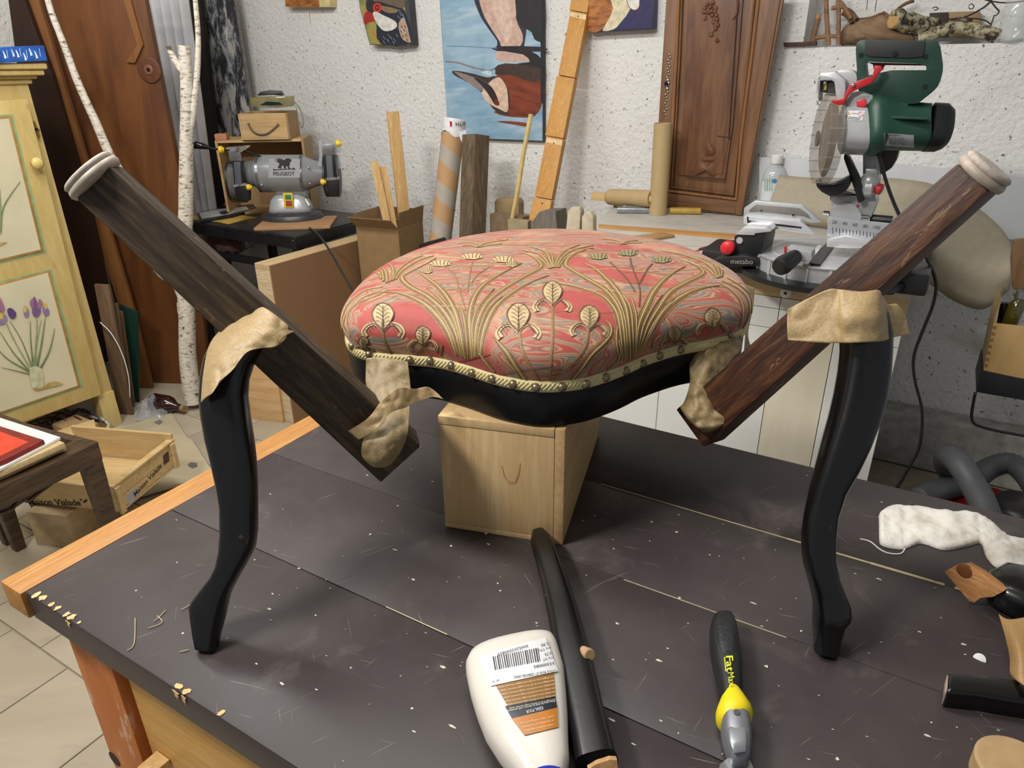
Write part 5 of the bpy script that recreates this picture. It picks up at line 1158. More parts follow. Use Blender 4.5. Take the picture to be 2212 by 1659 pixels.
# packaging and paper at the left of the table
yl = slab('yellow_paper', [(399, 472), (420, 466), (500, 460), (552, 470), (522, 476), (494, 484), (470, 479)], zp(zt2+.0012), .001, plain('yellow_paper', 'cfa84e', .6), None); tag(yl, 'sheet of yellow paper under the blister pack on the black table', 'paper')
bpk = thing('blister_pack', 'flat grey and white blister pack of a grinding disc on the yellow paper', 'package', Z((480, 465), zt2+.003))
slab('card', [(425, 460), (470, 449), (548, 441), (556, 450), (500, 466), (432, 477)], zp(zt2+.012), .010, plain('pack_dark_edge', '232426', .3), bpk, bevel=.002)
slab('clear_cover', [(430, 460), (470, 452), (532, 446), (538, 452), (490, 463), (436, 472)], zp(zt2+.014), .0015, plain('pack_white', 'c9ccd0', .2), bpk)
slab('disc_print', spline([(474, 458), (485, 455), (497, 456), (492, 461), (480, 463)], 3, True), zp(zt2+.0146), .0004, plain('disc_dark', '2c2c2e', .5), bpk)
pt_ = slab('wood_wedge', [(481, 445), (503, 405), (512, 412), (500, 446)], vplane(Z((492, 447), zt2), 36), .02, plain('pinkish_wood', '9b6250', .6, var=.2), None, bevel=.002); tag(pt_, 'small pinkish wooden wedge standing left of the grinder base', 'offcut')
# MDF faced pine box between the table and the seat
MDF = plain('brown_mdf', '8a6849', .6, var=.03, scale=60)
hm = .70; m0 = Z((637, 917), 0); e_ = P((597, 577), vplane(m0, 0)); hm = e_.z
tr = Z((817, 507), hm); md = (tr-V((m0.x, m0.y, hm))); mlen = md.length; md.normalize(); mn = V((-md.y, md.x, 0))
if (m0-C0).dot(mn) < 0: mn = -mn
mb = thing('mdf_panel_box', 'large brown fibreboard box with pale pine edges standing on the floor left of the seat', 'box', m0)
axm = (md, mn, V((0, 0, 1)))
def mbx(n_, u0, u1, v0, v1, w0, w1, m_): return G().box(V((m0.x, m0.y, 0))+md*(u0+u1)/2+mn*(v0+v1)/2+V((0, 0, (w0+w1)/2)), (u1-u0, v1-v0, w1-w0), axm).build(n_, m_, mb, bevel=.001, seg=1)
mbx('face_panel', 0, mlen, 0, .006, .001, hm, MDF)
mbx('top_edge', 0, mlen, .0065, .09, hm-.02, hm+.001, wood('pine_edge', 'cdb48e', 'b89a70', tuple(md), 26, 12, .6))
mbx('end_edge', -.0005, .02, .0065, .09, .001, hm-.021, wood('pine_end', 'd8c6a6', 'b9a079', (1, 0, 0), 60, 8, .6)); mbx('far_edge', mlen-.02, mlen, .0065, .09, .001, hm-.021, PINE)
pb2 = Z((533, 904), 0); pd2 = (V((m0.x, m0.y, 0))-pb2); pd2 -= md*.0
pln = plane3(pb2, m0, pb2+V((0, 0, 1)))
pq = slab('knotty_pine_board', [(533, 904), (613, 922), (598, 812), (560, 770), (536, 800)], pln, .018, wood('knotty_pine', 'd6b486', 'b98f5f', (.8, .2, 0), 14, 8, .6), None, bevel=.001); tag(pq, 'pale knotty pine board standing on the floor at the left end of the fibreboard box', 'board')

# cardboard carton with laths
cq = Z((860, 497), .78); bx0 = V((.72, .69, 0)); ca, cb_ = Z((803, 481), .78), Z((913, 478), .78)
cu, cv = (cb_-cq), (ca-cq); lu, lv = cu.length, cv.length; cu.normalize(); cv.normalize(); cv = V((-cu.y, cu.x, 0)) if V((-cu.y, cu.x, 0)).dot(cv) > 0 else V((cu.y, -cu.x, 0))
crt = thing('cardboard_carton', 'tall brown cardboard carton with open flaps holding pine laths by the wall', 'carton', (cq.x, cq.y, 0)); axk = (cu, cv, V((0, 0, 1)))
K2 = plain('carton_card', '8a6f4a', .85, var=.06)
def kq(n_, u0, u1, v0, v1, w0, w1): return G().box(V((cq.x, cq.y, 0))+cu*(u0+u1)/2+cv*(v0+v1)/2+V((0, 0, (w0+w1)/2)), (u1-u0, v1-v0, w1-w0), axk).build(n_, K2, crt)
lv = min(lv, .22)
kq('side_wall', 0, lu, 0, .004, 0, .78); kq('side_wall', 0, lu, lv-.004, lv, 0, .78); kq('side_wall', 0, .004, .0045, lv-.0045, 0, .78); kq('side_wall', lu-.004, lu, .0045, lv-.0045, 0, .78); kq('bottom_wall', .005, lu-.005, .005, lv-.005, 0.001, .005)
def flap(a, b, out, h): 
    return G().prism([a, b, b+out*h, a+out*h], (0, 0, .003)).build('flap', K2, crt)
q0_ = V((cq.x, cq.y, .781)); flap(q0_, q0_+cu*lu, (V((0, 0, 1))-cv*.15).normalized(), .07); flap(q0_+cv*lv, q0_, (V((0, 0, .8))-cu*.9).normalized(), .07); flap(q0_+cv*lv, q0_+cv*lv+cu*lu, (V((0, 0, 1))+cv*.2).normalized(), .05); flap(q0_+cu*lu, q0_+cu*lu+cv*lv, (V((0, 0, 1))+cu*.2).normalized(), .05)
lc = V((cq.x, cq.y, 0))+cu*lu/2+cv*lv/2
def lath(px0, px1, wpx, hpx, pl3, mat, label, name='pine_lath', roll=0, zend=None, cat='lath', grp=None, bev=.0008):
    a = P(px0, pl3); b = P(px1, pl3); d_ = (b-a).normalized()
    if zend is not None: b = a+d_*((zend-a.z)/d_.z)
    o = beam(a, b, pxm(wpx, a), pxm(wpx, a), pxm(hpx, a), pxm(hpx, a), roll).build(name, mat, None, bevel=bev); tag(o, label, cat, grp); return o
PV = wood('pine_lath_wood', 'd8b37a', 'bd9258', (.1, 0, 1), 60, 14, .6, c3='e2c590')
vp = vplane(lc, 30)
lath((808, 349), (836, 480), 17, 8, vp, PV, 'short pine lath in the carton, left of the pair', zend=.012)
lath((827, 361), (846, 470), 17, 10, (vp[0]+cv*.045, vp[1]), PV, 'short pine lath in the carton, right of the pair', zend=.012)
lath((848, 241), (870, 440), 25, 12, (vp[0]+cv*.10, vp[1]), PV, 'tallest pale pine lath standing in the cardboard carton', zend=.012, roll=.35)
# kraft tube with spiral bands and plastic bag
ta, tb = Y((981, 268), 2.56), Y((950, 528), 2.44); d_ = (tb-ta).normalized(); tb2 = ta+d_*((.0-ta.z)/d_.z)
tu = thing('cardboard_tube', 'tall cardboard tube with grey spiral bands and a white bag on its top end', 'tube', tb2); rt_ = pxm(24.5, ta)
t = (tb2-ta).normalized(); u = t.orthogonal().normalized(); q = t.cross(u); L_ = (tb2-ta).length; g = G(); N = 48; M = 130
R = [[ta.lerp(tb2, j/M)+(u*cos(2*pi*(i/N-j/M*L_/.148))+q*sin(2*pi*(i/N-j/M*L_/.148)))*rt_ for i in range(N)] for j in range(M+1)]
g.rings(R)
for j in range(M):
    for i in range(N):
        if i/N > .52: g.m[j*N+i] = 1
g.build('tube_body', [KRAFT if False else plain('kraft_tube', 'b38d62', .7, var=.05), plain('grey_tube_band', 'a59c90', .7, var=.05)], tu, True, ang=1)
g = G(); R = []
for j in range(9):
    R.append([ta-t*.018+t*(.062*j/8)+(u*cos(2*pi*i/24)+q*sin(2*pi*i/24))*rt_*(1.04+.07*noise.noise(V((i*.5, j*.6, 1)))*(1 if j else .5))-t*0+t*(.012*sin(i*.8) if j == 8 else 0) for i in range(24)])
g.rings(R, True, False); g.f.append(list(range(24))[::-1]); g.m.append(0); bag = g.build('plastic_bag', plain('white_film', 'd9d9da', .3, var=.04), tu, 'all')
pl5 = (ta-(ta-C0).normalized()*(rt_*1.1), (ta-C0).normalized())
slab('bag_tail', [(990, 285), (1006, 280), (1008, 295), (1000, 312), (994, 300)], pl5, .004, plain('white_film', 'd9d9da', .3), tu)
text('lettering', 'RTH', (1004, 263), (984, 264), pl5, INK, tu, bold=True); slab('red_mark', [(971, 262), (976, 262), (976, 273), (972, 273)], pl5, .0004, RED, tu)
# dark square post
pt0 = Y((1028, 292), 2.52); pd3 = (Y((1020, 520), 2.44)-pt0).normalized(); pt1 = pt0+pd3*(-pt0.z/pd3.z)
POST = wood('old_grey_brown_post', '4a3c2e', '63523f', (0, 0, 1), 26, 9, .75, c3='7a6a55', bump=.35)
o = beam(pt0, pt1, pxm(42, pt0), pxm(42, pt0), pxm(42, pt0), pxm(42, pt0), radians(42)).build('square_post', POST, None, bevel=.002); tag(o, 'old grey brown square post standing at the right of the cardboard tube', 'post')
# bamboo cane
q_ = [Y((p[0], p[1]), 2.5) for p in ((1147, 247), (1131, 330), (1117, 420), (1103, 490))]; d_ = (q_[-1]-q_[0]).normalized(); q_.append(q_[0]+d_*(-q_[0].z/d_.z))
bam = thing('bamboo_cane', 'thin pale yellow bamboo cane leaning on the wall in front of the duck painting', 'cane', q_[-1])
G().tube(q_, pxm(5.2, q_[0]), 10).build('cane', plain('bamboo', 'd3b978', .5, var=.1), bam, True)
for f in (.12, .42, .9): c_ = q_[0].lerp(q_[3], f); G().lathe(c_-d_*.004, c_+d_*.004, [(0, .0075), (.5, .0088), (1, .0075)], 12).build('node_ring', plain('bamboo_node', 'b89c5c', .5), bam, 'all')
# long jointed pine lath
LP = wood('golden_pine', 'c9974f', 'b98340', (.25, 0, 1), 45, 14, .55, c3='d3a561')
ll = thing('jointed_lath', 'long golden pine lath built of overlapping segments leaning against the white wall', 'lath', Y((1120, 600), 2.5))
pj = plane3(Y((1235, 0), 2.80), Y((1275, 0), 2.80), Y((1145, 490), 2.50))
def ed(y): return (1236-(y)*.193, 1272-(y)*.190) 
brk = [-30, 22, 162, 293, 425, 560]
for i in range(5):
    y0_, y1_ = brk[i], brk[i+1]; a0, a1 = ed(y0_), ed(y1_); s_ = (2 if i % 2 == 0 else -1)
    slab('segment', [(a0[0]-s_, y0_+1.0), (a0[1], y0_+7.5), (a1[1], y1_+5.5), (a1[0]-s_, y1_-1.0)], pj, .03, LP, ll, bevel=.0008)
for y_ in (25, 297): a = ed(y_); slab('pale_patch', [(a[0]+2, y_+1), (a[1]-1, y_+7), (a[1]-2, y_+18), (a[0]+0, y_+10)], (pj[0]-away(pj)*.001, pj[1]), .0008, plain('fresh_pine', 'dcc192', .6), ll)
for y_ in (26, 300, 430): 
    a = ed(y_); q = P((a[0]+18, y_+9), (pj[0]-away(pj)*.002, pj[1])); G().ball(q, .003, 4).build('nail_head', BLKPL, ll)
a = ed(560); e1 = P(((a[0]+a[1])/2, 560), pj); dj = (P((ed(560)[0], 560), pj)-P((ed(0)[0], 0), pj)).normalized()
beam(e1, e1+dj*((0-e1.z)/dj.z), .06, .06, .028, .028).build('segment', LP, ll)
YS_ = Z((1240, 522), .88).y
# blocks between post and worktop
def blk(name, px, y, th, mat, label, cat='block', z0=0, **k):
    pts = [Y(p, y) for p in px]
    for q_ in pts:
        if q_.z < .72 and z0 == 0 or q_.z < .885 and z0: q_.z = z0
    o = G().prism(pts, (0, th, 0)).build(name, mat, None, **k); tag(o, label, cat); return o
GW = wood('weathered_grey_block', '5f5851', '7a7269', (0, 0, 1), 30, 6, .85, bump=.3)
blk('kraft_block', [(1068, 436), (1073, 428), (1115, 430), (1120, 440), (1118, 540), (1064, 540)], 2.60, .05, plain('tan_block', '9a8360', .8), 'tan block with rounded top corners on the wall side of the bamboo cane', bevel=.006)
blk('small_carton', [(1058, 462), (1095, 466), (1128, 470), (1130, 620), (1058, 620)], 2.52, .06, plain('dusty_carton', '7d6a50', .85), 'dusty brown carton low behind the seat beside the square post')
blk('open_carton', [(1097, 474), (1140, 478), (1140, 620), (1100, 620)], 2.38, .03, plain('black_lip_card', '9a8a6c', .85), 'pale carton right of the bamboo cane foot, partly hidden by the seat')
blk('grey_block', [(1147, 482), (1165, 458), (1200, 457), (1204, 500), (1204, 620), (1147, 620)], 2.34, .09, GW, 'weathered grey many sided block behind the seat top')
blk('orange_offcut', [(1206, 462), (1228, 462), (1226, 620), (1206, 620)], 2.50, .04, LP, 'orange brown offcut between the grey block and the pale sticks')
blk('pale_stick', [(1226, 456), (1232, 448), (1250, 448), (1254, 456), (1250, 535), (1219, 535)], YS_, .03, plain('limed_wood', 'b7aa92', .8, var=.15, scale=30), 'left one of two pale rounded sticks behind the seat', 'stick', z0=.8804, bevel=.005)
blk('pale_stick', [(1256, 468), (1264, 458), (1274, 458), (1281, 468), (1282, 535), (1255, 535)], YS_, .03, plain('limed_wood', 'b7aa92', .8), 'right one of two pale rounded sticks behind the seat', 'stick', z0=.8804, bevel=.006)
blk('dark_tin', [(905, 528), (942, 518), (948, 530), (950, 620), (905, 620)], 2.18, .06, BLKMET, 'small dark box just behind the upper left edge of the seat', 'box', bevel=.002)

# ================================================================ pictures on the wall
def canvas(name, label, px, y, th, mat=None):
    t = thing(name, label, 'painting', Y(px[0], y)); slab('canvas', px, yp(y), th, mat or CREAM, t, bevel=.001); return t
dp = canvas('duck_painting', 'tall blue water painting of a duck with chestnut body and its reflection', [(948, -30), (1173, -30), (1174, 305), (968, 297)], 2.825, .022, plain('dark_canvas_edge', '3a3d42', .6))
def zD(l): return [(560+a/3.95, b/3.95) for a, b in l]
def zE(l): return [(1100+a/3.318, b/3.318) for a, b in l]
WB = 'water'
m, n, l, b = newmat('painted_water'); f = _noise(n, l, _coord(n, l, (1, 0, .1), 5, 26), 1, 5, .6); f2 = _noise(n, l, _coord(n, l), 7, 4)
c = _ramp(n, l, f, [(.3, '6f98b6'), (.55, '8fb0c6'), (.72, 'b4c9d4')]); l.new(_mix(n, l, _ramp(n, l, f2, [(.45, (0, 0, 0)), (.6, (.5, .5, .5))]), c, 'a9c3d2'), b.inputs['Base Color']); b.inputs['Roughness'].default_value = .5; WAT = m
m, n, l, b = newmat('painted_chestnut'); f = _noise(n, l, _coord(n, l, (1, 0, -.2), 6, 40), 1, 5, .6)
l.new(_ramp(n, l, f, [(.3, '5c2617'), (.6, '8a3f25')]), b.inputs['Base Color']); b.inputs['Roughness'].default_value = .5; CHE = m
pol = [(WAT, [(949, -30), (1171, -30), (1172, 304), (968, 296)]),
 ('2e2d3a', zD([(1850, -100), (1870, 100), (1960, 250), (2030, 350), (2035, 410), (2160, 440), (2260, 400), (2260, -100)]), 3), ('c9a898', zD([(1890, -100), (1905, 100), (1985, 250), (2050, 350), (2070, 395), (2160, 400), (2230, 390), (2250, 300), (2190, 150), (2200, -100)]), 3),
 ('c7a899', zD([(2030, 440), (2170, 440), (2300, 470), (2330, 520), (2150, 530), (2040, 520), (2020, 480)]), 2), ('d3b8a8', zD([(2000, -60), (2110, -60), (2140, 100), (2160, 250), (2120, 360), (2080, 330), (2010, 120)]), 3), ('2a2326', zD([(2030, 395), (2420, 400), (2420, 440), (2030, 435)]), 2),
 ('262229', zE([(60, -60), (240, -60), (243, 290), (220, 300), (180, 280), (160, 230), (110, 200), (60, 140), (50, 80)]), 2), ('1f1d22', zE([(-40, 335), (110, 335), (160, 370), (240, 430), (248, 600), (150, 600), (20, 560), (-100, 530), (-60, 480), (100, 450), (150, 440), (100, 390), (-20, 370)]), 2),
 (CHE, zD([(2020, 650), (2100, 620), (2250, 640), (2420, 690), (2420, 870), (2350, 990), (2200, 1000), (2060, 980), (2000, 950), (2130, 940), (2120, 790)]), 2), (CHE, zE([(-60, 500), (100, 495), (222, 520), (215, 545), (80, 560), (-60, 540)]), 2),
 ('3c2f2e', zD([(1645, 610), (1700, 605), (1830, 630), (1950, 660), (2010, 650), (2080, 680), (2130, 780), (2140, 900), (2140, 970), (2060, 970), (1990, 920), (1900, 790), (1780, 700), (1680, 650)]), 3), ('8d8078', zD([(1665, 615), (1720, 620), (1850, 665), (1960, 720), (1970, 790), (1880, 770), (1780, 700)]), 3),
 ('d6b9a1', zD([(1900, 790), (1980, 690), (2050, 660), (2110, 740), (2125, 860), (2120, 955), (2050, 930), (1960, 880)]), 3), ('2b2326', zD([(1830, 660), (1960, 720), (2020, 800), (2045, 890), (2010, 890), (1960, 810), (1900, 730)]), 3), ('6d2a24', zD([(2010, 840), (2045, 860), (2050, 900), (2015, 890)]), 2),
 ('3f2f2a', zD([(2010, 580), (2100, 540), (2300, 560), (2420, 590), (2420, 680), (2300, 690), (2150, 640), (2050, 640)]), 2), ('8b7f7a', stroke(zD([(1590, 525), (1700, 535), (1830, 575), (1960, 600), (2010, 580)]), 3)), ('b4cedb', zD([(1950, 600), (1985, 615), (1980, 650), (1940, 640), (1890, 620)]), 3),
 (CHE, zE([(-90, 1010-140), (0, 868), (120, 880), (150, 900), (120, 906), (0, 885)]), 2), (CHE, zE([(0, 780), (170, 790), (165, 820), (60, 820), (0, 810)]), 2), ('7fa3bd', stroke(zD([(1600, 390), (1800, 395), (2030, 410)]), 2)), ('1d1e22', zE([(225, -60), (243, -60), (250, 735), (228, 735)]))]
paint('painted_duck', pol, yp(2.824), dp)
pp_ = canvas('partridge_painting', 'small painting of a partridge with red beak and white throat on the wall', [(771, -25), (778, 20), (799, 97), (891, 97), (886, 40), (880, -25)], 2.80, .045, plain('dark_canvas_edge', '3a3d42', .6))
m, n, l, b = newmat('painted_olive'); f = _noise(n, l, _coord(n, l), 16, 4); l.new(_ramp(n, l, f, [(.35, '6e7a45'), (.5, 'a39a50'), (.65, 'b07a3c')]), b.inputs['Base Color']); b.inputs['Roughness'].default_value = .5; OLI = m
paint('painted_partridge', [(OLI, [(772, -24), (779, 20), (800, 96), (884, 96), (878, 40), (870, -24)]), ('1f2733', zD([(910, 30), (940, -40), (1000, 10), (1060, 20), (1180, 60), (1240, 90), (1300, 370), (1040, 375), (1000, 270), (1000, 200), (930, 110)]), 2), ('6b5a4c', zD([(930, -60), (1230, -60), (1240, 60), (1190, 65), (1050, 20), (980, 15), (930, 60)]), 2), ('2b2c30', zD([(915, 20), (950, -30), (985, 30), (970, 90), (930, 100), (912, 60)]), 2),
 ('c9352a', [(560+(1008+38*cos(t))/3.95, (65+42*sin(t))/3.95) for t in [i*pi/8 for i in range(16)]]), ('3a1512', [(560+(1008+20*cos(t))/3.95, (65+24*sin(t))/3.95) for t in [i*pi/6 for i in range(12)]]), ('c9352a', [(560+(1008+11*cos(t))/3.95, (65+12*sin(t))/3.95) for t in [i*pi/5 for i in range(10)]]),
 ('a8261f', zD([(900, 120), (915, 100), (960, 110), (985, 150), (980, 180), (940, 190), (900, 210), (893, 160)]), 3), ('d9d4cf', zD([(970, 110), (1000, 100), (1060, 130), (1160, 180), (1175, 230), (1120, 262), (1060, 260), (1010, 210), (985, 160)]), 3), ('8a7350', zD([(1050, 50), (1180, 80), (1170, 110), (1100, 110), (1050, 85)]), 2), ('b59a86', zD([(1190, 200), (1240, 150), (1290, 330), (1290, 365), (1230, 340), (1200, 280)]), 2)]
 +[('8f9db0', stroke(zD([(x, y), (x+18, y+26)]), 1.1)) for x, y in ((1190, 80), (1215, 110), (1180, 130), (1205, 150), (1060, 310), (1090, 330), (1120, 310), (1150, 330), (1170, 290), (1100, 290), (1225, 130), (1200, 110), (1140, 350), (1060, 345))]+[('1a1a1e', stroke(zD([(x, y), (x+10, y+18)]), 1.4)) for x, y in ((1215, 220), (1235, 250), (1210, 260), (1250, 290), (1225, 300), (1245, 220), (1260, 330))], yp(2.799), pp_)
op = canvas('orange_painting', 'lower edge of a small orange and cream painting high on the wall', [(614, -25), (616, 15), (712, 15), (712, -25)], 2.80, .045, plain('cream_edge', 'd6c58c', .6))
m, n, l, b = newmat('painted_orange'); f = _noise(n, l, _coord(n, l, (1, 0, 0), 3, 50), 1, 5, .6, 1); l.new(_ramp(n, l, f, [(.35, '7a3f1c'), (.6, 'b87434')]), b.inputs['Base Color']); ORG = m
paint('painted_fur', [(ORG, [(615, -25), (617, 14), (690, 15), (686, -25)])], yp(2.799), op)
G().box(Y((667, 36), 2.84), (.004, .004, .05)).build('hanging_pin', WHITEP, op)
pu = canvas('dog_painting', 'painting of ginger fur and white chest on deep purple near the carved door', [(1269, -25), (1268, 58), (1276, 69), (1300, 68), (1410, 62), (1413, -25)], 2.80, .045, plain('deep_purple_edge', '2b2550', .5))
paint('painted_fur', [('2a2452', [(1335, -25), (1411, -25), (1408, 61), (1310, 66)]), (ORG, zE([(590, -60), (720, -60), (750, 50), (715, 130), (690, 190), (640, 225), (590, 230), (560, 200), (565, 60)]), 2), ('d3c9a8', zE([(720, -60), (860, -60), (870, 60), (800, 160), (750, 210), (670, 222), (700, 160), (745, 60)]), 2), ('e0dcd2', zE([(800, -60), (930, -60), (930, 40), (905, 75), (865, 60), (840, 20)]), 2), ('8a5a24', stroke(zE([(840, -10), (860, 50), (900, 72), (930, 50), (935, 0)]), 1.6))], yp(2.799), pu)
# ================================================================ worktop cabinet
zk_ = .88; yfr = Y((1567, 573), 1).y*0+Z((1776, 606), zk_).y; xr = Z((1986, 640), zk_).x; xl = -1.09; ybk = 2.80
WT2 = wood('grey_white_worktop', 'b9b5ab', 'cbc8c0', (1, .2, 0), 6, 3, .45, c3='a9a296', bump=.05)
CABW = plain('white_cabinet_paint', 'dedfdb', .4, var=.015, scale=4)
wt = thing('worktop', 'pale grey stone look worktop carrying the mitre saw and tubes', 'worktop', ((xl+xr)/2, 2.3, zk_))
G().box(((xl+xr)/2, (yfr+ybk)/2, zk_-.0095), (xr-xl, ybk-yfr, .019)).build('worktop_slab', WT2, wt, bevel=.004, seg=3)
cab = thing('white_cabinet', 'white cabinet with a pine rail, drawer knob and doors under the worktop', 'cabinet', ((xl+xr)/2, 2.3, 0))
xc = xr-.018; yc_ = yfr+.02; zb1 = zk_-.0195
G().box(((xl+xc)/2, (yc_+.02+ybk)/2, (zb1+.08)/2), (xc-xl-.02, ybk-yc_-.02, zb1-.08)).build('carcass', CABW, cab, bevel=.002)
zr1 = Y((1700, 645), yc_).z
G().box(((xl+xc)/2, yc_+.01, (zb1+zr1)/2), (xc-xl, .019, zb1-zr1-.002)).build('pine_rail', wood('pale_beech_rail', 'c5ab80', 'd0b88f', (1, 0, 0), 22, 16, .5), cab, bevel=.001)
zd1 = Y((1640, 662), yc_).z; zd2 = Y((1640, 705), yc_).z; xs_ = [xl, Y((1420, 880), yc_).x, Y((1655, 850), yc_).x, Y((1780, 850), yc_).x, xc]
GB = plain('cabinet_gap', '6f6f6c', .8)
for i in range(4):
    for a, b in ((zr1, zd1), (zd1, zd2)):
        if i in (1, 2) or True: G().box(((xs_[i]+xs_[i+1])/2, yc_+.01, (a+b)/2), (xs_[i+1]-xs_[i]-.002, .019, a-b-.002)).build('drawer_front', CABW, cab, bevel=.0008, seg=1)
STW = wood('unpainted_stripe', 'd8cfb8', 'e0dac8', (0, 0, 1), 12, 10, .5)
for i in range(4):
    G().box(((xs_[i]+xs_[i+1])/2, yc_+.01, (zd2+.10)/2), (xs_[i+1]-xs_[i]-.002, .019, zd2-.10-.002)).build('door', STW if i == 2 else CABW, cab, bevel=.0008, seg=1)
G().box(((xl+xc)/2, yc_+.04, .05), (xc-xl, .02, .099)).build('plinth', CABW, cab)
kq_ = Y((1700, 629), yc_); G().lathe(kq_, kq_-V((0, .022, 0)), [(0, .007), (.4, .008), (.6, .015), (.9, .014), (1, .008)], 20).build('drawer_knob', WHITEP, cab, 'all')
G().lathe(kq_-V((0, .0215, 0)), kq_-V((0, .0235, 0)), [(0, .0045), (1, .003)], 12).build('knob_screw', plain('dark_screw', '2a2a2a', .4, .7), cab)
hq = [Y(p, yc_) for p in ((1819, 772), (1821, 800))]
slab('door_handle', [(1814, 758), (1822, 758), (1824, 802), (1814, 800)], yp(yc_-.012), .012, BLKMET, cab, bevel=.002)

# ================================================================ carved door leaf leaning on the wall
WAL = wood('walnut_stile', '5e3f2a', '7a5538', (0, 0, 1), 16, 10, .5, c3='8a6444', spec=.4); WALH = wood('walnut_rail', '5e3f2a', '7a5538', (1, 0, 0), 16, 10, .5, c3='8a6444'); WALP = wood('walnut_panel', '57392a', '70492f', (0, 0, 1), 14, 7, .5, c3='80593c')
yd = 2.74; cdr = thing('carved_door', 'brown walnut door leaf with carved grapes and leaves leaning above the worktop', 'door leaf', Y((1520, 450), yd))
pdz = lambda o_: yp(yd-o_)
slab('backing_board', [(1441, -30), (1420, 300), (1412, 446), (1602, 466), (1668, 130), (1697, -30)], pdz(0), .022, WAL, cdr, bevel=.002)
slab('stile', [(1441, -30), (1420, 300), (1412, 444), (1438, 446), (1447, 300), (1466, -30)], pdz(.006), .0058, WAL, cdr, bevel=.001)
slab('stile', [(1640, -30), (1604, 240), (1588, 462), (1601, 466), (1662, 130), (1690, -30)], pdz(.006), .0058, WAL, cdr, bevel=.001)
slab('bottom_rail', [(1440, 416), (1438, 445), (1587, 461), (1591, 434)], pdz(.006), .0058, WALH, cdr, bevel=.001)
def mould(px, r, m_=WAL, name='moulding', o_=.008): return G().tube([Y((p[0], p[1]), yd-o_) for p in px], r, 8).build(name, m_, cdr, True)
mould([(1467, -30), (1461, 120), (1451, 300), (1444, 412), (1590, 431), (1602, 290), (1625, 110), (1641, -30)], .0065, wood('polished_moulding', '7f5536', '9a6c46', (0, 0, 1), 20, 10, .4))
mould([(1474, -30), (1468, 120), (1458, 300), (1451, 404), (1584, 421), (1596, 290), (1618, 110), (1633, -30)], .004)
pn_ = slab('raised_panel', [(1486, -30), (1478, 200), (1464, 378), (1566, 388), (1583, 270), (1600, 60), (1607, -30)], pdz(.009), .0088, WALP, cdr, bevel=.003)
slab('inner_field', [(1514, -30), (1504, 150), (1490, 370), (1560, 376), (1574, 300), (1590, 60), (1594, -30)], pdz(.0125), .0034, WALP, cdr, bevel=.002)
mould([(1594, -30), (1590, 60), (1574, 300), (1577, 297), (1549, 294)], .0022, plain('dark_groove', '3a261a', .6), 'groove_line', .0125)
mould([(1481, 381), (1490, 382), (1565, 390), (1566, 386)], .0022, plain('dark_groove', '3a261a', .6), 'groove_line', .0125)
g = G(); cr = random.Random(9)
for x_, y_ in [(1100+a/3.318, b/3.318) for a, b in ((1420, 30), (1440, 50), (1460, 20), (1470, 50), (1400, 60), (1450, 80), (1475, 85), (1430, 90), (1455, 110), (1485, 110), (1470, 135), (1490, 140), (1465, 160), (1485, 165), (1475, 185), (1495, 180), (1480, 205), (1410, 85), (1480, 60), (1395, 85))]:
    g.ball(Y((x_, y_), yd-.014), .0075, 5, sq=(1, .7, 1))
g.build('carved_grapes', WALP, cdr, 'all')
def leafc(px, name='carved_leaf', h=.012):
    c_ = (sum(p[0] for p in px)/len(px), sum(p[1] for p in px)/len(px)); q = spline(px, 3, True)
    cc_ = Y(c_, yd-.0125-h); ring = [Y((p.x, p.y), yd-.0123) for p in q]; mid = [r.lerp(cc_, .45)+V((0, -h*.25, 0)) for r in ring]
    g = G(); g.rings([ring, mid], True, False); k = len(g.v); g.v.append(cc_); n_ = len(ring)
    for i in range(n_): g.f.append((n_+i, n_+(i+1) % n_, k)); g.m.append(0)
    return g.build(name, WALP, cdr, 'all')
leafc([(1100+a/3.318, b/3.318) for a, b in ((1330, 1255), (1325, 1220), (1350, 1180), (1395, 1165), (1430, 1185), (1460, 1170), (1480, 1200), (1480, 1250), (1450, 1262), (1420, 1235), (1395, 1225), (1360, 1245))], h=.014)
leafc([(1100+a/3.318, b/3.318) for a, b in ((1375, 1150), (1370, 1110), (1400, 1120), (1440, 1125), (1475, 1120), (1478, 1150), (1440, 1165), (1400, 1160))])
leafc([(1100+a/3.318, b/3.318) for a, b in ((1405, 1110), (1400, 1060), (1420, 1015), (1450, 1030), (1480, 1070), (1475, 1110), (1440, 1120))], h=.016)
leafc([(1100+a/3.318, b/3.318) for a, b in ((1430, 260), (1435, 230), (1460, 235), (1468, 260), (1445, 268))], h=.008); leafc([(1100+a/3.318, b/3.318) for a, b in ((1475, 300), (1485, 268), (1508, 285), (1500, 308))], h=.008); leafc([(1100+a/3.318, b/3.318) for a, b in ((1390, 150), (1400, 120), (1420, 110), (1415, 145))], h=.006)
mould([(1100+a/3.318, b/3.318) for a, b in ((1470, 215), (1455, 240), (1440, 262))], .003, WALP, 'carved_stem', .014); mould([(1100+a/3.318, b/3.318) for a, b in ((1620, -60), (1640, 30), (1630, 100), (1600, 140))], .004, WALP, 'carved_stem', .014)
g = G(); SIL = plain('tarnished_silver', 'a79f92', .3, .9, var=.2, scale=300)
for i in range(22):
    f = i/21; y_ = 118+f*130; x_ = 1446-f*9+2.5*sin(i*2.1); q = Y((x_, y_), yd-.0075); g.ball(q, .0042 if i not in (9, 10, 11, 12) else .0072, 4, sq=(1, .5, 1.2))
g.build('lace_escutcheon', SIL, cdr, 'all', kind='stuff')
q = Y((1439, 181), yd-.013); G().lathe(q, q-V((0, .001, 0)), [(0, .0075), (1, .0075)], 12).build('keyhole', plain('keyhole_black', '050505', .9), cdr)

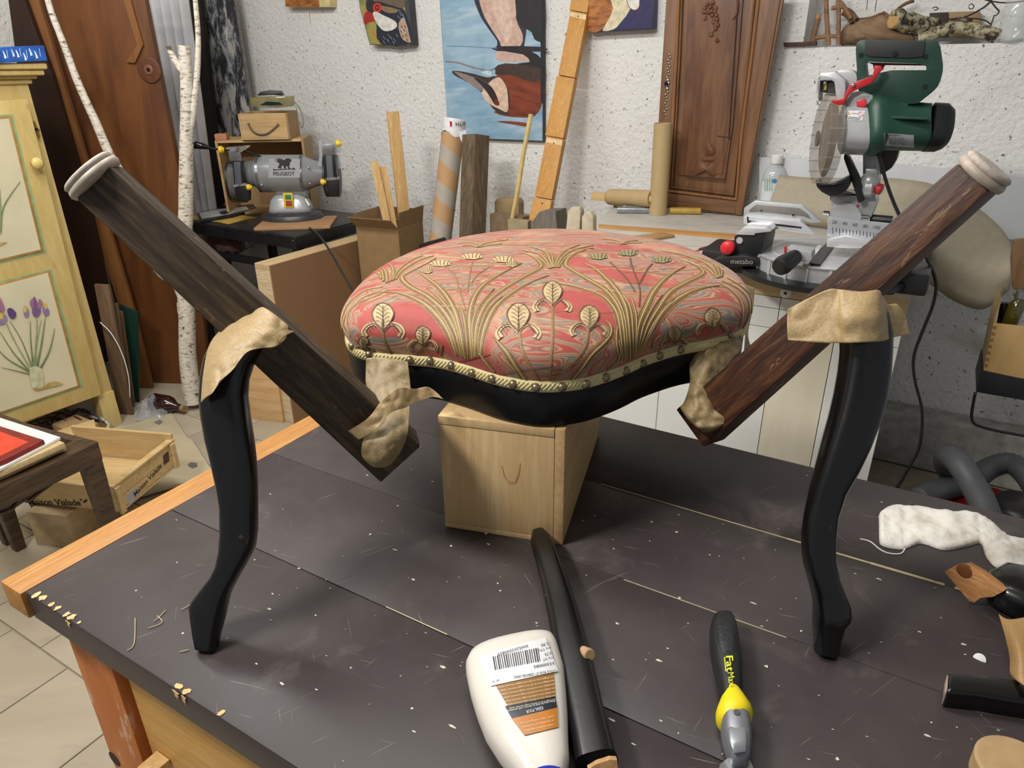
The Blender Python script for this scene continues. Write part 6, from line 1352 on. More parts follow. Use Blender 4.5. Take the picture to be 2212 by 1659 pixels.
# ================================================================ things on the worktop
def tub(name, a, b, ra, mat, label, cat, n=24, prof=None):
    o = G().lathe(a, b, prof or [(0, ra), (1, ra)], n).build(name, mat, None, True, ang=.7); tag(o, label, cat); return o
kt0 = Z((1421, 463), zk_+.0005); kt1 = P((1432, 266), (kt0, V((FW.x, FW.y, 0)).normalized())); kt1 = V((kt0.x+(kt1.x-kt0.x), kt0.y, kt1.z))
r_ = pxm(18.5, kt0); kt = thing('kraft_tube', 'upright kraft cardboard tube standing on the worktop before the carved door', 'tube', kt0)
KT = plain('smooth_kraft', 'b39a6f', .6, var=.04, scale=20)
G().rings([[kt0.lerp(kt1, f)+V((cos(2*pi*i/28)*rr, sin(2*pi*i/28)*rr, 0)) for i in range(28)] for f, rr in ((0, r_), (1, r_*1.02), (1, r_*.86), (.9, r_*.86))], True, False).build('tube_wall', KT, kt, True, ang=.7)
zt_ = zk_
h0 = Z((1312, 432), zk_+.0); la = Y((1312, 425), 2.66); lb = Y((1408, 429), 2.62)
rl = thing('paper_roll', 'kraft paper roll with wooden stick ends lying behind the upright tube', 'roll', la); rr_ = pxm(17, la)
lift_ = V((0, 0, 0))
G().lathe(la, lb, [(0, rr_*.3), (.01, rr_*.75), (.05, rr_*.95), (.12, rr_), (1, rr_)], 26).build('paper_body', KT, rl, True, ang=.7)
d_ = (lb-la).normalized(); G().box(la-d_*.035, (.07, .03, .03)).build('wood_stick', PINEX, rl, bevel=.002); G().box(lb+d_*.02, (.05, .03, .02)).build('wood_stick', PINEX, rl)
tub('silver_tube', Z((1333, 453), zk_+.0135), Z((1415, 454), zk_+.0135), .013, plain('silver_tube_metal', 'a9adb0', .25, .8), 'short silver metal tube lying on the worktop behind the upright kraft tube', 'tube')
tub('gold_tube', Z((1447, 455), zk_+.0135), Z((1513, 456), zk_+.0135), .013, plain('gold_tube_paint', 'c2a050', .35, .3), 'short gold coloured tube lying on the worktop right of the upright tube', 'tube')
tub('prop_block', Z((1335, 448), zk_), Z((1335, 448), zk_)+V((0, 0, max(.002, la.z-rr_-zk_))), .02, KT, 'small support under the kraft paper roll', 'support') if la.z-rr_ > zk_+.004 else None
def flat_(name, px, h, mat, label, cat, **k): 
    o = slab(name, px, zp(zk_+h), h-.0004, mat, None, **k); tag(o, label, cat); return o
flat_('thin_lath', [(1293, 484), (1294, 488), (1590, 512), (1590, 505)], .008, wood('thin_orange_lath', 'c49358', 'b07f45', (1, .2, 0), 30, 12, .55), 'long thin orange brown lath lying across the worktop', 'lath')
flat_('wooden_stick', [(1340, 512), (1430, 501), (1458, 507), (1372, 521)], .010, wood('stick_wood', 'b59268', 'a57f56', (1, .8, 0), 30, 12, .55), 'short flat wooden stick lying on the worktop just behind the seat', 'stick', bevel=.002)
pe0, pe1 = Z((1496, 543), zk_+.004), Z((1570, 521), zk_+.004); pc_ = thing('red_pencil', 'dark red pencil lying on the worktop left of the red saw knob', 'pencil', pe0)
G().lathe(pe0.lerp(pe1, .16), pe1, [(0, .0038), (1, .0038)], 6).build('barrel', plain('dark_red_pencil', '8a1f25', .4), pc_); G().lathe(pe0, pe0.lerp(pe1, .16), [(0, .0006), (.3, .0014), (1, .0037)], 8).build('sharpened_tip', PINEX, pc_)
# water bottle
w0 = Z((1661, 466), zk_+.0005); wr = pxm(24.5, w0); wh = (Y((1666, 333), w0.y).z-w0.z)
wbt = thing('water_bottle', 'small clear plastic water bottle with a white cap beside the mitre saw', 'bottle', w0); w1 = w0+V((0, 0, wh))
PET = plain('clear_bottle_plastic', 'd8dcde', .08, alpha=.6, spec=.9, var=.02)
G().lathe(w0, w1, [(0, wr*.85), (.03, wr*.98), (.10, wr*.9), (.13, wr*.98), (.18, wr*.9), (.22, wr), (.6, wr), (.68, wr*.97), (.78, wr*.75), (.84, wr*.42), (.88, wr*.42)], 28).build('bottle_body', PET, wbt, 'all')
G().lathe(w0.lerp(w1, .86), w1, [(0, wr*.5), (.05, wr*.52), (.9, wr*.5), (1, wr*.42)], 20).build('cap', WHITEP, wbt, True)
lbl = G().rings([[w0.lerp(w1, f)+V((cos(2*pi*i/28)*wr*1.012, sin(2*pi*i/28)*wr*1.012, 0)) for i in range(28)] for f in (.27, .58)], True, False).build('paper_label', plain('white_bottle_label', 'd6dbe0', .4, var=.03), wbt, 'all')
tc = w0.lerp(w1, .5)-(w0-V((C0.x, C0.y, w0.z))).normalized()*(wr*1.02); plb = (tc, V((w0.x-C0.x, w0.y-C0.y, 0)).normalized())
G().lathe(P((1673, 391), plb), P((1673, 391), plb)+plb[1]*-.0005, [(0, .008), (1, .008)], 14).build('blue_print', plain('blue_print', '3f7fb8', .5), lbl)
paint('green_print', [('7fae8c', stroke([(x_, 385), (x_, 412)], 1.6)) for x_ in (1652, 1657, 1662, 1667)], plb, lbl, lift=.001)
# white panel and the big paper sheet behind the saw
o = slab('white_splash_panel', [(1640, 340), (1760, 345), (1900, 352), (2120, 372), (2215, 384), (2215, 520), (1640, 470)], yp(2.81), .02, plain('white_laminate', 'd6d8da', .4, var=.02), None); tag(o, 'white panel standing against the wall behind the mitre saw', 'panel')
g = G(); tp_ = spline([(1684, 378), (1760, 384), (1900, 384), (1960, 388), (2020, 400), (2100, 440), (2160, 490), (2187, 530)], 4); bt_ = spline([(1650, 470), (1720, 490), (1860, 540), (1960, 590), (2010, 615), (2060, 650), (2125, 668), (2182, 625)], 4)
R = []
for a, b in zip(tp_, bt_):
    R.append([Y((a.lerp(b, k/8).x, a.lerp(b, k/8).y), 2.68-.05*sin(k/8*2.2)+.02*noise.noise(V((a.x*.006, k*.3, 0)))) for k in range(9)])

for r in R:
    for v in r:
        if v.x < xr+.01: v.z = max(v.z, zk_+.004)
g.rings(R, False, False); o = g.build('paper_sheet', plain('greige_paper', 'a79d88', .8, var=.05, scale=40, bump=.2), None, 'all', solid=.0015); tag(o, 'large greige paper sheet hanging behind the saw and past the cabinet corner', 'paper')

# ================================================================ mitre saw
ms = thing('mitre_saw', 'dark green and silver mitre saw with a red lever standing on the worktop', 'saw', Z((1785, 560), zk_))
GRN = plain('dark_green_plastic', '14362b', .42, var=.06, scale=40); GRN2 = plain('dark_green_motor', '1d4233', .42, var=.06, scale=40); SIL2 = plain('cast_silver', 'b4b6b8', .36, .3, var=.05, scale=60); SILB = plain('bright_machined', 'dcdde0', .22, .45, var=.03); REDM = plain('lever_red', 'b01f26', .35, var=.06); BK = plain('saw_black', '1a1b1d', .42, var=.1)
def z5(l): return [(1660+a/3.949, b/3.949) for a, b in l]
def z6(l): return [(1460+a/3.814, 300+b/3.814) for a, b in l]
def ss(name, px, y, th, mat, par=ms, bev=.002, f=z6, curve=0): return slab(name, f(px), yp(y), th, mat, par, bevel=bev, curve=curve)
tc_ = Z((1782, 545), zk_+.072); sr = .175
G().lathe(V((tc_.x, tc_.y, zk_+.012)), V((tc_.x, tc_.y, zk_+.034)), [(0, sr*1.14), (.2, sr*1.2), (.8, sr*1.2), (1, sr*1.08)], 48).build('black_base_ring', BK, ms, True, ang=.6)
G().lathe(V((tc_.x, tc_.y, zk_+.034)), V((tc_.x, tc_.y, zk_+.072)), [(0, sr), (.9, sr), (.93, sr*1.02), (1, sr*1.02)], 48).build('turntable', SIL2, ms, True, ang=.6)
def ring_(r0, r1, z_, mat, name): 
    N = 48; return G().rings([[V((tc_.x+cos(2*pi*i/N)*r, tc_.y+sin(2*pi*i/N)*r, zz)) for i in range(N)] for r, zz in ((r0, z_), (r0, z_+.002), (r1, z_+.002), (r1, z_))], True, False).build(name, mat, ms, True)
for r in (.17, .135, .10): ring_(r*.97, r, zk_+.0705, SILB, 'turntable_rib')
for k in range(9):
    a = pi+.3+k*.3; G().box((tc_.x+cos(a)*sr*1.01, tc_.y+sin(a)*sr*1.01, zk_+.051), (.006, .006, .034)).build('turntable_fin', SILB, ms)
G().box((tc_.x, tc_.y, zk_+.075), (.022, 2*sr*.9, .006)).build('kerf_plate', BK, ms); G().box((tc_.x-.02, tc_.y-.06, zk_+.0755), (.012, .22, .006)).build('kerf_edge', SILB, ms)
ss('turntable_nose', [(915, 900), (1120, 930), (1120, 1000), (1060, 1022), (1010, 1000), (930, 960)], tc_.y-sr-.015, .05, SIL2, bev=.003); ss('red_pointer', [(890, 890), (912, 885), (912, 965), (892, 970)], tc_.y-sr-.02, .006, REDM)
ha, hb_ = Y(z6([(850, 1060)])[0], tc_.y-sr*1.2-.055), Y(z6([(985, 970)])[0], tc_.y-sr*1.2+.01)
G().lathe(ha, hb_, [(0, .016), (.04, .021), (.25, .023), (.6, .021), (1, .018)], 12).build('turn_handle', BK, ms, True, ang=.8)
G().box((tc_.x-.03, tc_.y+.02, zk_+.03), (.56, .16, .058)).build('base_casting', BK, ms, bevel=.012)
lf1 = ss('left_foot', [(285, 1010), (390, 968), (560, 958), (680, 985), (680, 1055), (440, 1060), (380, 1075), (320, 1040)], tc_.y-.12, .16, BK, bev=.006)
text('lettering', 'metabo', z6([(452, 1028)])[0], z6([(635, 1032)])[0], yp(tc_.y-.1205), plain('silver_lettering', 'b9babc', .3, .6), lf1, bold=True)
ss('left_base_block', [(480, 800), (650, 770), (735, 770), (720, 880), (700, 960), (560, 975), (400, 970), (400, 900), (480, 890)], tc_.y-.10, .14, BK, bev=.008)
ss('left_table_plate', [(490, 790), (560, 725), (740, 735), (780, 765), (650, 780), (650, 795)], tc_.y-.105, .14, SILB, bev=.002)
q = Y(z6([(435, 890)])[0], tc_.y-.11); G().lathe(q, q-V((0, .02, 0)), [(0, .017), (.1, .0185), (.85, .018), (1, .014)], 12).build('red_clamp_knob', plain('bright_red_knob', 'd02a35', .35), ms, True, ang=.9)
q = Y(z6([(525, 838)])[0], tc_.y-.101); G().lathe(q, q-V((0, .002, 0)), [(0, .009), (1, .008)], 16).build('clamp_hole', SILB, ms)
yf = tc_.y+.0
ss('left_fence_upper', [(555, 640), (560, 570), (650, 508), (1040, 545), (1205, 690), (1120, 695), (1040, 675), (600, 632)], yf-.01, .018, SIL2, bev=.003)
ss('fence_slot', [(600, 590), (660, 540), (1020, 572), (1090, 625), (1110, 660), (1050, 635), (690, 600), (610, 602)], yf-.0115, .003, plain('fence_recess', '77736e', .45, .3), bev=.001)
for a in ((703, 590), (968, 625)):
    q = Y(z6([a])[0], yf-.012); G().lathe(q, q-V((0, .003, 0)), [(0, .0045), (1, .003)], 10).build('fence_screw', CHROME, ms)
ss('left_fence_lower', [(556, 640), (600, 636), (1020, 675), (1145, 785), (1140, 795), (780, 738), (556, 700)], yf-.022, .014, SILB, bev=.002); ss('lower_slot', [(585, 640), (597, 640), (600, 672), (1035, 725), (1035, 738), (588, 690)], yf-.0228, .002, BK, bev=0)
sp_ = ss('right_fence_scale', [(1256, 640), (1300, 650), (1800, 705), (1960, 735), (1960, 905), (1800, 875), (1243, 800)], yf-.015, .012, plain('scale_plate', 'b9bcc0', .3, .5, var=.04), bev=.001)
g = G()
for k in range(22):
    x_ = 1290+k*28; y_ = 728+(x_-1290)*.135; pq_ = z6([(x_, y_), (x_+5, y_+1), (x_+5, y_+(55 if k % 2 == 0 else 35)), (x_, y_+(54 if k % 2 == 0 else 34))])
    g.prism([Y(p, yf-.0154) for p in pq_], (0, .0003, 0))
g.build('scale_marks', INK, sp_, kind='stuff')
for k, s_ in enumerate(('20', '40', '60', '80', '100')): x_ = 1285+k*85; y_ = 695+(x_-1285)*.135; text('scale_number', s_, z6([(x_, y_)])[0], z6([(x_+(38 if len(s_) == 2 else 55), y_+5)])[0], yp(yf-.0152), plain('grey_ink', '4a4b50', .6), sp_)
ss('right_table_plate', [(1243, 830), (1400, 800), (1640, 850), (1640, 900), (1430, 905), (1240, 890)], yf-.05, .05, SILB, bev=.002)
ss('pivot_casting', [(1280, 500), (1320, 480), (1640, 470), (1660, 520), (1610, 650), (1500, 660), (1250, 645), (1280, 560)], yf+.04, .06, SIL2, bev=.004)
q = Y(z6([(1385, 660)])[0], yf+.03); G().lathe(q, q+V((0, .02, 0)), [(0, .040), (.9, .042), (1, .042)], 32).build('bevel_dial', SILB, ms, True, ang=.6)
ss('red_bevel_mark', [(1462, 600), (1490, 540), (1508, 545), (1488, 598)], yf+.036, .004, REDM, bev=.0005)
G().tube([Y(p, yf+.03) for p in z6([(1215, 608), (1262, 614)])], .006, 10).build('side_bolt', CHROME, ms); G().tube([Y(p, yf+.03) for p in z6([(1530, 640), (1590, 645)])], .006, 10).build('side_bolt', CHROME, ms)
G().tube([Y(p, yf+.06) for p in z6([(1600, 665), (1780, 680)])], .014, 12).build('rear_rod_handle', BK, ms)
ss('rear_neck', [(1270, 440), (1330, 420), (1400, 435), (1500, 460), (1580, 440), (1660, 440), (1680, 330), (1650, 100), (1540, 110), (1540, 300), (1510, 470), (1280, 500)], yf+.06, .05, SIL2, bev=.004)
ss('black_arm', [(1390, 110), (1430, 150), (1500, 300), (1540, 400), (1550, 510), (1500, 535), (1475, 440), (1430, 300), (1380, 160)], yf+.01, .03, BK, bev=.004)
ss('rear_black_cover', [(1690, 70), (1845, 80), (1820, 170), (1780, 240), (1690, 300), (1640, 260), (1600, 120)], yf+.10, .05, plain('dark_bronze_cover', '3a362f', .4, var=.15), bev=.006)
q0 = Y(z6([(1545, 400)])[0], yf+.03); q1 = Y(z6([(1640, 400)])[0], yf+.03); G().lathe(q0, q1, [(0, .02), (.2, .026), (.8, .026), (1, .018)], 16).build('lock_barrel', SIL2, ms, True); G().ball(Y(z6([(1600, 350)])[0], yf+.03), .024, 8).build('lock_barrel', SIL2, ms, 'all')
q2 = Y(z6([(1700, 420)])[0], yf+.025); G().lathe(q1, q2, [(0, .006), (.25, .006), (.3, .013), (.9, .014), (1, .009)], 14).build('red_lock_knob', plain('bright_red_knob', 'd02a35', .35), ms, True)
ss('spring_link', [(1560, 245), (1650, 250), (1665, 280), (1640, 300), (1560, 290)], yf+.02, .02, SIL2, bev=.004)
# blade, guard
bc_ = Y((1789, 300), yf+.0); ax_ = V((cos(radians(19)), sin(radians(19)), 0)); br_ = (Y((1789, 203), yf).z-Y((1789, 398), yf).z)/2
def disc(name, o0, o1, r, mat, n=48, inner=None, a0=0, a1=2*pi):
    u = V((0, 0, 1)); q = ax_.cross(u); k = n
    if inner is None: return G().lathe(bc_+ax_*o0, bc_+ax_*o1, [(0, r*.93), (.12, r), (.88, r), (1, r*.93)], n).build(name, mat, ms, True, ang=.6)
G().lathe(bc_-ax_*.001, bc_+ax_*.001, [(0, br_*.86), (1, br_*.86)], 60).build('saw_blade', plain('blade_steel', '8b8b88', .3, .9), ms)
GU = plain('smoky_clear_guard', '9a8f84', .10, alpha=.38, spec=.9, var=.1, scale=30)
disc('clear_guard', -.022, .016, br_*1.02, GU)
g = G()
for k in range(20):
    a = 2*pi*k/20; c_ = bc_+V((-ax_.y*cos(a), ax_.x*cos(a), sin(a)))*br_*1.0+ax_*-.004; g.box(c_, (.036, .003, .003), (ax_, V((-ax_.y, ax_.x, 0)), V((0, 0, 1))))
g.build('guard_ribs', plain('guard_rib', 'b0a28f', .2, alpha=.45), ms, kind='stuff')
G().lathe(bc_-ax_*.027, bc_-ax_*.022, [(0, br_*.18), (1, br_*.16)], 30).build('guard_hub', plain('guard_hub_grey', '6b655d', .3, alpha=.8), ms)
ss('lower_black_guard', [(1142, 340), (1200, 380), (1290, 370), (1380, 330), (1430, 300), (1430, 370), (1400, 430), (1330, 470), (1270, 478), (1200, 440), (1160, 400)], yf-.02, .06, plain('guard_black', '222225', .3), bev=.01)
# head casing
hc_ = ss('blade_housing', [(405, 710), (440, 620), (570, 610), (655, 680), (660, 770), (640, 860), (600, 900), (570, 800), (560, 700), (530, 685), (440, 690), (430, 870), (412, 830)], yf-.06, .06, SIL2, bev=.004, f=z5)
ss('housing_cavity', [(440, 690), (530, 687), (560, 705), (565, 800), (455, 790), (440, 760)], yf-.045, .02, plain('dark_cavity', '27282a', .5), f=z5, bev=0)
q = Y(z5([(482, 708)])[0], yf-.05); G().ball(q, .0055, 6).build('housing_screw', CHROME, hc_, 'all'); G().box(Y(z5([(487, 745)])[0], yf-.048), (.005, .004, .012)).build('brass_stud', plain('brass_stud', 'c5b05a', .3, .8), hc_)
ss('round_cap', [(590, 610), (640, 597), (700, 598), (745, 625), (755, 680), (740, 740), (700, 760), (660, 740), (600, 650)], yf-.03, .06, SIL2, bev=.006, f=z5, curve=2)
ss('gearbox_bracket', [(650, 860), (700, 790), (790, 780), (890, 812), (895, 835), (840, 900), (830, 940), (660, 930), (610, 930)], yf-.045, .07, SIL2, bev=.004, f=z5)
ss('red_spindle_button', [(750, 858), (825, 842), (840, 890), (815, 915), (752, 908)], yf-.052, .01, plain('bright_red_knob', 'd02a35', .35), f=z5, bev=.002)
dm = dep(Y((1880, 275), yf-.0))
def mot(rows, name, mat, par=ms, pw=3.2, ra=.95): return loft([tuple(z5([(r[0], r[1])])[0])+tuple(z5([(r[2], r[3])])[0])+(dm+(r[0]-620)*-.00006, ra) for r in rows], ra, pw, 28).build(name, mat, par, True, ang=.9)
gbx = mot([(612, 960, 625, 1270), (625, 930, 640, 1295), (800, 930, 828, 1303)], 'gearbox', SIL2)
mg = mot([(800, 925, 826, 1304), (840, 850, 860, 1308), (900, 830, 960, 1308), (1000, 845, 990, 1262), (1100, 890, 1090, 1262), (1330, 905, 1340, 1268), (1390, 908, 1345, 1270)], 'motor_housing', GRN2)
me_ = mot([(1392, 906, 1340, 1270), (1500, 912, 1440, 1272), (1545, 950, 1500, 1255), (1568, 1040, 1540, 1180)], 'motor_end_cap', BK)
pm = (D(z5([(1100, 1200)])[0], dm-.062), V((FW.x, FW.y, 0)).normalized())
pmf = vplane(D(z5([(1000, 1100)])[0], dm-.0625), 2)
def bvh(*obs):
    out = []
    for o_ in obs:
        b_ = bmesh.new(); b_.from_mesh(o_.data); b_.transform(W[o_.name]); out.append(BVHTree.FromBMesh(b_))
    return out
MB_ = bvh(mg, gbx)
def onm(p, l):
    best = None
    for t_ in MB_:
        h, nn, i_, d = t_.ray_cast(C0, ray(p).normalized(), 6)
        if h is not None and (best is None or d < best[1]): best = (h, d)
    return (best[0] if best else D(p, dm-.06))-ray(p).normalized()*l
def mpaint(name, polys, mats, l, parent, n_=1):
    g = G()
    for px_, mi in polys:
        pts = [onm(p, l) for p in px_]; tri = tessellate_polygon([[V((p[0], -p[1], 0)) for p in px_]])
        for t in tri:
            n0 = (pts[t[1]]-pts[t[0]]).cross(pts[t[2]]-pts[t[0]]); t = tuple(t) if n0.dot(C0-pts[0]) > 0 else tuple(reversed(t)); g.add([pts[k] for k in t], [(0, 1, 2)], mi)
    return g.build(name, mats, parent)
def quadgrid(q, nx, ny):
    a, b, c, d = [V((p[0], p[1], 0)) for p in q]; out = []
    for j in range(ny):
        for i_ in range(nx):
            f = lambda u, v: tuple(a.lerp(b, u/nx).lerp(d.lerp(c, u/nx), v/ny))[:2]
            out.append(([f(i_, j), f(i_+1, j), f(i_+1, j+1), f(i_, j+1)], 0))
    return out
st1 = mpaint('rating_plate', quadgrid(z5([(985, 1133), (1240, 1152), (1242, 1262), (990, 1240)]), 6, 6), [plain('silver_label', 'a6a9ad', .4, .3, var=.03)], .0012, mg)
st2 = mpaint('warning_sticker', quadgrid(z5([(655, 943), (825, 945), (800, 1030), (636, 1018)]), 5, 5), [plain('white_sticker2', 'd8d8da', .4, var=.02)], .0012, gbx)
def mtext(s_, a, b, h, parent):
    cu = bpy.data.curves.new('t', 'FONT'); cu.body = s_; cu.resolution_u = 1; to = bpy.data.objects.new('t', cu); COL.objects.link(to)
    me = bpy.data.meshes.new_from_object(to.evaluated_get(bpy.context.evaluated_depsgraph_get())); bpy.data.objects.remove(to)
    xs = [v.co.x for v in me.vertices]; x0, x1 = min(xs), max(xs); a, b = V(tuple(a)+(0,)), V(tuple(b)+(0,)); xv = (b-a)/(x1-x0); yv = V((xv.y, -xv.x, 0)).normalized()*h/.7
    vs = [onm(tuple(a+xv*(v.co.x-x0)+yv*v.co.y)[:2], .0018) for v in me.vertices]; fs = [list(p.vertices) for p in me.polygons]; bpy.data.meshes.remove(me)
    return G().add(vs, fs).build('lettering', INK, parent)
mtext('metabo', z5([(995, 1158)])[0], z5([(1125, 1163)])[0], 5, st1)
for k in range(5): mtext(('KGS 216 serial', 'n0 5200 min 1500 W', 'V 220 240 50 Hz', 'D 72622 type', 'class II')[k], z5([(998, 1176+k*13)])[0], z5([(1150+15*(k % 3), 1184+k*13)])[0], 2.2, st1)
mpaint('warning_marks', [(z5([(668, 980), (684, 950), (700, 980)]), 0), (stroke(z5([(650, 996), (790, 1006)]), .9), 1), (stroke(z5([(648, 1008), (780, 1018)]), .9), 1), (stroke(z5([(710, 966), (760, 968)]), .7), 1), (stroke(z5([(772, 958), (804, 990)]), .8), 2)]+[(stroke(z5([(788+22*cos(t), 973+20*sin(t)), (788+22*cos(t+.6), 973+20*sin(t+.6))]), .8), 2) for t in [i*.6 for i in range(11)]], [plain('amber_mark', 'c98a2a', .5), INK, plain('red_mark', 'b0242c', .5)], .002, gbx)
q = D(z5([(935, 1060)])[0], dm-.066); G().ball(q, .0065, 6).build('motor_screw', CHROME, mg, 'all')
q = D(z5([(1352, 952)])[0], dm-.055); G().lathe(q, q+pm[1]*.03+V((0, 0, -.01)), [(0, .016), (1, .016)], 18).build('brush_cap', BK, mg)
slab('motor_ledge', z5([(918, 985), (1360, 1000), (1370, 1025), (940, 1010)]), pmf, .02, GRN2, mg, bevel=.002)
g = G()
for r in range(5):
    for c in range(5):
        x_ = 1385+c*28+r*4; y_ = 1105+r*26-c*6; g.tube([D(p, dm-.0535) for p in z5([(x_, y_), (x_+20, y_-8)])], .0022, 5)
g.build('cooling_slots', plain('slot_black', '070707', .9), me_, kind='stuff')
# D handle with its opening
def ringslab(name, outer, inner, y, th, mat, par, bev=.004, N=56):
    c_ = V((sum(p[0] for p in inner)/len(inner), sum(p[1] for p in inner)/len(inner), 0))
    def res(poly):
        pp_ = [V((p[0], p[1], 0)) for p in poly]; out = []
        for k in range(N):
            a = 2*pi*k/N; d = V((cos(a), sin(a), 0)); best = None
            for i in range(len(pp_)):
                p, q = pp_[i]-c_, pp_[(i+1) % len(pp_)]-c_; e = q-p; den = d.x*e.y-d.y*e.x
                if abs(den) < 1e-9: continue
                t = (p.x*e.y-p.y*e.x)/den; s_ = (p.x*d.y-p.y*d.x)/den
                if t > 0 and -1e-6 <= s_ <= 1+1e-6 and (best is None or t > best): best = t
            out.append(c_+d*best)
        return out
    O, I = res(outer), res(inner); f = lambda P_, yy: [Y((p.x, p.y), yy) for p in P_]
    Of = f(O, y); If = f(I, y); off_ = V((0, th, 0)); R = [Of, If, [p+off_ for p in If], [p+off_ for p in Of], Of]
    g = G(); g.rings(R[:4], True, False); n_ = N
    for i in range(n_): j = (i+1) % n_; g.f.append((3*n_+i, 3*n_+j, j, i)); g.m.append(0)
    return g.build(name, mat, par, True, bevel=bev, ang=.7)
hd_ = ringslab('handle_frame', spline(z5([(745, 400), (770, 350), (840, 337), (1100, 345), (1390, 345), (1450, 360), (1475, 480), (1484, 600), (1440, 740), (1330, 840), (1250, 888), (1100, 870), (950, 850), (830, 820), (780, 790), (762, 740), (755, 600)]), 3, True), z5([(822, 525), (1345, 548), (1345, 608), (1300, 612), (1060, 600), (965, 600), (900, 640), (840, 660), (830, 600)]), yf-.03, .055, GRN, ms)
slab('grip_pad', z5([(825, 345), (1340, 350), (1320, 485), (1200, 495), (870, 485), (820, 470)]), yp(yf-.034), .063, plain('soft_black_grip', '1f2022', .6), hd_, bevel=.012)
slab('red_trigger', z5([(840, 530), (1340, 548), (1340, 560), (990, 556), (970, 600), (900, 600), (890, 550)]), yp(yf-.012), .02, plain('trigger_red', '7d2026', .4), hd_, bevel=.002)
slab('lever', z5([(540, 855), (600, 848), (640, 840), (690, 720), (760, 690), (880, 650), (900, 600), (905, 560), (960, 560), (972, 590), (930, 640), (880, 710), (760, 760), (690, 800), (640, 888), (605, 900), (545, 880)]), yp(yf-.068), .012, REDM, ms, bevel=.003)
q = Y(z5([(722, 727)])[0], yf-.07); G().ball(q, .005, 6).build('lever_screw', CHROME, ms, 'all')
for a in ((790, 472), (1080, 460), (1340, 483), (1335, 740)):
    q = Y(z5([a])[0], yf-.0355 if a[0] == 1080 else yf-.0302); G().lathe(q, q-V((0, .0008, 0)), [(0, .0055), (1, .005)], 12).build('screw_hole', plain('screw_hole_black', '06100c', .9), hd_)
ss('handle_neck', [(830, 790), (1200, 870), (1190, 930), (1000, 880), (840, 900)], yf-.03, .06, GRN2, f=z5, bev=.004)
rf1 = ss('right_base_block', [(1570, 905), (1700, 880), (1950, 960), (1948, 1100), (1890, 1120), (1830, 1210), (1760, 1215), (1640, 1130)], tc_.y-.08, .16, BK, bev=.008)
q = Z((1911, 632), zk_); G().lathe(V((q.x, q.y, zk_+.0004)), V((q.x, q.y, zk_+.018)), [(0, .022), (.5, .02), (1, .01)], 20).build('rubber_foot', BK, ms, True)
q = Z((1700, 600), zk_); 
for dx_, dy_ in ((-.22, .02), (.18, .1), (-.2, .1)): G().lathe(V((tc_.x+dx_, tc_.y+dy_, zk_+.0004)), V((tc_.x+dx_, tc_.y+dy_, zk_+.012)), [(0, .02), (1, .016)], 16).build('rubber_foot', BK, ms)
cpts = [Y((p.x, p.y), yf-.02) for p in spline([(1896, 332), (1903, 352), (1916, 398), (1934, 446), (1958, 496)], 4)]
ce = [V(a) for a in ((xr+.02, 2.0, zk_+.03),)]
dd_ = dep(Y((1985, 540), 1.98))
cpts += [Y((p.x, p.y), 2.0) for p in spline([(1985, 535), (2008, 570), (2022, 612), (2015, 660), (1993, 715), (1974, 770), (1976, 820), (1990, 875), (1992, 920), (1984, 970), (1960, 1015), (1938, 1052), (1900, 1090)], 4)]
G().tube(cpts, .0042, 8).build('power_cord', BLKPL, ms, 'all')
# ================================================================ niche shelf at the upper right
yn = 2.92; zn = nz
BARK = plain('brown_bark', '6f4f38', .8, var=.3, scale=60, bump=.5); BARK2 = plain('twig_bark', '8a6749', .7, var=.25, scale=40)
def nlimb(name, px, r, mat, par, y=yn, n=12, sub=4):
    q = spline(px, sub); pts = [Y((p.x, p.y), y) for p in q]; k = len(pts)
    rs = [pxm(r[0]*(1-i/(k-1))+r[1]*i/(k-1), p)*(1+.12*noise.noise(p*40)) for i, p in enumerate(pts)]
    return G().tube(pts, rs, n).build(name, mat, par, True, ang=1)
st_ = slab('dark_strip', [(1692, 92), (1745, 90), (1762, 88), (1762, 98), (1694, 101)], yp(2.835), .03, plain('dark_strip_wood', '4a2f22', .7, var=.2), None, bevel=.001)
tag(st_, 'dark brown wooden strip lying on the left end of the wall niche ledge', 'strip')
# bark covered twig stand
ts_ = thing('twig_stand', 'small ladder shaped stand of brown twigs in the wall niche', 'stand', Y((1790, 97), yn-.03))
for px, r in (([(1784, -20), (1786, 40), (1790, 98)], (5, 4.5)), ([(1811, -20), (1812, 40), (1811, 97)], (5, 4)), ([(1767, 40), (1762, 60), (1757, 80), (1757, 96)], (6, 5)), ([(1796, 18), (1822, 14)], (4.5, 4.5)), ([(1758, 83), (1790, 78), (1815, 80)], (4, 4)), ([(1815, 5), (1828, 22), (1838, 40)], (5, 4))):
    nlimb('twig', px, r, BARK2, ts_, yn-.03)
q = Y((1767, 39), yn-.031); G().lathe(q, q+V((.002, -.002, .012)), [(0, .008), (1, .0075)], 10).build('cut_end', plain('cut_wood_orange', 'bb8a55', .7), ts_, True)
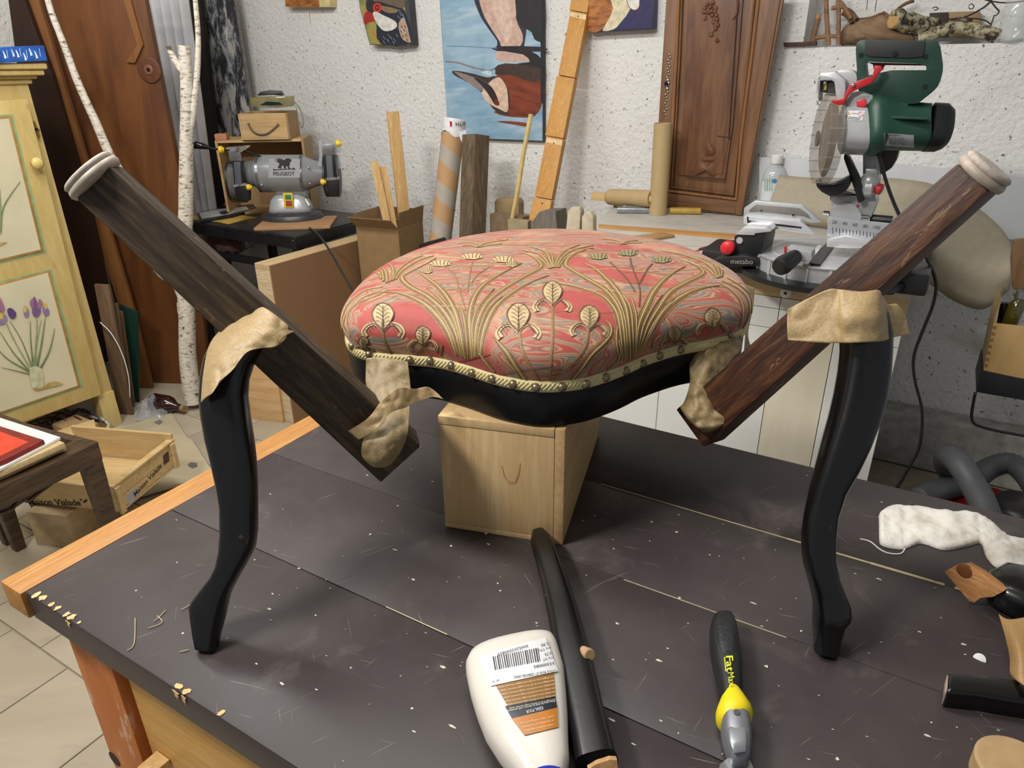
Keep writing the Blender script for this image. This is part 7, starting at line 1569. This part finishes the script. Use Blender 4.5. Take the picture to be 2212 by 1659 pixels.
# driftwood
dw = thing('driftwood', 'weathered piece of brown driftwood in the wall niche left of the logs', 'driftwood', Y((1890, 92), yn))
def lump(name, px, y, th, mat, par, amp=.012, fr=22):
    q = spline(px, 4, True); pts = [Y((p.x, p.y), y) for p in q]; c_ = sum(pts, V())/len(pts); R = []
    for k in range(7):
        f = k/6; rr = sin(pi*(.08+.84*f)); R.append([c_+(p-c_)*(.25+.75*rr)+V((0, th*(f-.5), 0))+V((noise.noise(p*fr+V((k*.6, 0, 0))), 0, noise.noise(p*fr+V((0, k*.6, 5)))))*amp for p in pts])
    return G().rings(R).build(name, mat, par, True, ang=1.2)
DW = wood('driftwood_grain', '6b543f', '8d7359', (1, .2, -.3), 26, 5, .85, c3='a48c70', bump=.9, fine=1.2)
lump('body', [(1816, 95), (1822, 60), (1850, 45), (1880, 40), (1905, 28), (1930, 45), (1960, 68), (1975, 78), (1968, 92), (1900, 90), (1860, 92), (1835, 97)], yn+.01, .09, DW, dw, .008)
nlimb('knob', [(1822, 24), (1834, 30), (1845, 45)], (9, 10), BARK, dw, yn-.01); nlimb('branch', [(1938, 20), (1956, 8), (1975, 1)], (3, 4), BARK, dw, yn+.03); nlimb('branch', [(1838, 26), (1850, 42), (1880, 40), (1912, 27)], (4, 4), BARK, dw, yn)
# cut log and lichen log
m, n, l, b = newmat('lichen_bark'); co = _coord(n, l); f = _noise(n, l, co, 42, 5, .65)
l.new(_ramp(n, l, f, [(.38, '2e251e'), (.46, '54473a'), (.52, '9d9478'), (.60, 'b8b292')]), b.inputs['Base Color']); b.inputs['Roughness'].default_value = .95; _bump(n, l, f, .8, .012, b); LIC = m
lg = thing('cut_log', 'short lichen covered log with a pale sawn end in the wall niche', 'log', Y((1980, 60), yn))
la_, lb_ = Y((1930, 41), yn-.05), Y((2022, 62), yn+.05); lr = pxm(19, la_)
G().tube([la_.lerp(lb_, k/10)+V((0, 0, .004*sin(k*1.7))) for k in range(11)], [lr*(1+.10*sin(k*2.2)) for k in range(11)], 18).build('bark', LIC, lg, True, ang=1)
G().lathe(la_-(lb_-la_).normalized()*.002, la_+(lb_-la_).normalized()*.004, [(0, lr*.93), (1, lr*1.0)], 26).build('sawn_end', wood('sawn_log_end', 'c8a26e', 'b58c58', (0, 1, 0), 30, 2, .7), lg, True)
l2 = thing('lichen_branch', 'thick branch covered in yellow green lichen lying right of the cut log', 'log', Y((2060, 92), yn-.05))
nlimb('bark', [(1984, 84), (2010, 76), (2045, 62), (2080, 60), (2110, 66), (2140, 74), (2155, 80)], (10, 15), LIC, l2, yn-.06, 16); 
nlimb('side_branch', [(2045, 66), (2070, 46), (2100, 48)], (12, 7), LIC, l2, yn-.03, 12)
bw2 = thing('wood_block', 'flat wooden block with one dark end behind the lichen branch', 'block', Y((2060, 50), 2.955))
slab('pale_half', [(2050, 26), (2117, 24), (2117, 80), (2050, 80)], yp(2.955), .04, plain('pale_block_wood', '9a815c', .7, var=.1), bw2, bevel=.001); slab('dark_half', [(2008, 28), (2049, 26), (2049, 80), (2008, 80)], yp(2.955), .04, plain('dark_block_wood', '3a2c24', .7), bw2, bevel=.001)
# thorny wire
wi = thing('wire_branch', 'bent dark twig with thin wire curls standing in the wall niche by the glass jar', 'wire', Y((2110, 50), yn))
for px, r in (([(2040, 42), (2080, 38), (2110, 25), (2135, 8), (2150, -15)], (1.6, 2.2)), ([(2130, -10), (2150, 15), (2158, 25), (2150, 35)], (1.8, 1.5)), ([(2100, -12), (2130, 0), (2170, 6), (2215, 2)], (1.4, 1.6)), ([(2080, 42), (2105, 40), (2130, 45), (2142, 55)], (1.6, 1.2)), ([(2148, 32), (2142, 50), (2135, 62)], (1.5, 1.2)), ([(2092, 14), (2098, 8), (2104, 14), (2098, 20), (2092, 16)], (1, 1)), ([(2014, 18), (2022, 15), (2026, 20), (2018, 22)], (1, 1)), ([(1875, -10), (1872, 22)], (.8, .8)), ([(1895, -10), (1890, 25)], (.8, .8))):
    nlimb('twig', px, r, plain('dark_wire', '3c2a26', .6, var=.3), wi, yn-.04, 6)
# jars
GL = plain('clear_glass', 'd4dad9', .04, alpha=.3, spec=1, var=.02)
jb = Y((2180, 99), yn-.05); jb.z = zn; jr = pxm(27, jb)
j1 = thing('glass_jar', 'clear glass jar at the right end of the wall niche', 'jar', jb)
G().lathe(jb+V((0, 0, .001)), jb+V((0, 0, .155)), [(0, jr*.9), (.04, jr), (.75, jr), (.85, jr*.75), (.9, jr*.7), (1, jr*.72)], 26).build('glass', GL, j1, 'all'); G().lathe(jb+V((0, 0, .003)), jb+V((0, 0, .012)), [(0, jr*.8), (1, jr*.85)], 26).build('thick_base', plain('glass_base', 'c9d0cf', .1, alpha=.6, spec=1), j1, 'all')

# ================================================================ toolbox and hoses at the right
yt = 2.40
tb_ = thing('finger_jointed_box', 'pale plywood box with finger joints on a black rack at the right edge', 'box', Y((2170, 800), yt))
BIRP = wood('birch_plywood', 'd3b078', 'c79f66', (.2, 0, 1), 12, 4, .45); 
fp = slab('front_panel', [(2146, 699), (2240, 709), (2240, 824), (2124, 801)], yp(yt), .012, BIRP, tb_, bevel=.001)
slab('side_panel', [(2146, 697), (2160, 655), (2163, 648), (2163, 640), (2140, 770), (2124, 797)], yp(yt+.014), .18, plain('box_side_ply', 'b79a6e', .6), tb_)
for k in range(7):
    a = k/6.6; p0 = V((2145, 704, 0)).lerp(V((2125, 795, 0)), a)
    if k % 1 == 0: slab('finger_joint', [(p0.x+.5, p0.y), (p0.x+7, p0.y+1), (p0.x+6.2, p0.y+7), (p0.x-.5, p0.y+6)], yp(yt-.0008), .0007, plain('end_grain_finger', '8f6d43', .7), fp)
rk = thing('black_rack', 'black steel rack with a bent rod frame carrying the jointed plywood box', 'rack', Y((2150, 860), yt))
slab('rack_tray', [(2121, 800), (2240, 826), (2240, 870), (2108, 847)], yp(yt-.004), .2, plain('anthracite_steel', '1b1e22', .5), rk, bevel=.002)
G().tube([Y((p.x, p.y), yt+.0) for p in spline([(2107, 848), (2101, 880), (2099, 900), (2104, 914), (2120, 922), (2160, 932), (2250, 948)], 5)], .0045, 8).build('bent_rod', BLKMET, rk, 'all')
G().box(Y((2109, 850), yt)+V((.06, .30, .0)), (.02, .28, .03)).build('wall_arm', BLKMET, rk)
obt = thing('oil_bottle', 'small bottle of greenish yellow oil with a silver cap in the plywood box', 'bottle', Y((2190, 700), yt+.05))
o0, o1 = Y((2178, 705), yt+.05), Y((2206, 640), yt+.06)
G().lathe(o0, o1, [(0, pxm(15, o0)), (.7, pxm(16, o0)), (.85, pxm(11, o0)), (1, pxm(9, o0))], 20).build('glass', plain('oil_green_glass', '4f4a17', .1, spec=.9), obt, 'all')
G().lathe(o0.lerp(o1, .93), o0.lerp(o1, 1.22), [(0, pxm(12, o0)), (.8, pxm(12, o0)), (1, pxm(8, o0))], 18).build('silver_cap', STEEL, obt, True)
o0, o1 = Y((2163, 705), yt+.09), Y((2172, 654), yt+.09)
tbk = G().lathe(o0, o1, [(0, pxm(10, o0)), (.9, pxm(9, o0)), (1, pxm(7, o0))], 16).build('black_flask', BLKPL, None, True); tag(tbk, 'small black flask behind the oil bottle in the plywood box', 'bottle')
mh = thing('wooden_mallet', 'wooden tool handle standing upright at the right edge above the plywood box', 'tool', Y((2205, 640), yt+.09))
slab('handle', [(2190, 519), (2240, 516), (2240, 632), (2187, 626), (2183, 560)], yp(yt+.09), .03, wood('worn_handle_wood', '8a6a4a', '735337', (0, 0, 1), 30, 8, .6), mh, bevel=.006)
G().tube([Y((2190, 630), yt+.10), Y((2212, 634), yt+.10), Y((2240, 640), yt+.10)], .012, 10).build('string_binding', plain('grey_string', '8d867a', .8), mh, True)
HO = plain('ribbed_grey_hose', '46484b', .55, var=.08)
def hose(px, r, label, ds):
    q = spline([(p[0], p[1], d*1000) for p, d in zip(px, ds)], 14); pts = [D((p.x, p.y), p.z/1000) for p in q]
    k = len(pts); P2 = []; L = [0]
    for i in range(1, k): L.append(L[-1]+(pts[i]-pts[i-1]).length)
    n_ = int(L[-1]/.0055); j = 0; out = []
    for s_ in range(n_):
        x = s_*L[-1]/n_
        while L[j+1] < x: j += 1
        out.append(pts[j].lerp(pts[j+1], (x-L[j])/(L[j+1]-L[j]+1e-9)))
    rs = [r*(1+(.05 if i % 2 else -.04)) for i in range(n_)]
    o = G().tube(out, rs, 16).build('vacuum_hose', HO, None, 'all'); tag(o, label, 'hose', None); return o
hose([(1985, 1078), (2030, 1058), (2075, 1046), (2110, 1030), (2140, 1010), (2180, 1000), (2212, 1020), (2240, 1060)], .031, 'thick ribbed grey vacuum hose arching to the right edge behind the bench', [1.95, 1.98, 2.02, 2.05, 2.1, 2.1, 2.05, 2.0])
hose([(2135, 1122), (2120, 1080), (2100, 1045), (2075, 1005), (2052, 985), (2044, 1000), (2060, 1030), (2080, 1055)], .031, 'ribbed grey vacuum hose bent in a tight loop in front of the other hose', [1.72, 1.76, 1.80, 1.84, 1.90, 1.98, 2.08, 2.15])
vb = thing('vacuum_cleaner', 'red and black drum of a workshop vacuum cleaner behind the bench', 'vacuum cleaner', (.42, 1.75, 0))
vc = D((2115, 1110), 1.98); 
G().lathe(V((vc.x+.03, vc.y, .0)), V((vc.x+.03, vc.y, vc.z+.03)), [(0, .14), (.1, .17), (.7, .18), (.9, .17), (1, .12)], 36).build('drum', plain('dark_red_drum', '7a1519', .35), vb, 'all')
G().lathe(V((vc.x+.09, vc.y, vc.z+.03)), V((vc.x+.09, vc.y, vc.z+.07)), [(0, .09), (1, .06)], 30).build('lid', BLKPL, vb, 'all')
